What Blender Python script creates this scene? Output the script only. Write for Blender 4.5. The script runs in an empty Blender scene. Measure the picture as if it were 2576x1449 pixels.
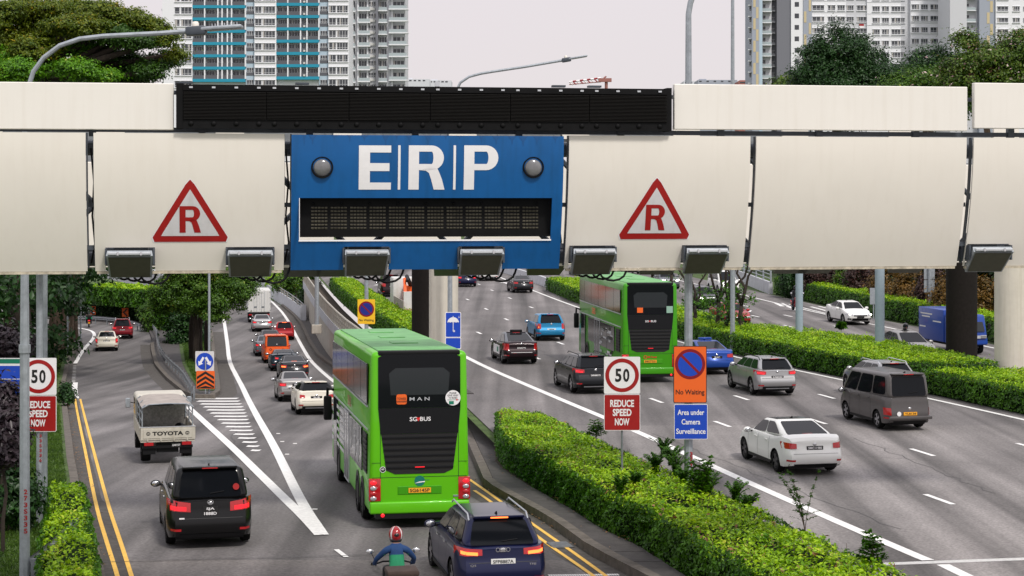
import bpy, bmesh, math, random
import numpy as np
from mathutils import Vector, Matrix
R_=math.radians
rnd=random.Random(7)
rng=np.random.default_rng(7)
sc=bpy.context.scene
# ---------------------------------------------------------------- camera
F=4600.0; CXP=1288.0; HOR=500.0; H=8.1
cd=bpy.data.cameras.new('camera'); cam=bpy.data.objects.new('camera',cd); sc.collection.objects.link(cam)
cam.location=(0,0,H); cam.rotation_euler=(R_(90),0,0)
cd.sensor_width=36; cd.lens=36*F/2576; cd.shift_y=-224.5/2576; cd.clip_end=6000; cd.clip_start=1
sc.camera=cam
# ---------------------------------------------------------------- overcast sky and soft sun
w=bpy.data.worlds.new('World'); sc.world=w; w.use_nodes=True
nt=w.node_tree; N=nt.nodes; Lk=nt.links
bg=N['Background']
SUN_EL,SUN_AZ=R_(52),R_(150)   # azimuth from +Y clockwise: behind and to the right of the camera
sky=N.new('ShaderNodeTexSky'); sky.sky_type='NISHITA'; sky.sun_disc=False
sky.sun_elevation=SUN_EL; sky.sun_rotation=SUN_AZ; sky.air_density=1.0; sky.dust_density=6.0
mulk=N.new('ShaderNodeMixRGB'); mulk.blend_type='MIX'; mulk.inputs[0].default_value=0.93
tc=N.new('ShaderNodeTexCoord'); sx=N.new('ShaderNodeSeparateXYZ')
cr=N.new('ShaderNodeValToRGB')
cr.color_ramp.elements[0].position=0.0; cr.color_ramp.elements[0].color=(8.3,7.75,7.75,1)
cr.color_ramp.elements[1].position=1.0; cr.color_ramp.elements[1].color=(11.6,11.6,12.6,1)
e=cr.color_ramp.elements.new(0.12); e.color=(8.5,7.9,8.2,1)
nz=N.new('ShaderNodeTexNoise'); nz.inputs['Scale'].default_value=3.0; nz.inputs['Detail'].default_value=4
mm=N.new('ShaderNodeMixRGB'); mm.blend_type='MULTIPLY'; mm.inputs[0].default_value=0.07
Lk.new(tc.outputs['Generated'],sx.inputs[0]); Lk.new(sx.outputs['Z'],cr.inputs['Fac'])
Lk.new(tc.outputs['Generated'],nz.inputs['Vector'])
Lk.new(cr.outputs['Color'],mm.inputs[1]); Lk.new(nz.outputs['Fac'],mm.inputs[2])
Lk.new(sky.outputs[0],mulk.inputs[1]); Lk.new(mm.outputs[0],mulk.inputs[2])
Lk.new(mulk.outputs[0],bg.inputs['Color']); bg.inputs['Strength'].default_value=0.10
sd=bpy.data.lights.new('sun','SUN'); sd.energy=2.5; sd.angle=R_(9); sd.color=(1,.95,.88)
so=bpy.data.objects.new('sun',sd); sc.collection.objects.link(so)
sdir=Vector((math.sin(SUN_AZ)*math.cos(SUN_EL),math.cos(SUN_AZ)*math.cos(SUN_EL),math.sin(SUN_EL)))
so.rotation_euler=sdir.to_track_quat('Z','Y').to_euler()
vs=sc.view_settings; vs.view_transform='Standard'; vs.look='None'; vs.exposure=0.07; vs.gamma=1; vs.use_curve_mapping=False
sc.cycles.max_bounces=6; sc.cycles.diffuse_bounces=3; sc.cycles.glossy_bounces=3; sc.cycles.transparent_max_bounces=6
# ---------------------------------------------------------------- materials
M={}
def mat(name,col,rough=.6,metal=0,noise=0,nscale=8,bump=0,bscale=40,coat=0,emit=None,es=0,stretch=None,streak=0,spec=.4):
    m=bpy.data.materials.new(name); m.use_nodes=True; n=m.node_tree.nodes; l=m.node_tree.links; b=n['Principled BSDF']
    c4=(*col,1); b.inputs['Base Color'].default_value=c4; b.inputs['Roughness'].default_value=rough; b.inputs['Metallic'].default_value=metal
    b.inputs['Specular IOR Level'].default_value=spec
    if coat: b.inputs['Coat Weight'].default_value=coat; b.inputs['Coat Roughness'].default_value=.04
    if emit: b.inputs['Emission Color'].default_value=(*emit,1); b.inputs['Emission Strength'].default_value=es
    if noise or bump or streak:
        t=n.new('ShaderNodeTexCoord'); mp=n.new('ShaderNodeMapping'); l.new(t.outputs['Object'],mp.inputs['Vector'])
        if stretch: mp.inputs['Scale'].default_value=stretch
    src=None
    if noise:
        x=n.new('ShaderNodeTexNoise'); x.inputs['Scale'].default_value=nscale; x.inputs['Detail'].default_value=6; x.inputs['Roughness'].default_value=.65
        l.new(mp.outputs[0],x.inputs['Vector'])
        r=n.new('ShaderNodeMapRange'); r.inputs['From Min'].default_value=.3; r.inputs['From Max'].default_value=.7
        r.inputs['To Min'].default_value=1-noise; r.inputs['To Max'].default_value=1+noise
        l.new(x.outputs['Fac'],r.inputs['Value'])
        v=n.new('ShaderNodeVectorMath'); v.operation='SCALE'; v.inputs[0].default_value=col; l.new(r.outputs[0],v.inputs['Scale']); src=v.outputs[0]
        l.new(src,b.inputs['Base Color'])
    if streak:  # vertical weather streaks
        mp2=n.new('ShaderNodeMapping'); l.new(t.outputs['Object'],mp2.inputs['Vector']); mp2.inputs['Scale'].default_value=(5,5,.25)
        x2=n.new('ShaderNodeTexNoise'); x2.inputs['Scale'].default_value=1.6; x2.inputs['Detail'].default_value=5; l.new(mp2.outputs[0],x2.inputs['Vector'])
        r2=n.new('ShaderNodeMapRange'); r2.inputs['From Min'].default_value=.5; r2.inputs['From Max'].default_value=.75; r2.inputs['To Min'].default_value=0; r2.inputs['To Max'].default_value=streak
        l.new(x2.outputs['Fac'],r2.inputs['Value'])
        mx=n.new('ShaderNodeMixRGB'); l.new(r2.outputs[0],mx.inputs[0])
        if src: l.new(src,mx.inputs[1])
        else: mx.inputs[1].default_value=c4
        mx.inputs[2].default_value=(col[0]*.62,col[1]*.56,col[2]*.46,1)
        l.new(mx.outputs[0],b.inputs['Base Color'])
    if bump:
        x3=n.new('ShaderNodeTexNoise'); x3.inputs['Scale'].default_value=bscale; x3.inputs['Detail'].default_value=4; l.new(mp.outputs[0],x3.inputs['Vector'])
        bp=n.new('ShaderNodeBump'); bp.inputs['Strength'].default_value=bump; bp.inputs['Distance'].default_value=.02
        l.new(x3.outputs['Fac'],bp.inputs['Height']); l.new(bp.outputs[0],b.inputs['Normal'])
    M[name]=m; return m
def asphalt(name,col,ang,amp=.22):
    """worn asphalt: aggregate speckle, patches, tyre-track streaks along the lanes"""
    m=mat(name,col,.85,noise=0); n=m.node_tree.nodes; l=m.node_tree.links; b=n['Principled BSDF']
    t=n.new('ShaderNodeTexCoord')
    def nz(scale,det,sc3,rot=0):
        mp=n.new('ShaderNodeMapping'); mp.inputs['Rotation'].default_value=(0,0,rot); mp.inputs['Scale'].default_value=sc3
        l.new(t.outputs['Object'],mp.inputs['Vector']); x=n.new('ShaderNodeTexNoise'); x.inputs['Scale'].default_value=scale; x.inputs['Detail'].default_value=det
        l.new(mp.outputs[0],x.inputs['Vector']); return x.outputs['Fac']
    a=nz(1.0,3,(.85,.012,1),ang); c=nz(.35,5,(1,.5,1),ang); d=nz(14,8,(1,1,1))
    def mr(s,lo,hi,f0=.3,f1=.7):
        r=n.new('ShaderNodeMapRange'); r.inputs['From Min'].default_value=f0; r.inputs['From Max'].default_value=f1; r.inputs['To Min'].default_value=lo; r.inputs['To Max'].default_value=hi; l.new(s,r.inputs['Value']); return r.outputs[0]
    def mul(p,q):
        x=n.new('ShaderNodeMath'); x.operation='MULTIPLY'; l.new(p,x.inputs[0]); l.new(q,x.inputs[1]); return x.outputs[0]
    f=mul(mul(mr(a,1-amp*1.5,1+amp),mr(c,1-amp*.6,1+amp*.4)),mr(d,.72,1.28))
    v=n.new('ShaderNodeVectorMath'); v.operation='SCALE'; v.inputs[0].default_value=col; l.new(f,v.inputs['Scale']); l.new(v.outputs[0],b.inputs['Base Color'])
    bp=n.new('ShaderNodeBump'); bp.inputs['Strength'].default_value=.35; bp.inputs['Distance'].default_value=.01; l.new(nz(60,4,(1,1,1)),bp.inputs['Height']); l.new(bp.outputs[0],b.inputs['Normal'])
    return m
def leafmat(name,c1,c2,c3=None,trans=.25,rough=.42):
    m=bpy.data.materials.new(name); m.use_nodes=True; n=m.node_tree.nodes; l=m.node_tree.links; b=n['Principled BSDF']
    g=n.new('ShaderNodeNewGeometry'); r=n.new('ShaderNodeValToRGB')
    r.color_ramp.elements[0].color=(*c1,1); r.color_ramp.elements[1].color=(*c2,1)
    if c3: e=r.color_ramp.elements.new(.93); e.color=(*c2,1); r.color_ramp.elements[-1].color=(*c3,1)
    t=n.new('ShaderNodeTexCoord'); x=n.new('ShaderNodeTexNoise'); x.inputs['Scale'].default_value=.9; x.inputs['Detail'].default_value=3; l.new(t.outputs['Object'],x.inputs['Vector'])
    a=n.new('ShaderNodeMath'); a.operation='MULTIPLY_ADD'; l.new(x.outputs['Fac'],a.inputs[0]); a.inputs[1].default_value=1.3
    s=n.new('ShaderNodeMath'); s.operation='MULTIPLY_ADD'; l.new(g.outputs['Random Per Island'],s.inputs[0]); s.inputs[1].default_value=.75; s.inputs[2].default_value=-.5
    l.new(s.outputs[0],a.inputs[2]); l.new(a.outputs[0],r.inputs['Fac'])
    l.new(r.outputs[0],b.inputs['Base Color']); b.inputs['Roughness'].default_value=rough; b.inputs['Specular IOR Level'].default_value=.3
    tr=n.new('ShaderNodeBsdfTranslucent'); l.new(r.outputs[0],tr.inputs['Color']); mx=n.new('ShaderNodeMixShader'); mx.inputs[0].default_value=trans
    l.new(b.outputs[0],mx.inputs[1]); l.new(tr.outputs[0],mx.inputs[2]); l.new(mx.outputs[0],n['Material Output'].inputs['Surface'])
    M[name]=m; return m
asphalt('asphalt_main',(.162,.149,.146),-.2,.40)
asphalt('asphalt_light',(.195,.180,.174),-.2,.42)
asphalt('asphalt_coarse',(.165,.150,.142),-.2,.25)
asphalt('asphalt_ramp',(.140,.130,.128),-.2,.36)
mat('paint_white',(.74,.73,.71),.6,noise=.16,nscale=9)
mat('paint_yellow',(.78,.46,.07),.6,noise=.15,nscale=9)
mat('kerb',(.115,.10,.085),.9,noise=.35,nscale=3,bump=.4,bscale=20,streak=.5)
mat('gutter',(.075,.067,.06),.9,noise=.35,nscale=4,bump=.3)
mat('slab',(.062,.056,.054),.85,noise=.28,nscale=2.5,bump=.3,bscale=25)
mat('concrete',(.42,.39,.34),.85,noise=.14,nscale=1.5,bump=.2,streak=.6)
mat('concrete_pale',(.46,.47,.50),.85,noise=.12,nscale=1.5,bump=.15,streak=.35)
mat('concrete_dark',(.16,.145,.12),.9,noise=.3,nscale=2,streak=.6)
mat('soil',(.055,.04,.028),.95,noise=.4,nscale=3,bump=.5)
mat('grass_base',(.050,.085,.018),.95,noise=.5,nscale=1.2,bump=.5)
mat('cream',(.775,.735,.665),.45,noise=.02,nscale=.9,streak=.07)
mat('cream_upper',(.765,.735,.68),.45,noise=.02,nscale=.9,streak=.12)
mat('cream_column',(.60,.56,.48),.6,noise=.06,nscale=2,streak=.3)
mat('panel_edge',(.45,.40,.31),.8,noise=.4,nscale=8)
mat('sign_blue',(.004,.095,.30),.4,noise=.10,nscale=1.3,streak=.35)
mat('sign_blue_flat',(.012,.09,.42),.4)
mat('sign_white',(.80,.79,.80),.4,noise=.03)
mat('sign_grey_white',(.62,.61,.62),.4,noise=.05,streak=.25)
mat('sign_red',(.33,.010,.010),.4,noise=.08)
mat('sign_dark_red',(.22,.006,.012),.4)
mat('sign_orange',(.80,.13,.018),.4)
mat('sign_yellow',(.86,.50,.02),.4)
mat('sign_navy',(.012,.022,.22),.4)
mat('sign_royal',(.010,.060,.46),.4)
mat('sign_green',(.008,.19,.11),.4)
mat('black_print',(.012,.012,.012),.5)
mat('black_board',(.006,.006,.0065),.6,noise=.3,nscale=3,streak=.2,spec=.12)
mat('black_slat',(.010,.009,.008),.55,spec=.2)
mat('cell',(.13,.118,.09),.5,noise=.4,nscale=5)
mat('steel_dark',(.055,.065,.08),.5,noise=.2,nscale=3)
mat('galv',(.33,.36,.39),.5,.35,noise=.18,nscale=7)
mat('galv_dark',(.20,.215,.23),.5,.3,noise=.25,nscale=5)
mat('post_blue',(.30,.37,.43),.5,noise=.06)
mat('alu',(.55,.57,.60),.4,.4)
mat('antenna_face',(.085,.084,.062),.5,noise=.1,spec=.2)
mat('lens',(.16,.16,.165),.15,.2,noise=.4,nscale=2)
mat('rubber',(.008,.008,.009),.7,spec=.2)
mat('black_plastic',(.008,.008,.009),.5,spec=.2)
mat('black_column',(.016,.0135,.012),.8,noise=.2,spec=.1)
mat('tyre',(.008,.008,.008),.8,spec=.15)
mat('rim',(.35,.35,.37),.3,.8)
mat('rim_dark',(.05,.05,.055),.35,.7)
mat('glass',(.006,.007,.009),.05,0,spec=.16)
mat('glass_soft',(.022,.026,.03),.1,spec=.35)
mat('chrome',(.65,.66,.68),.15,.9)
mat('tail_red',(.42,.008,.012),.15,coat=.8)
mat('tail_lit',(.6,.01,.02),.3,emit=(1,.02,.03),es=.9)
mat('brake_hot',(.8,.1,.03),.3,emit=(1,.17,.03),es=3.0)
mat('amber',(.8,.25,.02),.3,emit=(1,.3,.03),es=.8)
mat('head_lit',(.9,.9,.85),.2,emit=(1,.97,.85),es=4.5)
mat('clear_lamp',(.45,.45,.47),.12,.5)
mat('plate_black',(.012,.012,.012),.5); mat('plate_white',(.72,.72,.70),.5); mat('plate_orange',(.85,.38,.02),.5)
mat('bark',(.12,.085,.06),.95,noise=.35,nscale=6,bump=.6,bscale=12)
mat('bark_dark',(.035,.026,.02),.95,noise=.3,nscale=5,bump=.6,bscale=12)
mat('core_green',(.008,.020,.004),.95,spec=.1)
mat('core_dark',(.005,.009,.004),.95,spec=.1)
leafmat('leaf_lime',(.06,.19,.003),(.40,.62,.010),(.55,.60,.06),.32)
leafmat('leaf_green',(.008,.042,.002),(.085,.23,.006),None,.25)  # darkened so hedge sides look shaded; ordinary leaf green elsewhere
leafmat('leaf_mid',(.018,.06,.005),(.09,.19,.012),(.24,.29,.03),.25)
leafmat('leaf_dark',(.007,.028,.006),(.028,.085,.014),None,.2)
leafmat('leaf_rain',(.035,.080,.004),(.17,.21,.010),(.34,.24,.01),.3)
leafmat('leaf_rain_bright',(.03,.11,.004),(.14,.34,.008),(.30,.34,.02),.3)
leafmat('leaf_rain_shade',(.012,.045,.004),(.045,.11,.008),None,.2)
leafmat('leaf_brown',(.05,.040,.006),(.19,.095,.012),None,.2)
leafmat('leaf_red',(.022,.012,.010),(.06,.025,.018),None,.15)
leafmat('leaf_purple',(.012,.008,.011),(.045,.030,.038),None,.15,.35)
leafmat('leaf_flower',(.45,.25,.27),(.65,.52,.5),None,.2)
leafmat('leaf_olive',(.02,.06,.006),(.11,.18,.012),(.32,.18,.12),.2)
leafmat('leaf_dead',(.10,.045,.015),(.30,.16,.06),None,.1)
leafmat('grass_blade',(.035,.085,.012),(.11,.20,.025),None,.3)
# ---------------------------------------------------------------- mesh helper
_font={}
def font_mesh(s,bold=0.0):
    k=(s,bold)
    if k in _font: return _font[k]
    cu=bpy.data.curves.new('t','FONT'); cu.body=s; cu.offset=bold; cu.resolution_u=3; cu.fill_mode='BOTH' if False else 'FRONT'
    ob=bpy.data.objects.new('t',cu); sc.collection.objects.link(ob)
    dg=bpy.context.evaluated_depsgraph_get(); me=bpy.data.meshes.new_from_object(ob.evaluated_get(dg))
    v=[tuple(p.co) for p in me.vertices]; f=[tuple(p.vertices) for p in me.polygons]
    bpy.data.objects.remove(ob); bpy.data.curves.remove(cu); bpy.data.meshes.remove(me)
    xs=[p[0] for p in v] or [0,1]; ys=[p[1] for p in v] or [0,1]
    _font[k]=(v,f,(min(xs),max(xs),min(ys),max(ys))); return _font[k]
class MB:
    def __init__(s): s.v=[]; s.f=[]; s.m=[]; s.mats=[]
    def mi(s,m):
        if m not in s.mats: s.mats.append(m)
        return s.mats.index(m)
    def add(s,vs,fs,m):
        o=len(s.v); s.v+= [tuple(p) for p in vs]; i=s.mi(m)
        for f in fs: s.f.append(tuple(o+k for k in f)); s.m.append(i)
    def quad(s,a,b,c,d,m): s.add([a,b,c,d],[(0,1,2,3)],m)
    def box(s,x0,x1,y0,y1,z0,z1,m):
        s.add([(x0,y0,z0),(x1,y0,z0),(x1,y1,z0),(x0,y1,z0),(x0,y0,z1),(x1,y0,z1),(x1,y1,z1),(x0,y1,z1)],
              [(0,3,2,1),(4,5,6,7),(0,1,5,4),(1,2,6,5),(2,3,7,6),(3,0,4,7)],m)
    def hexa(s,p,m): s.add(p,[(0,3,2,1),(4,5,6,7),(0,1,5,4),(1,2,6,5),(2,3,7,6),(3,0,4,7)],m)
    def rbox(s,x0,x1,y0,y1,z0,z1,m,r=.05,seg=2,fn=None):
        bm=bmesh.new(); bmesh.ops.create_cube(bm,size=1)
        for v in bm.verts: v.co=Vector((x0+(v.co.x+.5)*(x1-x0),y0+(v.co.y+.5)*(y1-y0),z0+(v.co.z+.5)*(z1-z0)))
        if fn:
            for v in bm.verts: v.co=Vector(fn(v.co))
        bmesh.ops.bevel(bm,geom=bm.edges[:],offset=r,segments=seg,affect='EDGES',profile=.5)
        bm.verts.index_update(); s.add([v.co[:] for v in bm.verts],[tuple(q.index for q in f.verts) for f in bm.faces],m); bm.free()
    def tube(s,pts,r,m,n=8,cap=True):
        pts=[Vector(p) for p in pts]; rs=r if isinstance(r,(list,tuple)) else [r]*len(pts)
        vs=[]; up=None
        for i,p in enumerate(pts):
            d=(pts[min(i+1,len(pts)-1)]-pts[max(i-1,0)]).normalized()
            if up is None: up=Vector((1,0,0)) if abs(d.x)<.9 else Vector((0,0,1))
            a=(up-d*up.dot(d)).normalized(); b=d.cross(a); up=a
            for k in range(n):
                t=2*math.pi*k/n; vs.append(p+(a*math.cos(t)+b*math.sin(t))*rs[i])
        fs=[(i*n+k,i*n+(k+1)%n,(i+1)*n+(k+1)%n,(i+1)*n+k) for i in range(len(pts)-1) for k in range(n)]
        if cap: fs+= [tuple(range(n))[::-1],tuple((len(pts)-1)*n+k for k in range(n))]
        s.add(vs,fs,m)
    def ell(s,c,r,m,nu=10,nv=7):
        vs=[(c[0],c[1],c[2]-r[2])]
        for j in range(1,nv):
            ph=-math.pi/2+math.pi*j/nv
            for i in range(nu):
                th=2*math.pi*i/nu; vs.append((c[0]+r[0]*math.cos(ph)*math.cos(th),c[1]+r[1]*math.cos(ph)*math.sin(th),c[2]+r[2]*math.sin(ph)))
        vs.append((c[0],c[1],c[2]+r[2])); T=len(vs)-1
        fs=[(0,1+(i+1)%nu,1+i) for i in range(nu)]
        for j in range(nv-2):
            for i in range(nu): a=1+j*nu; fs.append((a+i,a+(i+1)%nu,a+nu+(i+1)%nu,a+nu+i))
        a=1+(nv-2)*nu; fs+=[(a+i,a+(i+1)%nu,T) for i in range(nu)]
        s.add(vs,fs,m)
    # flat shapes in the x-z plane facing -y
    def poly(s,pts,y,m): s.add([(p[0],y,p[1]) for p in pts],[tuple(range(len(pts)))],m)
    def plate(s,pts,y0,y1,m):
        n=len(pts); s.add([(p[0],y0,p[1]) for p in pts]+[(p[0],y1,p[1]) for p in pts],[tuple(range(n)),tuple(range(2*n-1,n-1,-1))]+[(i,n+i,n+(i+1)%n,(i+1)%n) for i in range(n)],m)
    def ring(s,cx,cz,r0,r1,y,m,n=40,sq=1):
        vs=[(cx+r*math.cos(2*math.pi*k/n),y,cz+sq*r*math.sin(2*math.pi*k/n)) for r in (r0,r1) for k in range(n)]
        s.add(vs,[(k,(k+1)%n,n+(k+1)%n,n+k) for k in range(n)],m)
    def text(s,t,cx,cz,wd,ht,y,m,bold=.02,tf=None):
        v,f,(a,b,c,d)=font_mesh(t,bold)
        tf=tf or (lambda x,z:(x,y,z))
        s.add([tf(cx+((p[0]-a)/(b-a)-.5)*wd, cz+((p[1]-c)/max(d-c,1e-6)-.5)*ht) for p in v],f,m)
    def build(s,name,parent=None,smooth=False,bevel=0,**props):
        me=bpy.data.meshes.new(name); me.from_pydata(s.v,[],s.f)
        for m in s.mats: me.materials.append(M[m])
        me.polygons.foreach_set('material_index',s.m)
        if smooth:
            me.polygons.foreach_set('use_smooth',[True]*len(s.f))
            if smooth!='all': me.set_sharp_from_angle(angle=R_(38))
        me.update()
        ob=bpy.data.objects.new(name,me); sc.collection.objects.link(ob)
        if parent: ob.parent=parent
        for k,vv in props.items(): ob[k]=vv
        return ob
def circ(cx,cz,r,n=32,sq=1): return [(cx+r*math.cos(2*math.pi*k/n),cz+sq*r*math.sin(2*math.pi*k/n)) for k in range(n)]
def rrect(x0,x1,z0,z1,r,n=4):
    o=[]
    for cx,cz,a in ((x1-r,z0+r,-90),(x1-r,z1-r,0),(x0+r,z1-r,90),(x0+r,z0+r,180)):
        for k in range(n+1): t=R_(a+90*k/n); o.append((cx+r*math.cos(t),cz+r*math.sin(t)))
    return o
def tag(o,label=None,cat=None,group=None,kind=None):
    if label: o['label']=label
    if cat: o['category']=cat
    if group: o['group']=group
    if kind: o['kind']=kind
    return o
def empty(name,loc=(0,0,0),rz=0,**k):
    o=bpy.data.objects.new(name,None); sc.collection.objects.link(o); o.location=loc; o.rotation_euler=(0,0,rz); o.empty_display_size=.2
    return tag(o,**k)
def copy_tree(o,parent=None):
    c=o.copy(); sc.collection.objects.link(c)
    if parent: c.parent=parent
    for ch in list(o.children): copy_tree(ch,c)
    return c
# ---------------------------------------------------------------- where photo points lie on the ground
def interp(x,pts):
    if x<=pts[0][0]: return pts[0][1]
    for (a,b),(c,d) in zip(pts,pts[1:]):
        if x<=c: return b+(d-b)*(x-a)/(c-a)
    return pts[-1][1]
ZL=[(0,0),(42,0),(58,-.38),(66,-.72),(75,-1.2),(96,-2.3),(115,-3.2),(135,-3.75),(155,-3.9),(3000,-3.9)]
def zL(Y): return sum(interp(Y+d,ZL) for d in (-4,-2,0,2,4))/5
def zH(Y): return zL(Y)*.7
def zR(Y): return 0.0
def at(x,y,h=0.0,surf=zR):
    lo,hi=5.0,900.0
    for _ in range(50):
        mid=(lo+hi)/2; g=H-(y-HOR)/F*mid-surf(mid)-h
        if g>0: lo=mid
        else: hi=mid
    return Vector(((x-CXP)/F*lo,lo,surf(lo)+h))
def atd(x,y,Y): return Vector(((x-CXP)/F*Y,Y,H-(y-HOR)/F*Y))
def P(pts,h=0.0,surf=zR): return [at(x,y,h,surf) for x,y in pts]
def xs_of(path):
    p=sorted([(v.y,v.x) for v in path])
    def f(Y):
        if Y<p[0][0]:
            (a,b),(c,d)=p[0],p[1]; return b+(d-b)*(Y-a)/(c-a)
        if Y>p[-1][0]:
            (a,b),(c,d)=p[-2],p[-1]; return b+(d-b)*(Y-a)/(c-a)
        return interp(Y,p)
    return f
def sheet(name,fl,fr,Y0,Y1,m,off=0,surf=zR,step=2.5,parent=None,thick=0,nx=1,**pr):
    mb=MB(); n=max(1,int((Y1-Y0)/step)); ys=[Y0+(Y1-Y0)*i/n for i in range(n+1)]; V=[]
    for Y in ys:
        a,b=fl(Y),fr(Y)
        for k in range(nx+1): V.append((a+(b-a)*k/nx,Y,surf(Y)+off))
    fs=[]
    for i in range(n):
        for k in range(nx):
            a=i*(nx+1)+k; fs.append((a,a+1,a+nx+2,a+nx+1))
    if thick:
        T=len(V); V+=[(x,y,z-thick) for x,y,z in V]
        for i in range(n):
            a=i*(nx+1); b=a+nx; fs.append((a,a+nx+1,T+a+nx+1,T+a)); fs.append((b+nx+1,b,T+b,T+b+nx+1))
        fs.append(tuple(list(range(nx+1))[::-1]+[T+k for k in range(nx+1)]))
    mb.add(V,fs,m); return mb.build(name,parent,**pr)
def ribbon(mb,path,wd,m,dz=0.0):
    V=[]; n=len(path)
    for i,p in enumerate(path):
        d=(path[min(i+1,n-1)]-path[max(i-1,0)]); d.z=0; d.normalize(); s=Vector((d.y,-d.x,0))*wd/2
        V+=[p+s+Vector((0,0,dz)),p-s+Vector((0,0,dz))]
    mb.add(V,[(2*i,2*i+2,2*i+3,2*i+1) for i in range(n-1)],m)
def dense(path,step,surf=None,h=0):
    o=[]
    for a,b in zip(path,path[1:]):
        n=max(1,int((b-a).length/step))
        for i in range(n):
            p=a.lerp(b,i/n)
            if surf: p.z=surf(p.y)+h
            o.append(p)
    o.append(path[-1].copy()); return o
def smooth_path(path,it=2):
    for _ in range(it):
        q=[path[0]]
        for a,b in zip(path,path[1:]): q+=[a.lerp(b,.25),a.lerp(b,.75)]
        q.append(path[-1]); path=q
    return path
# ================================================================ ground and roads
XB=[(0,3.2),(40,3.2),(59,-.3),(75,-2.6),(92,-5.8),(108.7,-8.95),(121.6,-11.3),(146,-15.1),(168,-18.3),(196,-22.3),(300,-38),(3000,-400)]
xb=lambda Y:interp(Y,XB)
sheet('ground',lambda Y:-1500,lambda Y:xb(Y)+.02,-20,70,'grass_base',-.06,zL,6,kind='structure')
sheet('ground',lambda Y:-1500,lambda Y:xb(Y)+.02,70,200,'soil',-.06,zL,6,kind='structure')
sheet('ground',lambda Y:-1500,lambda Y:xb(Y)+.02,200,3000,'grass_base',-.06,zL,200,kind='structure')
sheet('ground',lambda Y:xb(Y)+interp(Y,[(92,0),(96,1.3),(200,1.3),(260,0)]),lambda Y:1500,-20,3000,'grass_base',-.06,zR,4,kind='structure') if False else sheet('ground',lambda Y:xb(Y)+(1.3 if Y>92 else 0),lambda Y:1500,-20,320,'grass_base',-.06,zR,4,kind='structure')
sheet('ground',lambda Y:xb(Y),lambda Y:1500,320,3000,'grass_base',-.06,zR,100,kind='structure')
sheet('ground',lambda Y:xb(Y)-.1,lambda Y:xb(Y)+1.6,90,200,'soil',-.75,zR,3,kind='structure')
hedgeR_front=xs_of(P([(1933,739),(2096,775),(2222,805),(2337,826),(2576,885)]))
XO=lambda Y:interp(Y,[(93,.3),(97,1.5),(200,1.5)])
road=sheet('expressway',lambda Y:xb(Y)+XO(Y),hedgeR_front,20,330,'asphalt_main',-.02,zR,3,nx=2,kind='structure')
verge_r=xs_of(P([(265,1449),(222,1253),(205,1236),(200,1195),(188,1121)])+P([(175,1063),(167,1000),(164,973),(172,930),(175,910),(197,874),(230,850),(229,841),(208,830.6),(189,826.5),(100,822)],0,zL))
midkerb=xs_of(P([(1575,1443),(1479,1390.6),(1374,1305),(1265,1236),(1216,1203)])+P([(1150,1130),(1000,1020),(830,921),(794,893.5),(772.5,858),(756,819.6),(737,795),(685,751)],0,zL))
ramp=sheet('slip_road',lambda Y:-90,lambda Y:min(xb(Y),midkerb(Y)),20,215,'asphalt_ramp',-.02,zL,.5,nx=3,kind='structure')
# left grass verge with kerb
sheet('grass_verge',lambda Y:-80,lambda Y:verge_r(Y)-.15,20,148,'grass_base',.14,zL,2,nx=2,kind='structure')
def kerb(name,fx,side,Y0,Y1,surf,wd=.28,hgt=.15,gut=.5,base=0.0,gmat='gutter',seg=2.0,mk='kerb'):
    """kerb stones one by one plus gutter strip"""
    root=empty(name,(fx(Y0),Y0,surf(Y0)+base)); root['kind']='structure'
    Y=Y0; o=root.location
    while Y<Y1-.01:
        Y2=min(Y+seg,Y1)-.012; a,b=fx(Y),fx(Y2); mb=MB(); z1,z2=surf(Y)+base,surf(Y2)+base; s=side
        p=[(a,Y,z1-.1),(a+s*wd,Y,z1-.1),(b+s*wd,Y2,z2-.1),(b,Y2,z2-.1),(a+s*.03,Y,z1+hgt),(a+s*wd,Y,z1+hgt),(b+s*wd,Y2,z2+hgt),(b+s*.03,Y2,z2+hgt)]
        p=[(q[0]-o.x,q[1]-o.y,q[2]-o.z) for q in p]
        if s<0: p=[p[1],p[0],p[3],p[2],p[5],p[4],p[7],p[6]]
        mb.hexa(p,mk); mb.build('kerb_stone',root); Y+=seg
    if gut:
        g=sheet('gutter',lambda Y:fx(Y)-(gut if side>0 else 0)-o.x,lambda Y:fx(Y)+(gut if side<0 else 0)-o.x,Y0,Y1,gmat,-.0145+base,surf,.5)
        for v in g.data.vertices: v.co.y-=o.y; v.co.z-=o.z
        g.parent=root
    return root
kerb('road_kerb',verge_r,-1,22,146,zL,seg=2.5,gut=.55)
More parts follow.
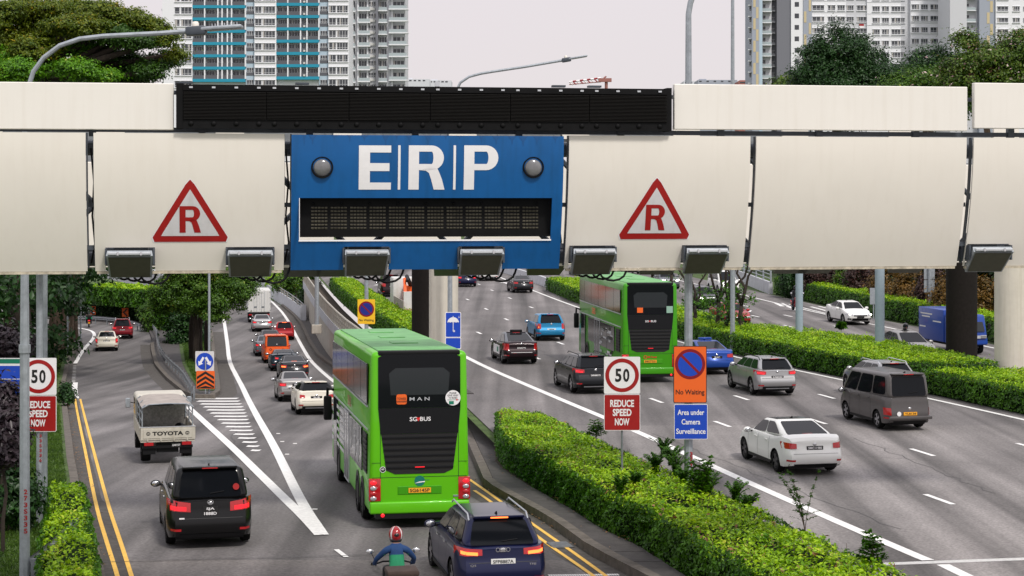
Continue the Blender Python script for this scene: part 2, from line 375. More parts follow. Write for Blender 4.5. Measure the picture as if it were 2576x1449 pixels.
# ---- walkway between near lane and the big hedge
kf=xs_of(P([(1575,1443),(1479,1390.6),(1374,1305),(1265,1236),(1216,1203)])+P([(1185,1150),(1165,1100),(1145,1060)],0,zL))
walk_l=xs_of(P([(1512,1366),(1380,1279),(1295,1220),(1216,1163.6)],.15)+P([(1190,1120),(1180,1060)],.15))
walk_r=xs_of(P([(1703,1437),(1598,1367.6),(1505.5,1321.5),(1430,1266),(1331,1203),(1259,1150),(1247,1131)],.15)+P([(1240,1050),(1222,985)],.15))
kerb('road_kerb',kf,1,28,74,zL,wd=.30,hgt=.2,gut=.75,seg=1.6)
wk=empty('walkway',(walk_l(30),30,0)); wk['kind']='structure'; o=wk.location
Y=28.0
while Y<76:
    Y2=Y+.58; a=kf(Y)+.32; a2=kf(Y2)+.32; b,b2=walk_r(Y),walk_r(Y2); dz=rnd.uniform(-.006,.006)
    mb=MB(); z=.17+dz+zL(Y)
    mb.hexa([(a-o.x,Y-o.y,z-.2),(b-o.x,Y-o.y,z-.2),(b2-o.x,Y2-o.y,z-.2),(a2-o.x,Y2-o.y,z-.2),(a-o.x,Y-o.y,z),(b-o.x,Y-o.y,z),(b2-o.x,Y2-o.y,z+.0),(a2-o.x,Y2-o.y,z)],'slab')
    mb.build('slab',wk); Y+=.60
# drain gratings in the near gutter
for (gx,gy) in ((1415,1262),(1530,1352),(1618,1381)):
    pass
for (gx,gy) in ((1411,1277+22),(1515,1365+26)):
    p=at(1216+ (gx-1216),gy,0); 
for Yg in (37.6,43.0,49.5):
    x=kf(Yg)-.30; g=empty('drain_grating',(x-.08,Yg,zL(Yg)-.012),.22); g['kind']='structure'
    mb=MB(); mb.box(-.26,.26,-.36,.36,.0,.012,'black_print'); mb.build('frame',g)
    for k in range(9): mb=MB(); mb.box(-.24,.24,-.33+k*.08,-.30+k*.08,.012,.03,'galv_dark'); mb.build('bar',g)
# ---- traffic island between the two slip roads
isl_l=xs_of(P([(490,1001),(462,993),(418,956),(388,921),(379,885),(377,858),(369,833),(345,822)],0,zL))
isl_r=xs_of(P([(539,1001),(556,989),(552,954),(544,899),(537,844),(530,800),(528,780)],0,zL))
Yn=at(500,1001,0,zL).y
sheet('traffic_island',lambda Y:isl_l(Y)+.2,lambda Y:isl_r(Y)-.2,Yn+.25,170,'slab',.15,zL,1.5,nx=2,thick=.3,kind='structure')
kerb('road_kerb',isl_l,1,Yn+.2,150,zL,wd=.3,hgt=.18,gut=.8,seg=1.8)
kerb('road_kerb',isl_r,-1,Yn+.2,165,zL,wd=.3,hgt=.18,gut=.9,seg=1.8)
mb=MB()
a,b=at(488,1002,0,zL),at(541,1002,0,zL)
mb.box(a.x,b.x,a.y-.05,a.y+.3,a.z-.1,a.z+.18,'kerb'); mb.build('kerb_nose',kind='structure')
sheet('island_grass',lambda Y:isl_l(Y)+.45*(isl_r(Y)-isl_l(Y)),lambda Y:isl_r(Y)-.35,Yn+4,168,'grass_base',.175,zL,1.5,nx=2,kind='structure')
# middle slip road right side: kerb + dark footway strip up to the retaining wall
mk=xs_of(P([(1000,1020),(880,955),(830,921),(794,893.5),(772.5,858),(756,819.6),(737,795),(685,751)],0,zL))
kerb('road_kerb',mk,1,82,205,zL,wd=.3,hgt=.18,gut=.7,seg=2.5)
sheet('footway',lambda Y:mk(Y)+.3,lambda Y:max(xb(Y)+.05,mk(Y)+.5),82,190,'slab',.14,zL,3,kind='structure')
# pavement level area where the bus hides the fork
sheet('footway',lambda Y:kf(Y)+.3,lambda Y:xb(Y)+1.2,76,92,'slab',.02,zR,2,thick=3,kind='structure')
# soil bed under the big hedge
hed_r=xs_of(P([(1345,1003),(1500,1090),(1700,1190),(1900,1280),(2050,1357),(2250,1440)],1.0))
sheet('planting_bed',lambda Y:walk_r(Y),lambda Y:hed_r(Y)+.05,26,66,'soil',.05,zH,2,thick=1.0,kind='structure')
sheet('surface_patch',lambda Y:xb(Y)+.5,hedgeR_front,20,65.5,'asphalt_light',-.017,zR,3,nx=2,parent=road)
o_=sheet('surface_patch',lambda Y:-13.5,lambda Y:kf(Y)-.8,20,41.2,'asphalt_coarse',-.017,zL,.5,parent=ramp)
for Ya,Yb,xa,wd in ((118,131,-.6,2.6),(88,97,6.3,2.2)):
    sheet('surface_patch',lambda Y,xa=xa:xa-.17*(Y-100),lambda Y,xa=xa,wd=wd:xa+wd-.17*(Y-100),Ya,Yb,'asphalt_ramp',-.018,zR,1,parent=road)
rr=random.Random(5)
for (x0,y0,x1,y1) in ((1640,1090,2260,1330),(600,1060,520,1330),(1250,820,1500,960),(930,1410,960,1449),(2150,1100,2500,1240)):
    a,b=at(x0,y0,0,zL if x0<1100 else zR),at(x1,y1,0,zL if x0<1100 else zR); mb=MB(); n=22; pts=[]
    for i in range(n+1): p=a.lerp(b,i/n)+Vector((rr.uniform(-.12,.12),0,0)); p.z=(zL if x0<1100 else zR)(p.y)-.0125; pts.append(p)
    ribbon(mb,pts,.022,'black_print'); mb.build('surface_crack',road if x0>1100 else ramp)
# ---- painted markings
LN=[0]
def line(par,pts,wd,m='paint_white',surf=zR,h=None,name='edge_line'):
    LN[0]+=1; h=-.008+LN[0]*.0006; mb=MB(); path=dense(smooth_path(P(pts,0,surf),2),1.5,surf,h); ribbon(mb,path,wd,m); return mb.build(name,par)
EL=[(862,688),(901,717),(1036,823),(1189,909),(1379,991),(1600,1083),(1810,1180),(2080,1300),(2335,1409)]
line(road,[(830,668)]+EL,.30); line(road,[(2372,1419),(2440,1452),(2520,1490)],.30)
ER=[(1180,668),(1255,696),(1347,733),(1441,769),(1705,859),(1842,896.6),(2117,955),(2343,1003),(2576,1055),(2900,1130)]
line(road,ER,.22)
line(road,[(1500,650),(1637,689),(1872,742),(1979,769),(2225,823),(2487,871),(2700,920)],.2)
line(road,[(1985,765),(2060,784),(2140,803)],.18)
def mslope(Y): return interp(Y,[(85,-.222),(125,-.15)])
def dash(par,x,y,L=1.7,wd=.17):
    p=at(x,y); d=Vector((mslope(p.y),1,0)).normalized(); mb=MB(); q=p-d*L/2; r=p+d*L/2; q.z=r.z=-.012; ribbon(mb,[q,r],wd,'paint_white',.006); mb.build('lane_dash',par)
for x,y in [(2362,1255),(2320,1137),(1817,1066),(2056,1059),(1865,1000),(2079,996.5),(1651,1007),(1410,863),(1176,753),(1223,777),(1274,803),(1205,837),(1349,899.6),(1237.5,730),(1282.6,749.6),(1336.6,772.8),(2590,1123),(1140,735),(1205,715),(1130,715),(1180,700),(2043,1143),(1500,940),(1560,915)]: dash(road,x,y)
for x,y in [(1875,769),(1982,794),(1983,820),(2111,822),(1582,696),(1715,770),(1640,715),(1800,745),(1900,795),(1790,790),(2240,850)]: dash(road,x,y,2.0,.17)
# arrows on the carriageway
def arrow(par,x,y,s=1,rev=False):
    p=at(x,y); d=Vector((mslope(p.y),1,0)).normalized()*(-1 if rev else 1); r=Vector((d.y,-d.x,0)); mb=MB(); z=Vector((0,0,-.010))
    sh=[(-.12,-2),(.12,-2),(.12,.6),(.5,.6),(0,2),(-.5,.6),(-.12,.6)]
    mb.add([p+r*a*s+d*b*s+z for a,b in sh],[(0,1,2,6),(3,4,5)],'paint_white'); mb.build('road_arrow',par)
arrow(road,955,718,1.1); arrow(road,1273,712,1.1); arrow(road,1865,779,1.2,True)
mb=MB(); p0=at(1990,777)
for a,b,wd in (((1958,762),(2014,782),.3),((2014,782),(1992,781),.3),((1958,762),(1975,770),.7),((2040,771),(2085,783),.25),((2060,770),(2104,780),.25),((2078,771),(2122,778),.25)):
    ribbon(mb,[at(*a)+Vector((0,0,-.011)),at(*b)+Vector((0,0,-.011))],wd,'paint_white')
mb.build('road_lettering',road)
# detector strips made of small white bars
mb=MB(); a,b=at(2205,1418),at(2640,1402)
n=62
for k in range(n):
    p=a.lerp(b,k/n); d=Vector((mslope(p.y),1,0)).normalized(); ribbon(mb,[p-d*.14+Vector((0,0,-.012)),p+d*.14+Vector((0,0,-.012))],.085,'paint_white')
mb.build('bar_strip',road,kind='stuff')
mb=MB(); a,b=at(1382,1446),at(1560,1444)
for k in range(30):
    p=a.lerp(b,k/30); d=Vector((-.2,1,0)).normalized(); ribbon(mb,[p-d*.09+Vector((0,0,-.011)),p+d*.09+Vector((0,0,-.011))],.04,'paint_white')
mb.build('bar_strip',ramp,kind='stuff')
# yellow lines
line(ramp,[(300,1470),(296,1449),(268,1362),(242.5,1278),(215,1140),(194,1036),(189,1003.6)],.10,'paint_yellow',zL,name='yellow_line')
line(ramp,[(337,1470),(331,1449),(303,1362),(274,1278),(236,1140),(210,1036),(202,1003.6)],.10,'paint_yellow',zL,name='yellow_line')
line(ramp,[(1193,1233),(1225,1254),(1359.5,1356),(1482,1440),(1530,1475)],.10,'paint_yellow',zL,name='yellow_line')
line(ramp,[(1180,1205),(1250,1254),(1345,1322),(1510.5,1438),(1560,1475)],.10,'paint_yellow',zL,name='yellow_line')
# ramp white lines
line(ramp,[(191,1002),(187,980),(189,962)],.32,surf=zL)
line(ramp,[(189,914),(202,891),(219,869),(234,852.5),(238.5,841.5),(232.5,833),(216,828),(191,824),(150,821)],.28,surf=zL)
mb=MB(); a,b=at(183,960,0,zL),at(187,917,0,zL)
for k in range(12):
    p=a.lerp(b,k/12); q=p+Vector((0,.35,0)); p.z=zL(p.y)-.012; q.z=zL(q.y)-.012; ribbon(mb,[p,q],.22,'paint_white')
mb.build('bar_strip',ramp,kind='stuff')
line(ramp,[(552,755),(561,790),(571.6,858),(577,912.6),(602,956),(636,1028),(680,1105),(722,1190),(768,1280),(812,1345)],.30,surf=zL)
line(ramp,[(668,745),(685,759.5),(714.6,789.6),(741,836),(772,893.5),(797,923.6),(830,951),(900,1003)],.28,surf=zL)
line(ramp,[(418,988),(450,1002),(500,1048),(560,1103),(632,1172),(705,1243),(765,1300),(806,1345)],.30,surf=zL)
line(ramp,[(846,1382),(871,1401)],.12,surf=zL,name='lane_dash')
mb=MB(); a,b,c,d=at(806,1344,0,zL),at(818,1346,0,zL),at(752,1276,0,zL),at(770,1276,0,zL)
mb.add([(q.x,q.y,zL(q.y)+.008) for q in (a,b,d,c)],[(0,1,2,3)],'paint_white'); mb.build('gore_tip',ramp)
gL=xs_of(P([(478,1003),(500,1023),(560,1078),(628,1143),(640,1155)],0,zL)); gR=xs_of(P([(600,1003),(617,1030),(640,1085),(662,1135),(668,1148)],0,zL))
y=1003.0; k=0
while y<1142:
    p=at(550,y,0,zL).y; mb=MB(); x0,x1=gL(p)+.15,gR(p)-.12; xm=x0+(x1-x0)*.62; dd=5.4*p/(y-500)
    mb.add([(x0,p,zL(p)-.010),(xm,p-.12,zL(p-.12)-.012),(x1,p,zL(p)-.012),(x1,p+dd,zL(p+dd)-.012),(xm,p+dd-.12,zL(p+dd-.12)-.012),(x0,p+dd,zL(p+dd)-.012)],[(0,1,4,5),(1,2,3,4)],'paint_white')
    mb.build('hatch_bar',ramp); y+=6.8+k*.27; k+=1
# dark joints across the slip road
mb=MB(); ribbon(mb,[at(250,1412)+Vector((0,0,-.015)),at(700,1400)+Vector((0,0,-.015)),at(1060,1390)+Vector((0,0,-.015))],.03,'black_print'); 
mb.build('surface_joint',ramp)
mb=MB(); ribbon(mb,[at(2070,1190-50)+Vector((0,0,-.015)),at(2576,1172)+Vector((0,0,-.015))],.04,'asphalt_ramp'); mb.build('surface_joint',road)
# small leaves and litter are left to the material; reflective studs
for (x,y) in ((710,1110),(722,1142),(792,1280),(742,1115),(700,1090)):
    p=at(x,y,0,zL); mb=MB(); mb.box(-.07,.07,-.05,.05,0,.02,'paint_white'); s=mb.build('road_stud',ramp); s.location=(p.x,p.y,p.z-.02)
# ---- walls and parapets
def wall_path(pts,h,surf): return smooth_path(P(pts,h,surf),1)
wp=[at(765,683,.3),at(786,713,.3),at(811,746,.3),at(860,795,.3),at(909,830,.3),at(960,866,.3),at(1010,900,.3)]
wp=dense(smooth_path(wp,1),4)
rw=empty('retaining_wall',(wp[0].x,wp[0].y,0),label='tall concrete retaining wall with railing beside the queue of cars',cat='wall')
o=rw.location
for i,(a,b) in enumerate(zip(wp,wp[1:])):
    d=(b-a); d.z=0; d.normalize(); s=Vector((-d.y,d.x,0)); 
    if s.x>0: s=-s
    mb=MB(); e=.02; a2=a+d*e; b2=b-d*e
    def pr(z0,z1,t0,t1,m):
        q=[a2+s*t0,b2+s*t0,b2+s*t1,a2+s*t1]; mb.hexa([(p.x-o.x,p.y-o.y,z0) for p in q]+[(p.x-o.x,p.y-o.y,z1) for p in q],m)
    pr(-4.6,-1.35,0,-.5,'concrete'); mb.build('wall_panel',rw)
    mb=MB(); pr(-1.45,-.74,.12,-.5,'concrete_pale'); mb.build('coping',rw)
    n=max(1,int((b-a).length/1.3))
    for k in range(n):
        c=a.lerp(b,(k+.5)/n)-o; mb=MB(); mb.box(c.x-.09,c.x+.09,c.y-.08,c.y+.08,-.74,.18,'concrete'); mb.build('baluster',rw)
mb=MB()
q=[p-Vector((o.x,o.y,0)) for p in wp]
mb.tube([(p.x,p.y,.25) for p in q],.07,'concrete',6); mb.build('handrail',rw); 
mb=MB(); mb.tube([(p.x,p.y,-.12) for p in q],.05,'concrete',6); mb.build('handrail',rw)
for zz_ in (-.40,): mb=MB(); mb.tube([(p.x,p.y,zz_) for p in q],.04,'concrete',6); mb.build('handrail',rw)
# curved parapet on the outside of the slip road
cp=P([(640,722),(661,735),(682,748),(710,768),(737,789),(757,809)],0,zL)
cp=dense(smooth_path(cp,1),4)
pp=empty('parapet',tuple(cp[0]),label='curved pale concrete parapet with a steel rail along the slip road',cat='wall'); o=pp.location
mb=MB()
for a,b in zip(cp,cp[1:]):
    mb.hexa([(a.x-o.x,a.y-o.y,-.1),(a.x+.5-o.x,a.y-o.y,-.1),(b.x+.5-o.x,b.y-o.y,-.1),(b.x-o.x,b.y-o.y,-.1),(a.x+.15-o.x,a.y-o.y,1.15),(a.x+.4-o.x,a.y-o.y,1.15),(b.x+.4-o.x,b.y-o.y,1.15),(b.x+.15-o.x,b.y-o.y,1.15)],'concrete_pale')
e=cp[-1]; mb.box(e.x-o.x,e.x+.55-o.x,e.y-.35-o.y,e.y-o.y,-.1,1.65,'concrete_pale'); mb.build('barrier',pp)
mb=MB(); 
for hh in (1.4,1.68): mb.tube([(p.x+.28-o.x,p.y-o.y,hh) for p in cp],.05,'galv_dark',6)
mb.build('rail',pp)
for p in cp[::1]: mb=MB(); mb.box(p.x+.2-o.x,p.x+.36-o.x,p.y-.08-o.y,p.y+.08-o.y,1.15,1.7,'concrete'); mb.build('rail_post',pp)
# parapet on the right, behind the opposite carriageway
rp=P([(1760,672),(1840,700),(1880,716),(1933,738)],0)
rp=dense(rp,4); pq=empty('parapet',tuple(rp[0]),label='pale concrete parapet with grey railing where the right hedge begins',cat='wall'); o=pq.location
mb=MB()
for a,b in zip(rp,rp[1:]): mb.hexa([(a.x-o.x,a.y-o.y,-.1),(a.x+.4-o.x,a.y-o.y,-.1),(b.x+.4-o.x,b.y-o.y,-.1),(b.x-o.x,b.y-o.y,-.1),(a.x+.1-o.x,a.y-o.y,.95),(a.x+.35-o.x,a.y-o.y,.95),(b.x+.35-o.x,b.y-o.y,.95),(b.x+.1-o.x,b.y-o.y,.95)],'concrete_pale')
mb.build('barrier',pq)
mb=MB()
for hh in (1.25,1.6,1.9): mb.tube([(p.x+.2-o.x,p.y-o.y,hh) for p in rp],.045,'galv',5)
mb.build('rail',pq)
for p in rp: mb=MB(); mb.box(p.x+.14-o.x,p.x+.28-o.x,p.y-.06-o.y,p.y+.06-o.y,.95,1.95,'galv'); mb.build('rail_post',pq)
# central barrier seen far off
cb=P([(1180,672),(1260,688),(1330,712),(1372,728)],0); o0=cb[0]
cbr=empty('median_barrier',tuple(o0),label='low concrete median barrier beyond the clipped hedge end',cat='wall'); mb=MB()
for a,b in zip(cb,cb[1:]): mb.hexa([(a.x+.6-o0.x,a.y-o0.y,-.1),(a.x+1.1-o0.x,a.y-o0.y,-.1),(b.x+1.1-o0.x,b.y-o0.y,-.1),(b.x+.6-o0.x,b.y-o0.y,-.1),(a.x+.7-o0.x,a.y-o0.y,.8),(a.x+1-o0.x,a.y-o0.y,.8),(b.x+1-o0.x,b.y-o0.y,.8),(b.x+.7-o0.x,b.y-o0.y,.8)],'concrete_pale')
mb.build('barrier',cbr)
# ---- guardrails
def guardrail(path,label,posts=2.0,face=1):
    path=dense(smooth_path(path,2),1.2); o=path[0].copy(); g=empty('guardrail',tuple(o),label=label,cat='guardrail'); mb=MB()
    prof=[(.0,-.16),(.05,-.10),(.0,-.02),(.0,.02),(.05,.10),(.0,.16)]
    V=[]
    for i,p in enumerate(path):
        d=(path[min(i+1,len(path)-1)]-path[max(i-1,0)]); d.z=0; d.normalize(); s=Vector((-d.y,d.x,0))*face
        for a,b in prof: V.append(p-o+s*a+Vector((0,0,b)))
    k=len(prof); mb.add(V,[(i*k+j,i*k+j+1,(i+1)*k+j+1,(i+1)*k+j) for i in range(len(path)-1) for j in range(k-1)],'galv_dark'); mb.build('rail_beam',g)
    for p in path[::2]:
        q=p-o; mb=MB(); mb.box(q.x+.03,q.x+.13,q.y-.05,q.y+.05,q.z-.75,q.z+.12,'galv_dark'); mb.build('rail_post',g)
    return g
guardrail(P([(484,978),(460,937),(427,910),(405,885),(394,858),(396,836),(383,817)],.6,zL),'bent steel guardrail winding along the tree island')
guardrail(P([(187,797),(230,798),(290,803),(330,810),(352,818)],.6,zL),'dark guardrail round the far bend under the hedge')
guardrail([at(2255,905,.6),at(2300,920,.6),at(2345,935,.6),at(2392,948,.6)],'steel guardrail in the shade between two clipped hedges')
guardrail([at(75,1420,.5),at(150,1360,.5),at(185,1315,.5)],'grey guardrail end sunk in the roadside bushes')
# ================================================================ toll gantry
AL=math.atan(.16); Y0=33.0
def gl(x,y,off=0.0):
    u=(x-CXP)/F; c,s=math.cos(AL),math.sin(AL); Y=(off+Y0*c)/(c-u*s)
    wx,wy=u*Y,Y-Y0; return Vector((wx*c+wy*s,-wx*s+wy*c,H-(y-HOR)/F*Y))
gan=empty('toll_gantry',(0,Y0,0),AL,label='wide cream panelled toll gantry spanning the road in front, carrying the ERP sign',cat='gantry',group='toll gantries')
ZT,ZB=9.25,6.82
def goff(z): t=min(1,max(0,(ZT-z)/(ZT-ZB))); return .5*t**1.8
def ax(x): return gl(x,338).x
def cblock(mb,a0,a1,z0,z1,m,th=.05,d=0.0,edge=None):
    n=max(1,int(abs(z1-z0)/.2)); V=[]
    for i in range(n+1):
        z=z0+(z1-z0)*i/n; o=goff(z)+d
        V+=[(a0,o,z),(a1,o,z),(a1,o+th,z),(a0,o+th,z)]
    fs=[]
    for i in range(n):
        a=4*i
        for j in range(4): fs.append((a+j,a+(j+1)%4,a+4+(j+1)%4,a+4+j))
    fs+=[(3,2,1,0),tuple(4*n+k for k in range(4))]
    mb.add(V,fs,m)
ANT=[325,630,925,1215,1500,1785,2505]
def panel(x0,x1,name='panel',mt='cream'):
    a0,a1=ax(x0),ax(x1); mb=MB(); cuts=[]
    for c in ANT:
        if x0<c<x1: cuts.append((max(a0+.02,ax(c)-.43),min(a1-.02,ax(c)+.43)))
    cur=a0
    for c0,c1 in cuts:
        cblock(mb,cur,c0,ZB,ZT,mt); cblock(mb,c0,c1,ZB+.42,ZT,mt); cur=c1
    cblock(mb,cur,a1,ZB,ZT,mt)
    p=mb.build(name,gan,smooth=True)
    mb=MB(); mb.box(a0+.03,a1-.03,.49,.56,ZB-.05,ZB-.005,'panel_edge'); mb.build('drip_edge',gan)
    return p
pl=[panel(-160,215),panel(235,716),panel(1432,1888),panel(1903,2432),panel(2450,2760)]
def zsub(mb,q,d,m,n=6):
    a,b,c,e=[Vector(p) for p in q]; V=[]
    for i in range(n+1):
        for j in range(n+1):
            u,v=i/n,j/n; p=a.lerp(b,u).lerp(e.lerp(c,u),v); V.append((p.x,goff(p.y)+d,p.y))
    mb.add(V,[(i*(n+1)+j,(i+1)*(n+1)+j,(i+1)*(n+1)+j+1,i*(n+1)+j+1) for i in range(n) for j in range(n)],m)
# warning triangles printed on two of the panels
def tri(par,cx,ytop,ybot,hw,lab):
    a=ax(cx); zt=gl(cx,ytop).z; zb=gl(cx,ybot,.35).z; hwm=abs(gl(cx+hw,ybot).x-gl(cx-hw,ybot).x)/2
    def shp(s,r,d,m,nm):
        A=[(a,zt),(a-hwm,zb),(a+hwm,zb)]; g=((A[0][0]+A[1][0]+A[2][0])/3,(A[0][1]+2*A[1][1])/3)
        C=[(g[0]+(p[0]-g[0])*s,g[1]+(p[1]-g[1])*s) for p in A]; pts=[]
        for i in range(3):
            p=Vector(C[i]); q=Vector(C[i-1]); n=Vector(C[(i+1)%3])
            for k in range(5):
                t=k/4; u=p+(q-p).normalized()*r; v=p+(n-p).normalized()*r; pts.append(u.lerp(p,t).lerp(p.lerp(v,t),t))
        return pts
    out=shp(1.03,.10,0,0,0); inn=shp(.745,.012,0,0,0); wh=shp(1.06,.10,0,0,0)
    def cp(pts,d): return [(p[0],goff(p[1])-d,p[1]) for p in pts]
    def fan(mb,pts,d,m):
        # strips that follow the curve of the panel
        zs=np.linspace(min(p[1] for p in pts),max(p[1] for p in pts),14)
        def span(z):
            z=min(max(z,min(p[1] for p in pts)+.002),max(p[1] for p in pts)-.002)
            xs=[]
            for i in range(len(pts)):
                p,q=pts[i-1],pts[i]
                if (p[1]-z)*(q[1]-z)<=0 and abs(p[1]-q[1])>1e-9: xs.append(p[0]+(q[0]-p[0])*(z-p[1])/(q[1]-p[1]))
            return (min(xs),max(xs)) if xs else None
        zs[0]+=.002; zs[-1]-=.002; V=[]
        for z in zs:
            s=span(z); V+=[(s[0],goff(z)-d,z),(s[1],goff(z)-d,z)]
        mb.add(V,[(2*i,2*i+1,2*i+3,2*i+2) for i in range(len(zs)-1)],m)
    mb=MB(); fan(mb,wh,.004,'sign_white'); fan(mb,out,.008,'sign_red'); fan(mb,inn,.012,'sign_grey_white'); t=mb.build('warning_triangle',par)
    ww=.37; hh=.47; z0=zb+.155
    mb=MB()
    V=letter_R(a-ww/2,z0,ww,hh)
    for q in V: zsub(mb,q,-.017,'sign_red')
    mb.build('letter_R'.lower(),par)
# ---- bold humanist capitals as polygons (lists of convex pieces)
def arcpts(cx,cz,rx,rz,a0,a1,n=12): return [(cx+rx*math.cos(R_(a0+(a1-a0)*k/n)),cz+rz*math.sin(R_(a0+(a1-a0)*k/n))) for k in range(n+1)]
def bowl(x,z,w,h,st,zc,zt,z_in0,z_in1,bw):
    """P/R bowl between heights zc..zt ; returns quads"""
    o=arcpts(x+w-(zt-zc)*.5,(zt+zc)/2,(zt-zc)*.5,(zt-zc)/2,90,-90,14); ri=(z_in1-z_in0)/2
    i=arcpts(x+w-(zt-zc)*.5-.0*w,(z_in1+z_in0)/2,(zt-zc)*.5-bw,ri,90,-90,14)
    o=[(x+st,zt)]+o+[(x+st,zc)]; i=[(x+st,z_in1)]+i+[(x+st,z_in0)]
    return [[o[k],o[k+1],i[k+1],i[k]] for k in range(len(o)-1)]
def letter_P(x,z,w,h):
    st=.30*w; q=[[(x,z),(x+st,z),(x+st,z+h),(x,z+h)]]
    return q+bowl(x,z,w,h,st,z+.44*h,z+h,z+.58*h,z+.86*h,.29*w)
def letter_R(x,z,w,h):
    st=.285*w; q=[[(x,z),(x+st,z),(x+st,z+h),(x,z+h)]]
    q+=bowl(x,z,w*.97,h,st,z+.44*h,z+h,z+.58*h,z+.86*h,.29*w)
    q+=[[(x+.60*w,z+.50*h),(x+st,z+.44*h),(x+.50*w,z+.43*h),(x+.78*w,z+.47*h)]]
    L=[(x+.45*w,z+.44*h),(x+.56*w,z+.38*h),(x+.62*w,z+.24*h),(x+.70*w,z)]; Rr=[(x+.80*w,z+.47*h),(x+.84*w,z+.40*h),(x+.92*w,z+.24*h),(x+w*1.0,z)]
    q+=[[L[k],L[k+1],Rr[k+1],Rr[k]] for k in range(3)]
    return q
def letter_E(x,z,w,h):
    st=.345*w; return [[(x,z),(x+st,z),(x+st,z+h),(x,z+h)],[(x+st,z),(x+w,z),(x+w,z+.16*h),(x+st,z+.16*h)],[(x+st,z+.84*h),(x+w,z+.84*h),(x+w,z+h),(x+st,z+h)],[(x+st,z+.42*h),(x+.95*w,z+.42*h),(x+.95*w,z+.60*h),(x+st,z+.60*h)]]
tri(pl[1],478,449,607,100,''); tri(pl[2],1655,445,600,93,'')
# ---- blue ERP board
erp=empty('toll_sign',(0,Y0,0),AL,label='blue ERP sign board with two round lamps and a dark message window',cat='sign')
a0,a1=ax(733),ax(1416); wa0,wa1=ax(754),ax(1390); wz1=gl(1070,498,.12).z; wz0=gl(1070,604,.30).z
mb=MB(); d=-.10
cblock(mb,a0,wa0,ZB,ZT-.02,'sign_blue',.06,d); cblock(mb,wa1,a1,ZB,ZT-.02,'sign_blue',.06,d); cblock(mb,wa0,wa1,wz1,ZT-.02,'sign_blue',.06,d)
cur=wa0
for c in (925,1215):
    c0,c1=ax(c)-.41,ax(c)+.41; cblock(mb,cur,c0,ZB,wz0,'sign_blue',.06,d); cblock(mb,c0,c1,ZB+.42,wz0,'sign_blue',.06,d); cur=c1
cblock(mb,cur,wa1,ZB,wz0,'sign_blue',.06,d)
board=mb.build('sign_board',erp,smooth=True)
mb=MB(); fo=goff(wz0)+d-.012
mb.box(wa0-.01,wa1+.01,fo,fo+.10,wz0-.015,wz0+.012,'sign_white'); mb.box(wa0-.010,wa0+.002,goff(wz1)+d-.006,goff(wz1)+d+.05,wz0,wz1,'sign_white'); mb.build('window_trim',erp)
mat('blue_stain',(.004,.075,.24),.6); rr=random.Random(2); mb=MB()
for k in range(17):
    A=a0+.15+(a1-a0-.3)*k/16+rr.uniform(-.08,.08); L=rr.uniform(.05,.20); w2=rr.uniform(.03,.09)
    mb.add([(A-w2,goff(ZT-.02)+d-.003,ZT-.022),(A+w2,goff(ZT-.02)+d-.003,ZT-.022),(A+w2*.25,goff(ZT-L*.5)+d-.003,ZT-L*.55),(A,goff(ZT-L)+d-.003,ZT-.02-L),(A-w2*.25,goff(ZT-L*.5)+d-.003,ZT-L*.55)],[(0,1,2,3,4)],'blue_stain')
mb.build('rain_stains',board,kind='stuff')
for fn,x0,x1 in ((letter_E,902,979+4),(letter_R,1027,1118),(letter_P,1166,1252)):
    A0,A1=gl(x0,420,.0).x,gl(x1,420,.0).x; z1=gl(x0,366,.0).z; z0=gl(x0,477,.1).z
    mb=MB()
    for q in fn(A0,z0,A1-A0,z1-z0): zsub(mb,q,d-.006,'sign_white')
    mb.build('letter',erp)
for x in (1003.5,1142.5):
    A=gl(x,420).x; z1=gl(x,366).z; z0=gl(x,477,.1).z; mb=MB()
    mb.add([(q,goff(z)+d-.006,z) for z in np.linspace(z0,z1,6) for q in (A-.022,A+.022)],[(2*i,2*i+1,2*i+3,2*i+2) for i in range(5)],'sign_white'); mb.build('letter_bar',erp)
for x in (810,1340):
    A=gl(x,420).x; zc=gl(x,421).z; fo=goff(zc)+d; L=MB(); n=28
    L.ring(A,zc,.178,.196,fo-.012,'black_board',n); V=[]
    for r,o in ((.19,fo-.03),(.175,fo-.03),(.165,fo-.01)): V+=[(A+r*math.cos(2*math.pi*k/n),o,zc+r*math.sin(2*math.pi*k/n)) for k in range(n)]
    L.add(V,[(j*n+k,j*n+(k+1)%n,(j+1)*n+(k+1)%n,(j+1)*n+k) for j in range(2) for k in range(n)],'black_board')
    lp=L.build('lamp_housing',erp,smooth=True)
    mb=MB(); mb.ell((A,fo-.005,zc-.01),(.155,.055,.155),'lens',20,10); mb.build('lens',lp,smooth=True)
# message window: recessed black box with twelve character modules
mz1=wz1-.02; mz0=gl(1070,594,.3).z; bo=.28; mb=MB()
mb.box(wa0-.06,wa1+.05,bo,bo+.35,mz0,wz1+.08,'black_board'); mbx=mb.build('message_box',erp)
mb=MB(); mb.box(wa0-.05,wa1+.04,bo-.07,bo,mz0-.01,mz0+.02,'black_board'); mb.build('box_lip',mbx)
for k in range(12):
    cx=wa0+.02+.34+(wa1-wa0-.72)*k/11 - .0; cw=.30*1.0; mb=MB()
    for r in range(7):
        for c in range(5):
            x0=cx-cw/2+c*cw/5; z=mz0+.13+r*.062
            mb.hexa([(x0+.006,bo-.006,z),(x0+.053,bo-.006,z),(x0+.053,bo,z),(x0+.006,bo,z),(x0+.006,bo-.025,z+.022),(x0+.053,bo-.025,z+.022),(x0+.053,bo,z+.030),(x0+.006,bo,z+.030)],'cell')
    mb.build('character_module',mbx,kind='stuff')
for k in range(9): mb=MB(); mb.ell((wa0+.25+(wa1-wa0-.5)*k/8,bo,wz1-.10),(.035,.02,.035),'black_board',8,5); mb.build('bolt_head',mbx,smooth='all')
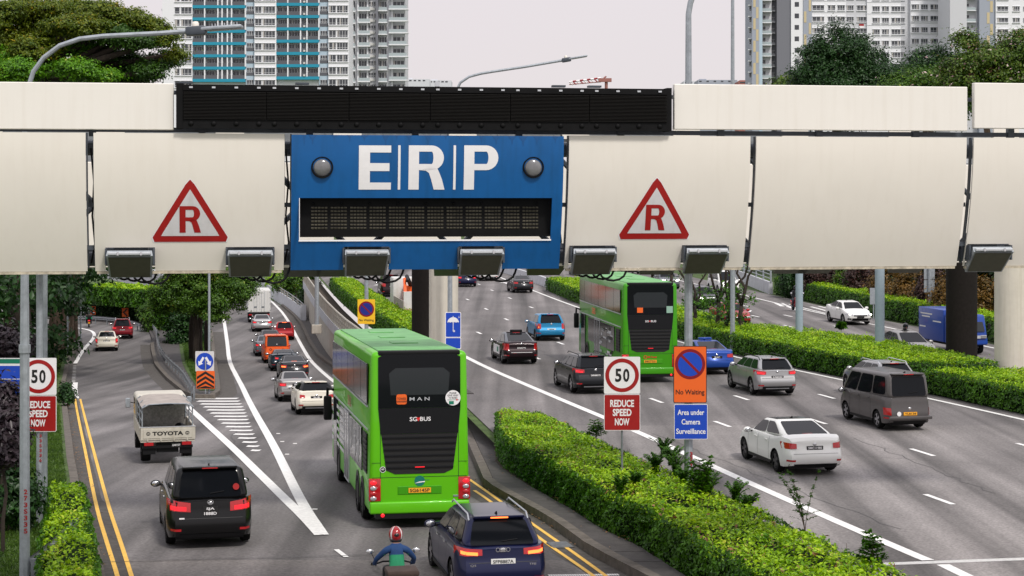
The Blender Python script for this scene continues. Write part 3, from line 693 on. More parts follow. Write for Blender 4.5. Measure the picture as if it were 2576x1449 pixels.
# ---- upper panels and black louvred display board
def upanel(x0,x1,y0,y1,off=.02):
    p0,p1=gl(x0,y0,off),gl(x1,y1,off); mb=MB(); mb.rbox(p0.x,p1.x,off,off+.12,p1.z,p0.z,'cream_upper',.012,1); mb.build('upper_panel',gan)
upanel(-170,437,204,327); upanel(1696,2434,211,330); upanel(2451,2780,208,325)
dis=empty('display_board',(0,Y0,0),AL,label='long black louvred display board above the ERP sign',cat='display board')
p0,p1=gl(443,209,-.12),gl(1690,330,-.12); X0,X1,Z0,Z1=p0.x,p1.x,p1.z,p0.z; fo=-.12
mb=MB(); mb.box(X0+.1,X1-.08,fo+.02,fo+.38,Z0+.02,Z1-.02,'black_board'); mb.box(X0,X0+.12,fo,fo+.4,Z0,Z1,'black_board'); mb.box(X1-.09,X1,fo,fo+.4,Z0,Z1,'black_board')
mb.box(X0+.12,X1-.09,fo-.012,fo+.02,Z0,Z0+.155,'black_board'); mb.box(X0+.12,X1-.09,fo-.02,fo+.02,Z1-.125,Z1-.02,'black_board'); mb.build('frame',dis)
sl0,sl1=Z0+.165,Z1-.14; ns=19; mod=[X0+.12+(X1-X0-.21)*k/6 for k in range(7)]
for m in range(6):
    for k in range(ns):
        z=sl0+(sl1-sl0)*k/ns; mb=MB(); a,b=mod[m]+.008,mod[m+1]-.008
        mb.hexa([(a,fo-.045,z),(b,fo-.045,z),(b,fo+.02,z+.01),(a,fo+.02,z+.01),(a,fo-.045,z+.008),(b,fo-.045,z+.008),(b,fo+.02,z+.022),(a,fo+.02,z+.022)],'black_slat')
        mb.build('louvre_slat',dis)
for m in range(6):
    for k in range(4):
        a=mod[m]+(mod[m+1]-mod[m])*(k+.5)/4 + .03*(k-1.5); mb=MB(); mb.ell((a,fo-.014,Z0+.085),(.05,.03,.045),'black_board',10,6); mb.build('bolt_head',dis,smooth='all')
        mb=MB(); mb.box(a-.03,a+.03,fo-.035,fo-.02,Z1-.085,Z1-.055,'alu'); mb.build('clip',dis)
for x in (468,1405,1495,760): q=gl(x,207); mb=MB(); mb.box(q.x-.12,q.x+.12,fo+.05,fo+.2,Z1,Z1+.035,'steel_dark'); mb.build('lug',dis)
q=gl(1099,205,.2); mb=MB(); mb.box(q.x-.04,q.x+.04,.1,.18,Z1,Z1+.09,'alu'); mb.build('lug',dis)
# ---- steelwork behind the panels
g0,g1=ax(-200),ax(2800)
mb=MB()
for z,o,r in ((9.02,.85,.13),(7.02,1.0,.13),(9.02,2.0,.12),(7.1,2.0,.12)): mb.tube([(g0,o,z),(g1,o,z)],r,'steel_dark',10)
mb.build('main_tube',gan,smooth=True)
for z0,z1,o in ((9.28,9.36,.35),(9.95,10.02,.35)): mb=MB(); mb.box(g0,g1,o,o+.12,z0,z1,'steel_dark'); mb.build('rail_beam',gan)
k=0; a=g0
while a<g1:
    mb=MB(); b=a+1.9; mb.tube([(a,.9,9.0),(b,1.0,7.0)] if k%2 else [(a,1.0,7.0),(b,.9,9.0)],.055,'steel_dark',6); mb.build('brace',gan)
    mb=MB(); mb.tube([(a,2.0,9.0),(b,2.0,7.1)] if k%2==0 else [(a,2.0,7.1),(b,2.0,9.0)],.05,'steel_dark',6); mb.build('brace',gan)
    mb=MB(); mb.box(a+.9,a+1.02,.3,.42,9.2,10.1,'steel_dark'); mb.build('upright',gan)
    a=b; k+=1
for x in (226,724,1424,1896,2441):
    A=ax(x); 
    for s in (-.06,.06):
        mb=MB(); n=8; V=[]
        for i in range(n+1):
            z=ZB+.05+(ZT-ZB-.05)*i/n; o=goff(z)+.08; V+=[(A+s-.012,o,z),(A+s+.012,o,z),(A+s+.012,o+.10,z),(A+s-.012,o+.10,z)]
        mb.add(V,[(4*i+j,4*i+(j+1)%4,4*i+4+(j+1)%4,4*i+4+j) for i in range(n) for j in range(4)],'steel_dark'); mb.build('panel_rib',gan)
    for dz in (.2,1.25,2.0): mb=MB(); mb.box(A-.08,A+.08,.42,.5,ZT-dz-.05,ZT-dz+.03,'steel_dark'); mb.build('bracket',gan)
    mb=MB(); mb.tube([(A-.02,.55,9.0),(A+.03,.6,8.4),(A-.01,.75,7.8),(A+.04,.7,7.3),(A-.03,.8,6.95)],.018,'rubber',5); mb.build('cable',gan,smooth=True)
# ---- antenna boxes hung under the panels
for c in ANT:
    A=ax(c); r=empty('antenna',(A,0,0)); r.parent=gan; z1=7.20
    mb=MB(); f=[(-.40,.08,z1-.10),(.40,.08,z1-.10),(.37,.56,z1-.50),(-.37,.56,z1-.50)]; bk=[(p[0]*.96,p[1]+.09,p[2]+.09) for p in f]
    mb.add(f+bk,[(3,2,1,0),(4,5,6,7),(0,1,5,4),(1,2,6,5),(2,3,7,6),(3,0,4,7)],'galv'); mb.build('casing',r)
    mb=MB(); nn=Vector((0,-.64,-.77))*.012
    g=[Vector(p) for p in f]; cn=sum(g,Vector())/4; mb.add([cn+(p-cn)*.91+nn for p in g],[(3,2,1,0)],'antenna_face'); mb.build('face_plate',r)
    mb=MB(); mb.rbox(-.37,.37,.05,.16,z1-.085,z1-.035,'alu',.01,1); mb.build('hinge_bar',r)
    for s in (-.2,.2): mb=MB(); mb.box(s-.016,s+.016,.03,.05,z1-.09,z1-.03,'chrome'); mb.build('latch',r)
    mb=MB(); mb.box(-.43,-.40,.22,.5,z1-.26,z1+.02,'steel_dark'); mb.box(.40,.43,.22,.5,z1-.26,z1+.02,'steel_dark'); mb.box(-.3,.3,.62,1.0,z1-.1,z1+.1,'steel_dark'); mb.build('bracket',r)
    if c not in (1785,2505):
        for k in range(4):
            s=-.22+k*.13; mb=MB(); w_=.10+.05*k; pts=[(s,.68,z1-.36)]+[(s+w_*(1-math.cos(t)) ,.68-.05*k,z1-.44-.10*(1+.25*k)*math.sin(t)) for t in np.linspace(.2,math.pi-.1,7)]+[(s+2*w_+.05,.6,z1-.33)]
            mb.tube(pts,.020,'rubber',6); mb.build('cable',r,smooth='all')
# ---- second gantry behind, same kind
g2=empty('toll_gantry',(-math.sin(AL)*13,Y0+math.cos(AL)*13,0),AL,label='second cream toll gantry seen in the gaps behind the front one',cat='gantry',group='toll gantries')
def a2(x): u=(x-CXP)/F; c,s=math.cos(AL),math.sin(AL); Y=(13+Y0*c)/(c-u*s); return u*Y*c+(Y-Y0)*s
ed=[a2(x) for x in (-250,190,560,845,1165,1500,1905,2300,2750)]
for i,(a,b) in enumerate(zip(ed,ed[1:])): mb=MB(); mb.rbox(a+.05,b-.05,0,.12,6.42,9.0,'cream',.02,1); mb.build('panel',g2)
mb=MB()
for z in (6.6,8.9): mb.tube([(ed[0],.6,z),(ed[-1],.6,z)],.14,'steel_dark',8)
mb.build('main_tube',g2,smooth=True)
mb=MB(); mb.box(ed[0],ed[-1],.2,.5,9.55,9.74,'galv_dark'); mb.build('top_beam',g2)
a=ed[0]; k=0
while a<ed[-1]:
    mb=MB(); mb.box(a,a+.16,.18,.3,9.0,9.85,'galv_dark'); mb.build('upright',g2)
    if k%2: mb=MB(); mb.box(a+.2,a+.9,.1,.2,9.62,9.98,'cream'); mb.build('cabinet',g2)
    a+=1.45; k+=1
for x in (760,845,1140,1375,2060,2290,1660,2000):
    A=a2(x); mb=MB(); f=[(-.5,-.1,6.40),(.5,-.1,6.40),(.42,.5,6.14),(-.42,.5,6.14)]; bk=[(p[0],p[1]+.1,p[2]+.14) for p in f]
    mb.add([(A+p[0],p[1],p[2]) for p in f+bk],[(3,2,1,0),(4,5,6,7),(0,1,5,4),(1,2,6,5),(2,3,7,6),(3,0,4,7)],'antenna_face'); mb.build('antenna',g2)
# ---- round columns carrying the flyover level
def column(x,yb,Yd,rad,m,lab,z1=9.4,z0=-.2):
    p=atd(x,yb,Yd); mb=MB(); r=empty('column',(p.x,p.y,z0),label=lab,cat='column',group='round concrete columns'); mb.tube([(0,0,0),(0,0,z1-z0)],rad,m,32); mb.build('shaft',r,smooth=True)
    mb=MB(); mb.tube([(0,0,z1-z0-.5),(0,0,z1-z0)],rad+.06,m,32); mb.build('collar',r,smooth=True)
    return r
column(1116,900,84,.67,'cream_column','cream round column behind the umbrella sign post')
column(1072,900,88.5,.70,'black_column','black round column half hidden by the cream one in the centre')
column(2545,930,80,.74,'cream_column','cream round column rising from the hedge at the right edge')
column(2419,920,86,.72,'black_column','black round column in front of the blue van')
# ================================================================ lamp posts and signs
def post(mb,z1,r0,r1,m='galv',n=8,x=0,y=0,z0=0): mb.tube([(x,y,z0),(x,y,z1)],[r0,r1],m,n)
def street_lamp(x,ybase,Yd,z1,r0,r1,arm,label,num=None,base=0,side=1):
    p=atd(x,ybase,Yd); p.z=base; r=empty('street_lamp',tuple(p),label=label,cat='street lamp',group='street lamps over the road')
    mb=MB(); post(mb,z1*.45,r0,r0*.9); mb.build('pole',r)
    mb=MB(); mb.tube([(0,0,z1*.45-.05),(0,0,z1*.45+.12)],r0*1.12,'galv',8); mb.build('collar',r)
    top=z1; path=[(0,0,z1*.45)]+[(0,0,top-1.2)]
    if arm:
        path=[(0,0,z1*.45),(0,0,arm[0][1]-base)]+[(dx,0,dz-base) for dx,dz in arm[1:]]
        rr=[r0*.9,r1*1.1]+[r1]*(len(arm)-1); mb=MB(); mb.tube(path,rr,'galv',8); mb.build('mast',r,smooth=True)
        (dx0,dz0),(dx,dz)=arm[-2],arm[-1]; d=Vector((dx-dx0,0,dz-dz0)).normalized(); e=Vector((dx,0,dz-base)); hd=empty('lamp_head',tuple(e)); hd.parent=r; hd.rotation_euler=(0,-math.atan2(d.z,d.x),0)
        s=side*1.0; mb=MB(); mb.rbox(-.12,.30,-.14,.14,-.10,.09,'steel_dark',.04,2); mb.build('driver_box',hd,smooth=True)
        mb=MB(); mb.rbox(.20,1.05,-.15,.15,-.02,.06,'galv',.03,2); mb.build('luminaire',hd,smooth=True)
        mb=MB(); mb.box(.35,1.0,-.12,.12,-.03,-.021,'lens'); mb.build('lens',hd)
        mb=MB(); mb.tube([(.08,0,.08),(.08,0,.15),(.08,0,.19)],[.07,.075,.05],'cream',10); mb.build('sensor_cap',hd,smooth=True)
        if num:
            for k in range(9): mb=MB(); mb.box(.42+.065*k,.43+.065*k,-.02,.02,.055,.12,'alu'); mb.build('bird_spike',hd)
    else:
        mb=MB(); post(mb,z1,r0*.9,r1,z0=z1*.45); mb.build('mast',r)
    return r
def w_at(x,y,Y): p=atd(x,y,Y); return p.x,p.z
# front left lamp (arm reaches right over the gantry)
Yl=38.0; bx=w_at(62,1500,Yl)[0]
arm=[(0,w_at(62,330,Yl)[1])]+[(w_at(x,y,Yl)[0]-bx,w_at(x,y,Yl)[1]) for x,y in ((68,230),(84,180),(110,145),(150,115),(200,98),(260,91),(400,84),(483,78))]
L1=street_lamp(62,1500,Yl,11,.112,.05,arm,'tall galvanised street lamp at the left edge with a long curved arm','a')
mb=MB(); mb.text('273S335',0,0,.62,.085,0,'sign_red',.03,tf=lambda x,z:(.055+.0*z,0,0)); 
def vtext(par,s,x,y,z,hgt,cw=.075,ch=.10,m='sign_red'):
    mb=MB(); n=len(s)
    for i,c in enumerate(s): mb.text(c,x,z-hgt*i/n,cw,ch,y,m,.03)
    return mb.build('pole_number',par)
vtext(L1,'273S335',.052,-.114,w_at(62,1235,Yl)[1],.95)
# centre lamp
Yc=82.4; bx=w_at(1132,860,Yc)[0]
arm=[(0,w_at(1132,300,Yc)[1])]+[(w_at(x,y,Yc)[0]-bx,w_at(x,y,Yc)[1]) for x,y in ((1142,240),(1158,208),(1180,193),(1210,185),(1240,180),(1320,168),(1420,151))]
L2=street_lamp(1132,940,Yc,12,.115,.06,arm,'galvanised street lamp with slim arm rising behind the black display board')
# right lamps
L3=street_lamp(1732,1270,47.6,13.8,.115,.075,[(0,11.8),(0.0,12.9),(.05,13.2),(.2,13.6),(.5,13.9),(1.2,14.1)],'galvanised street lamp carrying the orange no waiting sign')
vtext(L3,'3337',.06,-.118,w_at(1732,1140,47.6)[1],.42)
L4=street_lamp(1843,880,96,19.8,.13,.085,None,'thin tall pole rising above the display board right end')
mb=MB(); mb.tube([(0,0,0),(0,0,.4)],.16,'galv',8); mb.build('base_collar',L4)
# signs --------------------------------------------------------------
def signempty(name,x,y,Y,label,group=None,rz=0):
    p=atd(x,y,Y); return empty(name,tuple(p),rz,label=label,cat='sign',group=group)
def px(Y,d): return d/F*Y
def sign_plate(r,wd,ht,m,border=None,bw=.02,rad=.04,z=0,th=.012,name='sign_plate'):
    mb=MB(); mb.plate(rrect(-wd/2,wd/2,z-ht/2,z+ht/2,rad),0,th,border or m)
    if border: mb.poly(rrect(-wd/2+bw,wd/2-bw,z-ht/2+bw,z+ht/2-bw,rad*.7),-.003,m)
    mb.poly(rrect(-wd/2,wd/2,z-ht/2,z+ht/2,rad),th+.002,'alu')
    return mb.build(name,r)
def nowait(r,cx,cz,rad,txt,tz,tw,th,red='sign_dark_red',blue='sign_navy'):
    mb=MB(); mb.poly(circ(cx,cz,rad,40),-.007,red); mb.poly(circ(cx,cz,rad*.80,40),-.010,blue)
    c=math.cos(R_(-45)); s=math.sin(R_(-45)); L,hw=rad*.86,rad*.085
    mb.poly([(cx+a*c-b*s,cz+a*s+b*c) for a,b in ((-L,-hw),(L,-hw),(L,hw),(-L,hw))],-.013,red); mb.build('no_waiting_symbol',r)
    mb=MB(); mb.text(txt,cx,tz,tw,th,-.007,'black_print',.015); mb.build('lettering',r)
Y=47.35; W=px(Y,84); Hh=px(Y,143)
s=signempty('no_waiting_sign',1736,942,Y,'orange no waiting sign with black border on the lamp post'); sign_plate(s,W,Hh,'sign_orange','black_print',.018,.03)
nowait(s,0,px(Y,26),px(Y,38),'No Waiting',-px(Y,46),W*.86,px(Y,16),'sign_dark_red','sign_royal')
Hh=px(Y,88); s=signempty('camera_notice_sign',1738,1061,Y,'blue sign reading Area under Camera Surveillance below the orange sign'); sign_plate(s,W,Hh,'sign_royal','sign_white',.012,.03)
mb=MB()
for t,z,wd in (('Area under',.27,.80),('Camera',0,.56),('Surveillance',-.27,.88)): mb.text(t,0,z*Hh,wd*W,Hh*.155,-.007,'sign_white',.018)
mb.build('lettering',s)
def speed(x,yc,Y,lab,ybase,polex):
    W=px(Y,91); s=signempty('speed_limit_sign',x,yc,Y,lab,'fifty speed limit signs'); Hh=px(Y,93); sign_plate(s,W,Hh,'sign_white',None,0,.035)
    mb=MB(); mb.ring(0,0,W*.36,W*.465,-.006,'sign_red',48); mb.build('ring',s)
    mb=MB(); mb.text('5',-W*.105,0,W*.175,Hh*.36,-.006,'black_print',.03); mb.text('0',W*.115,0,W*.175,Hh*.36,-.006,'black_print',.03); mb.build('numerals',s)
    zz=-px(Y,93.5); H2=px(Y,91); sign_plate(s,W,H2,'sign_red','sign_white',.014,.04,z=zz,name='lower_plate')
    mb=MB()
    for t,q,wd in (('REDUCE',.25,.66),('SPEED',0,.52),('NOW',-.26,.40)): mb.text(t,0,zz+q*H2,wd*W,H2*.20,-.007,'sign_white',.032)
    mb.build('lettering',s)
    return s
Y=48.0; s=speed(1565,944,Y,'fifty speed limit over red REDUCE SPEED NOW sign standing in the hedge',1200,1566)
mb=MB(); mb.tube([(.0,.06,px(Y,40)),(0.0,.06,-s.location.z)],.028,'galv_dark',8); mb.build('post',s)
Yq=45.0; s=speed(96.5,947,Yq,'fifty speed limit over red REDUCE SPEED NOW sign behind the left lamp post',1310,97)
mb=MB(); mb.tube([(.0,.12,px(Yq,256)),(0,.12,-s.location.z)],.085,'galv',8); mb.build('post',s)
vtext(s,'335336',.045,.03,-px(Yq,150),.72,.06,.08)
# pole behind it
p=atd(114,1260,48); r=empty('sign_post',(p.x,p.y,0),label='slim galvanised post just right of the left speed sign pole',cat='post'); mb=MB(); mb.tube([(0,0,0),(0,0,7.0)],.058,'galv',8); mb.build('pole',r); mb=MB(); mb.tube([(0,0,3),(0,0,3.08)],.075,'galv',8); mb.build('collar',r)
# direction sign far left, green and blue
Y=45.8; s=signempty('direction_sign',10,975,Y,'green and blue road direction sign partly behind the left speed sign')
W,Hh=px(Y,130),px(Y,148); mb=MB(); mb.plate(rrect(-W/2,W/2,-Hh/2,Hh/2,.05),0,.04,'sign_white'); mb.poly(rrect(-W/2+.02,W/2-.02,Hh*.41,Hh/2-.02,.02),-.004,'sign_green'); mb.poly(rrect(-W/2+.02,W/2-.02,-.12*Hh,Hh*.37,.02),-.004,'sign_royal'); mb.poly(rrect(-W/2+.02,W/2-.02,-Hh/2+.02,-.15*Hh,.02),-.004,'sign_green'); mb.build('sign_plate',s)
mb=MB(); mb.text('yo',W*.26,-Hh*.32,.26,.2,-.008,'sign_white',.0); mb.box(-W/2,W/2,-.008,-.004,Hh*.14,Hh*.15,'sign_white'); mb.build('lettering',s)
mb=MB(); mb.tube([(-.5,.08,Hh/2-.1),(-.5,.08,-s.location.z)],.06,'galv',8); mb.build('post',s)
# yellow no waiting sign and its post, behind the near bus
Y=103; s=signempty('no_waiting_sign',921.5,784,Y,'small yellow no waiting sign on a grey post above the near bus'); W,Hh=px(Y,44),px(Y,62); sign_plate(s,W,Hh,'sign_yellow',None,0,.05)
nowait(s,0,px(Y,6.5),px(Y,19.5),'No Waiting',-px(Y,22),W*.85,px(Y,7.5)); mb=MB(); mb.tube([(0,.13,-s.location.z),(0,.13,px(Y,100))],.11,'galv',8); mb.build('post',s)
# umbrella sign
Y=82.1; s=signempty('umbrella_sign',1140,817,Y,'blue sign with a white umbrella on the lamp post beside the cream column'); W,Hh=px(Y,40),px(Y,64); sign_plate(s,W,Hh,'sign_royal','sign_white',.03,.06)
def umb(s,z0,hh):
    mb=MB(); R0=W*.36; cz=z0-hh*.02; n=16
    top=[(R0*math.cos(R_(180-180*k/n)),cz+R0*.95*math.sin(R_(180-180*k/n))) for k in range(n+1)]
    bot=[]
    for k in range(n+1):
        t=k/n; xx=-R0+2*R0*t; bot.append((xx,cz+.10*R0*abs(math.sin(4*math.pi*t))))
    mb.add([(p[0],-.012,p[1]) for p in top+bot],[(k,k+1,n+1+k+1,n+1+k) for k in range(n)],'sign_white')
    mb.box(-.014,.014,-.013,-.010,cz-hh*.33,cz+R0*1.15,'sign_white')
    mb.ring(.035,cz-hh*.33,.022,.048,-.0125,'sign_white',16)
    mb.poly([(R0*.95,cz+R0*.75),(R0*1.08,cz+R0*.85),(R0*1.0,cz+R0*1.25)],-.012,'sign_white'); mb.build('umbrella_symbol',s)
umb(s,.12,Hh)
mb=MB(); zz=-Hh/2-px(Y,10)-.04; mb.plate(rrect(-W/2,W/2,zz-.3,zz+px(Y,7)+.1,.05),0,.012,'sign_white'); mb.poly(rrect(-W/2+.03,W/2-.03,zz-.27,zz+px(Y,7)+.07,.04),-.003,'sign_royal'); mb.build('lower_plate',s)
# island keep-either-side and chevron signs
Yi=at(515,990,.15,zL).y
s=signempty('pass_either_side_sign',515,909,Yi,'round blue sign with two white arrows at the tip of the island'); W=px(Yi,47); sign_plate(s,W,px(Yi,51),'sign_grey_white',None,0,.05)
mb=MB(); mb.poly(circ(0,0,W*.46,40),-.006,'sign_royal'); mb.build('disc',s)
for sg in (-1,1):
    d=Vector((sg*.5,-.85)).normalized(); n_=Vector((-d.y,d.x)); o=Vector((sg*W*.06,W*.22)); mb=MB(); L=W*.50
    pts=[o+n_*W*.06,o-n_*W*.06,o-n_*W*.06+d*L*.62,o-n_*W*.15+d*L*.62,o+d*L*1.05,o+n_*W*.15+d*L*.62,o+n_*W*.06+d*L*.62]
    mb.add([(p.x,-.010,p.y) for p in pts],[(0,1,2,6),(3,4,5)],'sign_white'); mb.build('arrow',s)
mb=MB(); mb.tube([(.22,.1,-2.0),(.22,.1,px(Yi,225))],.065,'galv',8); mb.build('post',s)
s=signempty('chevron_sign',517,955.5,Yi-.1,'orange and black chevron board under the round blue arrow sign'); Hh=px(Yi,45); W=px(Yi,46); sign_plate(s,W,Hh,'sign_orange','sign_orange',.02,.03)
mb=MB(); hw=W/2-.03; st=Hh*.15
for k in range(4):
    zc=Hh/2-.02-k*Hh*.27; pts=[(-hw,zc-Hh*.30),(0,zc),(hw,zc-Hh*.30),(hw,zc-Hh*.30-st),(0,zc-st),(-hw,zc-Hh*.30-st)]
    lo=-Hh/2+.03; pts=[(a,max(lo,b)) for a,b in pts]
    if pts[1][1]-lo>.02:
        mb.add([(a,-.008,b) for a,b in pts],[(0,1,4,5),(1,2,3,4)],'black_print')
mb.build('chevrons',s)
mb=MB(); mb.box(-.03,.03,.012,.05,-Hh/2-.35,Hh/2+.6,'galv'); mb.build('post',s)
# far bend chevrons
for i,(x,y) in enumerate(((233,781),(315,786),(368,792))):
    Y=181-i*3.5; s=signempty('bend_chevron_sign',x,y,Y,['leftmost of three small orange bend chevrons under the far hedge','middle of three small orange bend chevrons under the far hedge','rightmost of three small orange bend chevrons beside the leafy bush'][i],'orange bend chevrons'); W=.62; sign_plate(s,W,.85,'sign_orange',None,0,.02)
    mb=MB()
    mb.add([(a,-.008,b) for a,b in ((.10,.36),(-.25,0),(.10,-.36),(.28,-.36),(-.05,0),(.28,.36))],[(0,1,4,5),(1,2,3,4)],'black_print'); mb.build('chevron',s)
    mb=MB(); mb.box(-.03,.03,.012,.06,-1.3,.4,'galv_dark'); mb.build('post',s)
# back of a sign on the right + tall round blue-grey posts
Y=118; s=signempty('blank_sign',2338,695,Y,'unpainted backs of two stacked signs between brown hedges'); W=px(Y,27); mb=MB(); mb.plate(rrect(-W/2,W/2,-.2,1.2,.04),0,.03,'galv'); mb.build('sign_plate',s); mb=MB(); mb.plate(rrect(-W/2,W/2,-1.05,-.25,.04),0,.03,'galv'); mb.build('sign_plate',s)
mb=MB(); mb.tube([(0,-.1,-s.location.z),(0,-.1,2.2)],.11,'galv',8); mb.build('post',s); vtext(s,'273',0,-.22,-2.0,.5,.12,.15)
for x,yb,rr,lb in ((2010.5,845,.20,'plain blue-grey round post in the median hedge right of the red motorcycle'),(2213,872,.235,'plain blue-grey round post in the median hedge right of the white saloon')):
    p=at(x,yb,.8); r=empty('round_post',(p.x,p.y,0),label=lb,cat='post',group='round posts in the median hedge'); mb=MB(); mb.tube([(0,0,0),(0,0,9.2)],rr,'post_blue',20); mb.build('shaft',r,smooth=True); mb=MB(); mb.tube([(0,0,0),(0,0,.8)],rr*1.25,'concrete',16); mb.build('footing',r,smooth=True)
p=atd(2196,745,122); s=empty('small_sign',tuple(p),label='small pale plate beside the second blue-grey post',cat='sign'); mb=MB(); mb.box(-.2,.3,0,.03,-.55,.55,'galv'); mb.build('sign_plate',s); mb=MB(); mb.tube([(.05,.06,-p.z),(.05,.06,.5)],.04,'galv',6); mb.build('post',s)
# cabinet in the hedges
p=at(2083,732); r=empty('utility_cabinet',(p.x,p.y,0),label='weathered grey utility cabinet behind the right hedge',cat='cabinet'); mb=MB(); mb.rbox(-.75,.75,-.4,.4,0,1.75+.6,'concrete_dark',.04,1); mb.build('body',r)
mb=MB()
for k in range(6): mb.box(-.55,.0,-.42,-.40,1.0+k*.18,1.08+k*.18,'galv_dark')
mb.box(.1,.12,-.42,-.4,.3,2.2,'black_print'); mb.build('door_ladder',r)
# thin posts on the left island and verge
for x,yb,zt,lb in ((153,872,6,'thin post standing among the left tree trunks'),(170,897,6.5,'thin galvanised post at the edge of the left grass verge'),(203,862,6.5,'thin post behind the white hybrid car')):
    p=at(x,yb,.1,zL); r=empty('slim_post',tuple(p),label=lb,cat='post'); mb=MB(); mb.tube([(0,0,-.2),(0,0,zt)],.07,'galv',8); mb.build('pole',r); mb=MB(); mb.tube([(0,0,-.2),(0,0,.15)],.12,'concrete_dark',8); mb.build('footing',r)
for x,yb in ((797,793),):
    p=atd(x,yb,133); r=empty('slim_post',(p.x,p.y,-1.2),label='galvanised lamp post rising from the retaining wall coping',cat='post'); mb=MB(); mb.tube([(0,0,0),(0,0,8)],[.17,.14],'galv',8); mb.build('pole',r); mb=MB(); mb.rbox(-.35,.35,-.3,.3,-.5,.15,'concrete',.03,1); mb.build('corbel',r)
# far concrete flyover edge at the left
p0,p1=atd(225,690,215),atd(470,745,190); mb=MB(); r=empty('flyover',tuple(atd(300,720,205)),label='pale concrete flyover edge curving behind the left trees',cat='bridge'); o=r.location
pts=[atd(x,y,Yy) for x,y,Yy in ((120,640,230),(250,655,222),(330,672,214),(400,690,206),(460,705,200),(560,725,190))]
pts=smooth_path(pts,2)
for a,b in zip(pts,pts[1:]): mb.hexa([(a.x-o.x,a.y-o.y,a.z-2.0-o.z),(a.x-o.x,a.y+6-o.y,a.z-2-o.z),(b.x-o.x,b.y+6-o.y,b.z-2-o.z),(b.x-o.x,b.y-o.y,b.z-2-o.z),(a.x-o.x,a.y-o.y,a.z-o.z),(a.x-o.x,a.y+6-o.y,a.z-o.z),(b.x-o.x,b.y+6-o.y,b.z-o.z),(b.x-o.x,b.y-o.y,b.z-o.z)],'concrete_pale')
mb.build('deck',r)
for x,Yy in ((180,228),(330,214)):
    q=atd(x,800,Yy); mb=MB(); mb.tube([(q.x-o.x,q.y+3-o.y,-4-o.z),(q.x-o.x,q.y+3-o.y,pts[0].z-o.z-1.5-(x>200)*1.2)],.6,'concrete_dark',16); mb.build('pier',r,smooth=True)
# ================================================================ vehicles
def paint(name,col,metal=.25,rough=.28): 
    if name not in M: mat(name,col,rough,metal,coat=.25,spec=.3)
    return name
_wheel={}
def wheel_mesh(rad,wd,dark):
    k=(rad,wd,dark)
    if k in _wheel: return _wheel[k]
    n=28; mb=MB(); prof=[(rad*.66,-wd/2),(rad*.93,-wd/2),(rad,-wd*.3),(rad,wd*.3),(rad*.93,wd/2),(rad*.66,wd/2)]
    V=[(x,r*math.cos(2*math.pi*i/n),r*math.sin(2*math.pi*i/n)) for r,x in prof for i in range(n)]
    mb.add(V,[(j*n+i,j*n+(i+1)%n,(j+1)*n+(i+1)%n,(j+1)*n+i) for j in range(len(prof)-1) for i in range(n)],'tyre')
    t=mb.build('tyre',smooth=True)
    mb=MB(); mt='rim_dark' if dark else 'rim'
    for s in (-1,1):
        mb.add([(s*wd*.30,rad*.66*math.cos(2*math.pi*i/n),rad*.66*math.sin(2*math.pi*i/n)) for i in range(n)],[tuple(range(n))],'black_plastic')
        for k5 in range(5):
            a=2*math.pi*k5/5; c,s_=math.cos(a),math.sin(a); pts=[(.12,-.10),(.64,-.17),(.64,.17),(.12,.10)]
            mb.add([(s*wd*.44,rad*(p*c-q*s_),rad*(p*s_+q*c)) for p,q in pts],[(0,1,2,3)],mt)
        mb.add([(s*wd*.455,rad*.17*math.cos(2*math.pi*i/10),rad*.17*math.sin(2*math.pi*i/10)) for i in range(10)],[tuple(range(10))],mt)
        mb.add([(s*wd*.46,rad*rr*math.cos(2*math.pi*i/n),rad*rr*math.sin(2*math.pi*i/n)) for rr in (.60,.68) for i in range(n)],[(i,(i+1)%n,n+(i+1)%n,n+i) for i in range(n)],mt)
    r=mb.build('rim'); _wheel[k]=(t.data,r.data)
    for o in (t,r): bpy.data.objects.remove(o)
    return _wheel[k]
def put_wheel(par,x,y,rad,wd=.22,dark=False):
    a,b=wheel_mesh(rad,wd,dark); w_=empty('wheel',(x,y,rad)); w_.parent=par
    for nm,me in (('tyre',a),('rim',b)): o=bpy.data.objects.new(nm,me); sc.collection.objects.link(o); o.parent=w_
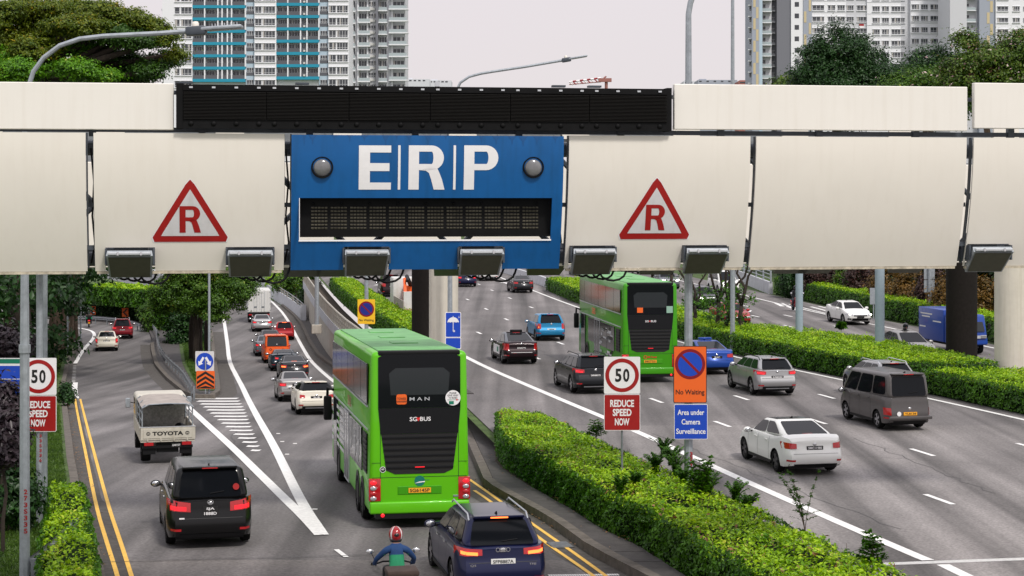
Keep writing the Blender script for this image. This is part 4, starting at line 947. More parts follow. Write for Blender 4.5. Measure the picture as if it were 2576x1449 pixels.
SPEC=dict(
 sedan=dict(L=4.7,W=1.82,H=1.46,top=[(0,.98),(.12,1.07),(.6,1.12),(1.3,1.02),(3.1,1.0),(3.5,.97),(4.2,.84),(4.55,.70),(4.7,.60)],gr0=.55,gr1=1.80,gf1=2.75,gf0=3.65,wt=.57,wb=.80,wr=.33,wy=(1.0,3.75),rear=[(.2,.16),(.34,.05),(.5,0),(.66,.03),(.72,.12),(.95,.16),(1.08,.12)]),
 hatch=dict(L=4.0,W=1.72,H=1.5,top=[(0,.95),(.1,1.0),(.5,1.0),(2.7,.98),(3.1,.93),(3.7,.78),(4.0,.6)],gr0=.14,gr1=.62,gf1=2.2,gf0=3.2,wt=.58,wb=.80,wr=.31,wy=(.68,3.25),rear=[(.2,.14),(.34,.04),(.5,0),(.62,.02),(.7,.10),(.95,.14),(1.0,.16)]),
 lift=dict(L=4.5,W=1.76,H=1.48,top=[(0,.95),(.1,1.06),(.35,1.10),(1.2,1.0),(2.9,.98),(3.4,.93),(4.1,.8),(4.5,.6)],gr0=.16,gr1=1.65,gf1=2.40,gf0=3.55,wt=.56,wb=.79,wr=.32,wy=(.85,3.55),rear=[(.2,.2),(.34,.06),(.5,0),(.66,.04),(.8,.13),(1.0,.1),(1.1,.08)]),
 suv=dict(L=4.6,W=1.88,H=1.66,top=[(0,1.0),(.1,1.08),(.5,1.08),(3.0,1.06),(3.4,1.05),(4.2,.92),(4.45,.8),(4.6,.65)],gr0=.14,gr1=.62,gf1=2.65,gf0=3.5,wt=.60,wb=.84,wr=.36,wy=(.9,3.75),rear=[(.25,.16),(.4,.04),(.55,0),(.7,.03),(.78,.1),(1.0,.13),(1.08,.15)]),
 mpv=dict(L=4.85,W=1.84,H=1.9,top=[(0,1.08),(.08,1.14),(.5,1.14),(3.6,1.12),(3.9,1.08),(4.5,.92),(4.75,.8),(4.85,.6)],gr0=.10,gr1=.36,gf1=3.0,gf0=4.2,wt=.675,wb=.84,wr=.34,wy=(.95,3.9),rear=[(.2,.1),(.34,.02),(.5,0),(.7,.02),(.76,.07),(1.0,.09),(1.14,.11)]),
 van=dict(L=4.7,W=1.72,H=1.98,top=[(0,1.12),(.06,1.16),(.5,1.16),(3.9,1.14),(4.2,1.1),(4.55,.95),(4.7,.6)],gr0=.08,gr1=.26,gf1=3.55,gf0=4.4,wt=.70,wb=.80,wr=.32,wy=(.95,3.75),rear=[(.25,.08),(.38,.02),(.5,0),(.7,.02),(.76,.05),(1.0,.06),(1.16,.08)]),
)
def car(kind,x,y,slope,color,label,surf=zR,flip=False,name=None,cat='car',group=None,scale=1.0,W=None,Hh=None,lit=1,plate=None,plate_col='plate_black',dark_rim=False,roof=None,lower=None,extras=(),tail=None,rails=False,L=None,glassm='glass',logo=True,cap=None,h0=0):
    S=dict(SPEC[kind]); sW=(W or S['W'])/S['W']; S['W']*=sW; S['wt']*=sW; S['wb']*=sW
    if Hh: S['H']=Hh
    p=at(x,y,0,surf); ang=math.atan2(-slope,1)+(math.pi if flip else 0)
    # slope is dX/dY : heading vector (slope,1)
    r=empty(name or {'sedan':'saloon_car','hatch':'hatchback_car','lift':'hybrid_car','suv':'suv','mpv':'people_carrier','van':'van'}[kind],tuple(p),ang,label=label,cat=cat,group=group)
    if flip: r.location=p+Vector((slope,1,0)).normalized()*S['L']
    if surf is zL:
        dz=(zL(p.y+3)-zL(p.y-1))/4.0; r.rotation_euler=(math.atan(dz)*(1 if not flip else -1),0,ang)
    r.scale=(scale,)*3
    Ln,Wd,Ht=S['L'],S['W'],S['H']; top=S['top']; rear=S['rear']; zb=.24; wr=S['wr']; ra=wr+.07
    front=[(.2,.2),(.35,.05),(.5,0),(.65,.03),(.8,.10),(1.1,.3)]
    def roff(z): return interp(z,rear)
    def foff(z): return interp(z,front)
    def wy(yy): # plan half width
        e=yy; g=Ln-yy; w_=1.0
        if e<.55: w_=min(w_,1-.19*(1-e/.55)**2.3)
        if g<.9: w_=min(w_,1-.24*(1-g/.9)**2.1)
        return Wd/2*w_
    def tuck(t): return interp(t,[(0,.95),(.15,.985),(.35,1.0),(.6,.995),(.8,.98),(.93,.955),(1,.93)])
    ys=sorted(set([0,.02,.06,.13,.22,.35,.55,.75,1.5,2.0,2.5,3.0,Ln-1.1,Ln-.9,Ln-.6,Ln-.4,Ln-.22,Ln-.1,Ln-.03,Ln]+[w0+ra*c for w0 in S['wy'] for c in (-1.0,-.97,-.85,-.65,-.35,0,.35,.65,.85,.97,1.0)]))
    ts=[0,.12,.3,.5,.68,.82,.93,1.0]; V=[]; 
    def zbot(yy):
        z=zb
        for w0 in S['wy']:
            d=abs(yy-w0)
            if d<ra: z=max(z,wr*.95+math.sqrt(max(0,ra*ra-d*d)) if d<ra*.995 else zb)
        if yy<.3: z=max(z,zb+.06*(1-yy/.3))
        return z
    def pt(side,yy,t):
        z0,z1=zbot(yy),interp(yy,top); z=z0+(z1-z0)*t; tz=(z-zb)/(z1-zb)
        y_=yy+roff(z)*max(0,1-yy/.7)-foff(z)*max(0,1-(Ln-yy)/.9); return (side*wy(yy)*tuck(tz),y_,z)
    K=len(ts)
    for yy in ys:
        ring=[pt(-1,yy,t) for t in ts]; rr=[pt(1,yy,t) for t in ts][::-1]; zt=ring[-1][2]; x0=ring[-1][0]; yt=ring[-1][1]; cr=.035
        mid=[(x0*.6,yt,zt+cr*.7),(0,yt,zt+cr),(-x0*.6,yt,zt+cr*.7)]
        V+=ring+mid+rr
    n=2*K+3; fs=[]
    for i in range(len(ys)-1):
        for j in range(n-1): a=i*n+j; fs.append((a,a+1,a+n+1,a+n))
    for e,b in ((0,0),(1,(len(ys)-1)*n)):
        for j in range(K-1):
            q=(b+j,b+j+1,b+n-2-j,b+n-1-j); fs.append(q if e else q[::-1])
        q=(b+K-1,b+K,b+K+1,b+K+2,b+K+3); fs.append(q if e else q[::-1])
    mb=MB(); mb.add(V,fs,color); body=mb.build('body',r,smooth=True)
    mb=MB(); hw=Wd/2-.10; mb.box(-hw+.12,hw-.12,.22,Ln-.3,.2,.72,'black_plastic'); mb.box(-hw,hw,S['wy'][0]+ra,S['wy'][1]-ra,.22,.5,'black_plastic'); mb.build('underbody',r)
    # greenhouse
    g0,g1,g2_,g3=S['gr0'],S['gr1'],S['gf1'],S['gf0']; wt,wb=S['wt'],S['wb']; zr=interp(g0,top)-.03; zf=interp(g3,top)-.04
    wb=wb*1.035; wt=wt*1.04
    A=[Vector(q) for q in ((-wb*.95,g0,zr),(wb*.95,g0,zr),(wb*.95,g3,zf),(-wb*.95,g3,zf),(-wt,g1,Ht),(wt,g1,Ht),(wt*.97,g2_,Ht-.05),(-wt*.97,g2_,Ht-.05))]
    my=(g0+g3)/2
    bm=bmesh.new(); vv=[bm.verts.new(q) for q in A]
    for f in ((0,3,2,1),(4,5,6,7),(0,1,5,4),(1,2,6,5),(2,3,7,6),(3,0,4,7)): bm.faces.new([vv[i] for i in f])
    bmesh.ops.bevel(bm,geom=bm.edges[:],offset=.13 if kind not in('mpv','van','suv') else .155,segments=5,affect='EDGES',profile=.55); bm.verts.index_update()
    mb=MB(); mb.add([q.co[:] for q in bm.verts],[tuple(q.index for q in f.verts) for f in bm.faces],cap or color); bm.free(); cabin=mb.build('cabin',r,smooth=True)
    if roof: mb=MB(); mb.hexa([(-wt*.86,g1+.06,Ht-.03),(wt*.86,g1+.06,Ht-.03),(wt*.84,g2_-.06,Ht-.08),(-wt*.84,g2_-.06,Ht-.08),(-wt*.86,g1+.06,Ht+.004),(wt*.86,g1+.06,Ht+.004),(wt*.84,g2_-.06,Ht-.042),(-wt*.84,g2_-.06,Ht-.042)],roof); mb.build('roof_panel',r)
    def gq(name,a,b,c,d,u0,u1,v0,v1,off=.007,rc=.10,m=glassm):
        nrm=(b-a).cross(d-a).normalized(); u=[]
        for cu,cv,a0 in ((u1,v0,-90),(u1,v1,0),(u0,v1,90),(u0,v0,180)):
            ru=rc*(u1-u0)*(.5 if (u1-u0)>.7 else .8); rv=rc*(v1-v0)*1.6; su=1 if cu==u0 else -1; sv=1 if cv==v0 else -1
            for k in range(4): t=R_(a0+30*k); u.append((cu+su*ru+ru*math.cos(t),cv+sv*rv+rv*math.sin(t)))
        mb=MB(); mb.add([(a.lerp(b,s).lerp(d.lerp(c,s),t)+nrm*off)[:] for s,t in u],[tuple(range(len(u)))],m); return mb.build(name,r)
    gq('rear_window',A[0],A[1],A[5],A[4],.09,.91,.09,.87)
    gq('windscreen',A[2],A[3],A[7],A[6],.07,.93,.10,.92)
    nside=3 if kind in('mpv','suv','van') else 2
    for s,(a,b,c,d) in ((-1,(A[3],A[0],A[4],A[7])),(1,(A[1],A[2],A[6],A[5]))):
        ed=[.07,.50,.93] if nside==2 else [.05,.34,.66,.95]
        for k in range(nside):
            gq('side_window',a,b,c,d,ed[k]+.012,ed[k+1]-.012,.13,.86,rc=.14)
    for z_,tt in ((g0,0),): pass
    # mirrors
    for s in (-1,1):
        mb=MB(); y_=g3-.55; mb.ell((s*(Wd/2+.10),y_,zf+.10),(.13,.07,.09),color,10,6); mb.box(min(s*(wb-.05),s*(Wd/2+.05)),max(s*(wb-.05),s*(Wd/2+.05)),y_-.03,y_+.03,zf+.04,zf+.09,'black_plastic')
        e=mb.build('door_mirror',r,smooth=True); mb=MB(); mb.ell((s*(Wd/2+.10),y_-.05,zf+.10),(.10,.03,.07),'chrome',8,5); mb.build('mirror_glass',e,smooth=True)
    for wyy in S['wy']:
        for s in (-1,1): put_wheel(r,s*(Wd/2-.13),wyy,wr,.22,dark_rim)
    # lamps and plates follow the rounded body ends
    def endp(xx,z,off,fr=False):
        z1=interp(0.0 if not fr else Ln,top); 
        L_=.55 if not fr else .9; c_=.19 if not fr else .24; pw=2.3 if not fr else 2.1; e=0; 
        zt=interp(.3 if not fr else Ln-.5,top); tk=tuck(min(1,(z-zb)/max(.1,zt-zb))); lim=Wd/2*tk*(1-c_)
        if abs(xx)>lim:
            q=min(1,(abs(xx)/(Wd/2*tk)-(1-c_))/c_); e=L_*(1-(1-q)**(1/pw))
        o=(foff(z) if fr else roff(z))*max(0,1-e/(.7 if not fr else .9)); yy=e+o-off
        return (xx,(Ln-yy) if fr else yy,z)
    def patch(name,x0,x1,z0,z1,m,off=.012,fr=False,nx=6,nz=3,par=None,sk=0,sk2=0):
        mb=MB(); V=[]
        for j in range(nz+1):
            for i in range(nx+1):
                t=i/nx; xx=x0+(x1-x0)*t; zz=z0+(z1-z0)*j/nz+sk*t+ (sk2*(1-t)*(1 if j==0 else 0)); xx=max(-Wd/2*.985,min(Wd/2*.985,xx)); V.append(endp(xx,zz,off,fr))
        mb.add(V,[(j*(nx+1)+i,j*(nx+1)+i+1,(j+1)*(nx+1)+i+1,(j+1)*(nx+1)+i) for j in range(nz) for i in range(nx)],m)
        return mb.build(name,par or r,smooth='all')
    T=dict(sedan=(.74,.93,.50,.89),hatch=(.68,.98,.60,.85),lift=(.70,1.02,.62,.87),suv=(.84,1.02,.50,.92),mpv=(.80,1.08,.52,.91),van=(.55,.80,.70,.85))[kind]
    if tail: T=tail
    hw=Wd/2
    for s in (-1,1):
        tl=patch('tail_light',s*T[2]*sW,s*T[3]*sW,T[0],T[1],'tail_red',.018,sk=.09 if kind=='mpv' else (.04 if kind in('suv','sedan') else 0),sk2=.05 if kind in('sedan','mpv','suv') else 0)
        if lit and not flip:
            w0=T[2]+(T[3]-T[2])*.18; w1=T[2]+(T[3]-T[2])*.82; h=T[1]-T[0]
            patch('lit_lamp',s*w0*sW,s*w1*sW,T[0]+h*.30,T[0]+h*.66,'tail_lit' if lit==1 else 'brake_hot',.024,par=tl,sk=.03)
        patch('reflector',s*.62*sW,s*.84*sW,.42,.475,'tail_red',.014)
    patch('rear_bumper',-.86*hw,.86*hw,.26,.40 if kind in('suv',) else .345,'black_plastic',.012,nx=10)
    if kind in('suv',): patch('bumper_trim',-.5,.5,.29,.335,'alu',.02)
    pz=dict(sedan=.80,hatch=.66,lift=.80,suv=.78,mpv=.86,van=.60)[kind]
    if plate is not None:
        e=endp(0,pz,.022); mb=MB(); tl=plate.split('\n')
        pw_,ph=(.25,.055) if len(tl)==1 else (.17,.11)
        mb.plate([(-pw_,pz-ph),(pw_,pz-ph),(pw_,pz+ph),(-pw_,pz+ph)],e[1]-.006,e[1]+.05,plate_col)
        q=mb.build('number_plate',r); mb=MB()
        tm='black_print' if plate_col!='plate_black' else 'sign_white'
        for i,t in enumerate(tl): mb.text(t,0,pz+(0 if len(tl)==1 else (.052 if i==0 else -.052)),pw_*(1.7 if len(t)>4 else 1.1),.07,e[1]-.009,tm,.02)
        mb.build('plate_text',q)
    patch('boot_seam',-.74*hw,.74*hw,T[0]-.10,T[0]-.092,'black_print',.005,nx=8,nz=1)
    if logo: e=endp(0,T[1]-.03,.02); mb=MB(); mb.ell((0,e[1],T[1]-.02),(.06,.012,.045),'chrome',12,6); mb.build('badge',r,smooth='all')
    if kind in('suv','mpv','hatch','van','lift'):
        b=A[4].lerp(A[5],.5); mb=MB(); mb.rbox(-.5*wt/.6,.5*wt/.6,b.y-.12,b.y+.10,b.z-.04,b.z+.012,color,.015,1); mb.build('spoiler',r,smooth=True)
        mb=MB(); mb.box(-.18,.18,b.y-.128,b.y-.11,b.z-.035,b.z-.008,'brake_hot' if 'hot' in extras else 'tail_red'); mb.build('brake_light',r)
        c=A[0].lerp(A[1],.5); d=A[4].lerp(A[5],.5); q=c.lerp(d,.2); q2=c.lerp(d,.26); mb=MB(); mb.tube([(0,q.y-.02,q.z),(.32,q2.y-.02,q2.z)],.012,'black_plastic',5); mb.build('wiper',r)
    else:
        c=A[0].lerp(A[1],.5); d=A[4].lerp(A[5],.5); q=c.lerp(d,.16)
        mb=MB(); mb.box(-.16,.16,q.y-.02,q.y,q.z-.02,q.z+.01,'brake_hot' if 'hot' in extras else 'tail_red'); mb.build('brake_light',r)
    mb=MB(); mb.hexa([(-.02,g1+.18,Ht-.02),(.02,g1+.18,Ht-.02),(.02,g1+.34,Ht-.01),(-.02,g1+.34,Ht-.01),(-.006,g1+.16,Ht+.06),(.006,g1+.16,Ht+.06),(.006,g1+.2,Ht+.06),(-.006,g1+.2,Ht+.06)],'black_plastic'); mb.build('roof_antenna',r)
    if rails:
        for s in (-1,1): mb=MB(); mb.tube([(s*wt*.97,g1-.02,Ht-.08),(s*wt*.97,g1+.15,Ht+.035),(s*wt*.95,g2_-.1,Ht+.04),(s*wt*.95,g2_+.1,Ht-.04)],.018,'alu' if rails==1 else 'black_plastic',6); mb.build('roof_rail',r,smooth=True)
    # doors
    def sidep(s,yy,z):
        z1=interp(yy,top); tk=tuck(min(1,(z-zb)/(z1-zb))); return (s*(wy(yy)*tk+.005),yy,z)
    mb=MB(); yd=[S['wy'][0]+ra+.12,(S['wy'][0]+S['wy'][1])/2+.1,S['wy'][1]-ra-.02]
    for s in (-1,1):
        for yy in yd:
            zz=np.linspace(.34,interp(yy,top)-.02,8)
            mb.add([sidep(s,yy+dy,z) for z in zz for dy in (-.006,.006)],[(2*i,2*i+1,2*i+3,2*i+2) for i in range(7)],'black_print')
        for yy in (yd[0]+.25,yd[1]+.18):
            pz_=interp(yy,top)-.13; a_=sidep(s,yy,pz_); mb.box(min(a_[0],a_[0]+s*.03),max(a_[0],a_[0]+s*.03),yy-.1,yy+.1,pz_-.015,pz_+.015,'chrome' if 'chr' in extras else color)
    mb.build('door_seam',r,kind='stuff')
    mb=MB(); 
    for s in (-1,1): mb.hexa([(s*(Wd/2-.06)-.04,S['wy'][0]+ra,.22),(s*(Wd/2-.06)+.04,S['wy'][0]+ra,.22),(s*(Wd/2-.06)+.04,S['wy'][1]-ra,.22),(s*(Wd/2-.06)-.04,S['wy'][1]-ra,.22),(s*(Wd/2-.05)-.04,S['wy'][0]+ra,.31),(s*(Wd/2-.05)+.04,S['wy'][0]+ra,.31),(s*(Wd/2-.05)+.04,S['wy'][1]-ra,.31),(s*(Wd/2-.05)-.04,S['wy'][1]-ra,.31)],lower or 'black_plastic')
    mb.build('sill',r)
    if flip: # front seen
        hz=dict(sedan=(.58,.70),hatch=(.62,.78),lift=(.6,.74),suv=(.74,.88),mpv=(.70,.86),van=(.62,.8))[kind]
        for s in (-1,1):
            e=patch('headlight',s*.50*sW,s*.88*sW,hz[0],hz[1],'clear_lamp',.02,True,sk=.05); 
            if lit: c_=endp(s*.70*sW,(hz[0]+hz[1])/2+.03,.03,True); mb=MB(); mb.ell(c_,(.09,.03,.055),'head_lit',10,6); mb.build('lamp_bulb',e,smooth='all')
            patch('fog_lamp',s*.62*sW,s*.80*sW,.34,.44,'black_plastic',.014,True)
        patch('grille',-.46*hw*1.1,.46*hw*1.1,hz[0]-.02,hz[1]-.03,'black_plastic',.015,True)
        patch('lower_grille',-.55,.55,.27,.44,'black_plastic',.014,True)
        g=patch('grille_bar',-.5,.5,hz[1]-.06,hz[1]-.03,'chrome',.025,True); patch('number_plate',-.24,.24,.46,.55,'plate_black',.03,True)
    return r
# -------- colours
BLK=paint('paint_black',(.004,.004,.0045)); NAVY=paint('paint_navy',(.006,.009,.045)); WHT=paint('paint_car_white',(.72,.72,.70),0,.3); CRM=paint('paint_ivory',(.70,.66,.56),0,.3)
SIL=paint('paint_silver',(.36,.36,.365),.6,.32); SIL2=paint('paint_warm_silver',(.30,.29,.28),.6,.32); GRY=paint('paint_dark_grey',(.020,.022,.026),.4); RED=paint('paint_red',(.34,.010,.016),.2); DRED=paint('paint_dark_red',(.20,.008,.016),.3)
BLU=paint('paint_sky_blue',(.015,.20,.40),.3); RBL=paint('paint_royal_blue',(.010,.055,.30),.2); ORG=paint('paint_orange',(.80,.11,.012),0,.4); BGRY=paint('paint_taupe',(.105,.098,.098),.5,.35); MAR=paint('paint_maroon',(.018,.008,.011),.4); TEAL=paint('paint_teal_black',(.012,.03,.045),.5); GRN=paint('paint_bus_green',(.105,.47,.004),0,.35); DGRN=paint('paint_bus_green_deep',(.045,.28,.004),0,.35)
BLUV=paint('paint_van_blue',(.010,.05,.28),0,.4); GSLV=paint('paint_grey_blue',(.13,.14,.16),.5,.3)
# near lane
def xrear(xl,xr): return (xl+xr)/2
car('mpv',530,1380,-.24,BLK,'glossy black people carrier with red tail lamps in the left slip lane',zL,W=2.0,Hh=1.86,plate='SJA\n1888D',extras=('chr',),lit=1,tail=(.80,1.06,.42,.93))
car('suv',1268,1512,-.20,NAVY,'dark navy SUV with lit brake lamps right behind the rider',zL,W=1.9,Hh=1.62,plate='SFP8887A',plate_col='plate_white',extras=('hot','chr'),lit=2,rails=1,tail=(.86,1.03,.42,.93))
car('lift',268,884,-.20,CRM,'ivory hybrid car with tall tail lamps on the left slip road',zL,plate='SLU8855',lit=1,tail=(.66,1.02,.68,.87))
car('suv',308,853,-.22,DRED,'dark red SUV going into the far left bend',zL,W=1.82,plate='SMC8083',lit=1,rails=1)
# queue on the middle slip road
car('suv',797,1044,-.19,CRM,'ivory compact car with oval red lamps beside the near bus',zL,W=1.8,Hh=1.45,plate='SLB',cap='paint_black',roof='paint_ivory',lit=0,name='estate_car',cat='car',group='cars queueing on the slip road',tail=(.72,.88,.54,.78))
car('sedan',745,1011,-.19,SIL2,'silver saloon with dark windows, second from the front of the queue',zL,W=1.73,plate='SMG\n6022G',group='cars queueing on the slip road')
car('sedan',742,957,-.19,GRY,'dark saloon with bright brake lamps just beyond the silver saloon',zL,W=1.8,plate='SJK2023C',extras=('hot','chr'),lit=2,group='cars queueing on the slip road')
car('sedan',716,934,-.18,TEAL,'dark teal coupe with round tail lamps behind the orange van',zL,W=1.85,Hh=1.37,lit=1,group='cars queueing on the slip road',tail=(.76,.92,.38,.62))
car('van',697,914,-.18,ORG,'bright orange van in the middle of the queue',zL,W=1.9,lit=1,group='cars queueing on the slip road',glassm='glass_soft',cap='paint_orange',tail=(.85,1.35,.80,.92),plate=None,name='van',cat='van')
car('sedan',672,897,-.18,GSLV,'grey saloon mostly hidden behind the orange van',zL,lit=1,group='cars queueing on the slip road')
car('sedan',681,880,-.18,GRY,'dark saloon ahead of the orange van, only its roof showing',zL,lit=0,group='cars queueing on the slip road')
car('hatch',716,856,-.17,RED,'red hatchback on the right edge of the queue',zL,W=1.7,lit=0,group='cars queueing on the slip road',extras=('hot',))
car('sedan',660,835,-.17,SIL,'silver saloon right behind the white box truck',zL,W=1.83,plate='SLC168Y',lit=1,group='cars queueing on the slip road')
# expressway, going away
car('mpv',985,747,-.15,MAR,'dark maroon people carrier near the left edge line, far lane',zR,W=1.7,Hh=1.83,lit=0,plate='SLX')
car('sedan',1176,722,-.15,NAVY,'dark blue saloon far off between the cream column and the white SUV',zR,W=1.86,plate='SLB5057',lit=1)
car('suv',1231,707,-.15,WHT,'white SUV far off just under the gantry',zR,lit=0)
car('sedan',1318,737,-.15,GRY,'black saloon alone far off by the clipped hedge end',zR,W=1.8,plate='SLA3173',lit=0)
car('hatch',1388,858,-.17,BLU,'bright blue hatchback with one amber indicator lit',zR,W=1.72,plate='SJM',lit=0,plate_col='plate_white',extras=('amber',))
car('lift',1313,917,-.185,MAR,'maroon taxi with white sides and a white rear banner',zR,W=1.76,plate='SHB4277S',lit=0,name='taxi',cat='taxi',cap='paint_grey_blue')  # grey-blue cabin: sky reflection on the dark roof put into the colour
car('suv',1500,992,-.205,GRY,'dark grey compact car partly behind the right speed limit sign',zR,W=1.8,Hh=1.56,plate='SMR8857X',plate_col='plate_black',lit=1,rails=2,name='estate_car')
car('sedan',1806,943,-.205,RBL,'royal blue taxi saloon behind the orange no waiting sign',zR,W=1.8,plate='SHC',lit=0,name='taxi',cat='taxi')
car('suv',1958,997,-.19,SIL,'silver SUV with glowing red lamps beside the median hedge',zR,W=1.82,Hh=1.52,plate='SLR8028C',lit=1,rails=2)
car('suv',2262,1010,-.17,SIL2,'silver car whose roof shows above the taupe van',zR,W=1.8,Hh=1.5,lit=0,rails=1,cap='paint_silver')
car('van',2290,1084,-.22,BGRY,'taupe grey van with orange number plate in the right lane',zR,W=1.72,Hh=1.98,plate='YL8138',plate_col='plate_orange',lit=0,name='van',cat='van',glassm='glass')
car('sedan',2054,1197,-.215,WHT,'white saloon with a black roof crossing the lanes in front',zR,W=1.86,L=4.9,plate='SMC1198S',lit=0,roof='paint_black',dark_rim=True,tail=(.74,.93,.55,.90))
# oncoming
O='cars on the opposite carriageway'
car('sedan',1512,711,-.15,GRY,'dark grey saloon coming towards the camera above the second bus roof',zR,flip=True,group=O)
car('suv',1470,694,-.15,SIL2,'grey car at the far end of the opposite carriageway',zR,flip=True,group=O,lit=0)
car('sedan',1592,690,-.15,SIL,'silver saloon far off to the right of the second bus',zR,flip=True,group=O)
car('suv',1688,728,-.15,GSLV,'grey-blue SUV with headlamps on behind the slim trees',zR,flip=True,group=O)
car('mpv',1838,738,-.15,WHT,'white people carrier between the slim tree stems',zR,flip=True,W=1.85,Hh=1.9,group=O)
car('suv',1786,778,-.15,GRY,'black SUV with headlamps on behind the slim trees',zR,flip=True,W=1.77,Hh=1.6,group=O)
car('sedan',1862,824,-.16,RED,'bright red saloon behind the slim trees',zR,flip=True,W=1.75,group=O,lit=0)
car('sedan',2165,818,-.16,WHT,'white saloon with headlamps on between the blue-grey posts',zR,flip=True,W=1.77,group=O)
car('lift',2325,915,-.18,SIL2,'silver car half hidden behind the median hedge',zR,flip=True,group=O,lit=0)
# small extras on certain cars
def child_box(r,nm,x0,x1,y0,y1,z0,z1,m,rb=.01): mb=MB(); mb.rbox(x0,x1,y0,y1,z0,z1,m,rb,1); return mb.build(nm,r,smooth=True)
def by(lab): return [o for o in sc.objects if o.get('label','').startswith(lab)][0]
t=by('maroon taxi'); child_box(t,'roof_sign',-.3,.3,1.5,1.68,1.47,1.60,'black_plastic',.03)
mb=MB(); mb.box(-.52,.52,.02,.03,.46,.60,'sign_white'); q=mb.build('banner',t); mb=MB(); mb.text('CCAL',-.34,.53,.2,.06,.012,'sign_red',.02); mb.text('premier taxi service',.1,.53,.6,.05,.012,'black_print',0); mb.build('lettering',q)
mb=MB(); mb.box(-.886,-.878,1.35,3.0,.42,.85,'sign_white'); mb.box(-.889,-.885,1.6,2.0,.5,.75,'sign_green'); mb.build('door_advert',t)
t=by('royal blue taxi'); child_box(t,'roof_sign',-.32,.32,1.9,2.1,1.47,1.58,'paint_royal_blue',.03)
t=by('bright blue hatch'); mb=MB(); mb.ell((-.70,.16,.78),(.06,.04,.05),'amber',10,6); mb.build('indicator',t,smooth='all')
t=by('dark teal coupe'); mb=MB()
mb.rbox(-.72,.72,-.02,.22,1.22,1.25,'paint_teal_black',.01,1); mb.box(-.5,-.46,.05,.15,1.0,1.24,'paint_teal_black'); mb.box(.46,.5,.05,.15,1.0,1.24,'paint_teal_black'); mb.build('rear_wing',t)
t=by('bright orange van'); mb=MB(); mb.box(-.3,.3,-.004,.0,.62,.75,'plate_white'); mb.build('number_plate',t)
mb=MB(); mb.ring(-.45,.98,.06,.09,.045,'black_print',16); mb.build('sticker',t)
t=by('glossy black'); # emblem, stickers
mb=MB(); mb.ring(0,1.07,.06,.075,.055,'chrome',20,.75); mb.ring(0,1.08,.02,.033,.055,'chrome',14,1.4); mb.build('emblem',t)
mb=MB(); mb.poly(rrect(-.72,-.60,.70,.735,.004),-.002,'sign_white'); mb.build('lettering_strip',t)
mb=MB(); 
q=[(.52,1.42),(.64,1.42),(.64,1.54),(.52,1.54)]
mb.add([(p[0],.115+.5*(p[1]-1.14)*.34-.012,p[1]) for p in circ(.60,1.40,.075,16)],[tuple(range(16))],'sign_red'); mb.build('window_sticker',t)
t=by('dark navy SUV'); mb=MB()
for k in range(4): mb.ring(-.105+.07*k,1.015,.033,.045,.10,'chrome',18)
mb.build('four_ring_badge',t)
mb=MB(); mb.text('Q5',-.62,.72,.12,.05,.045,'chrome',.02); mb.text('TFSI',.60,.72,.14,.04,.045,'chrome',.02); mb.build('model_lettering',t)
t=by('taupe grey van'); mb=MB(); mb.poly(circ(-.42,.60,.08,16),-.012,'sign_white'); mb.build('speed_sticker',t); mb=MB(); mb.rbox(-.80,.80,-.09,.02,.40,.52,'paint_taupe',.03,2); mb.build('step_bumper',t,smooth=True)
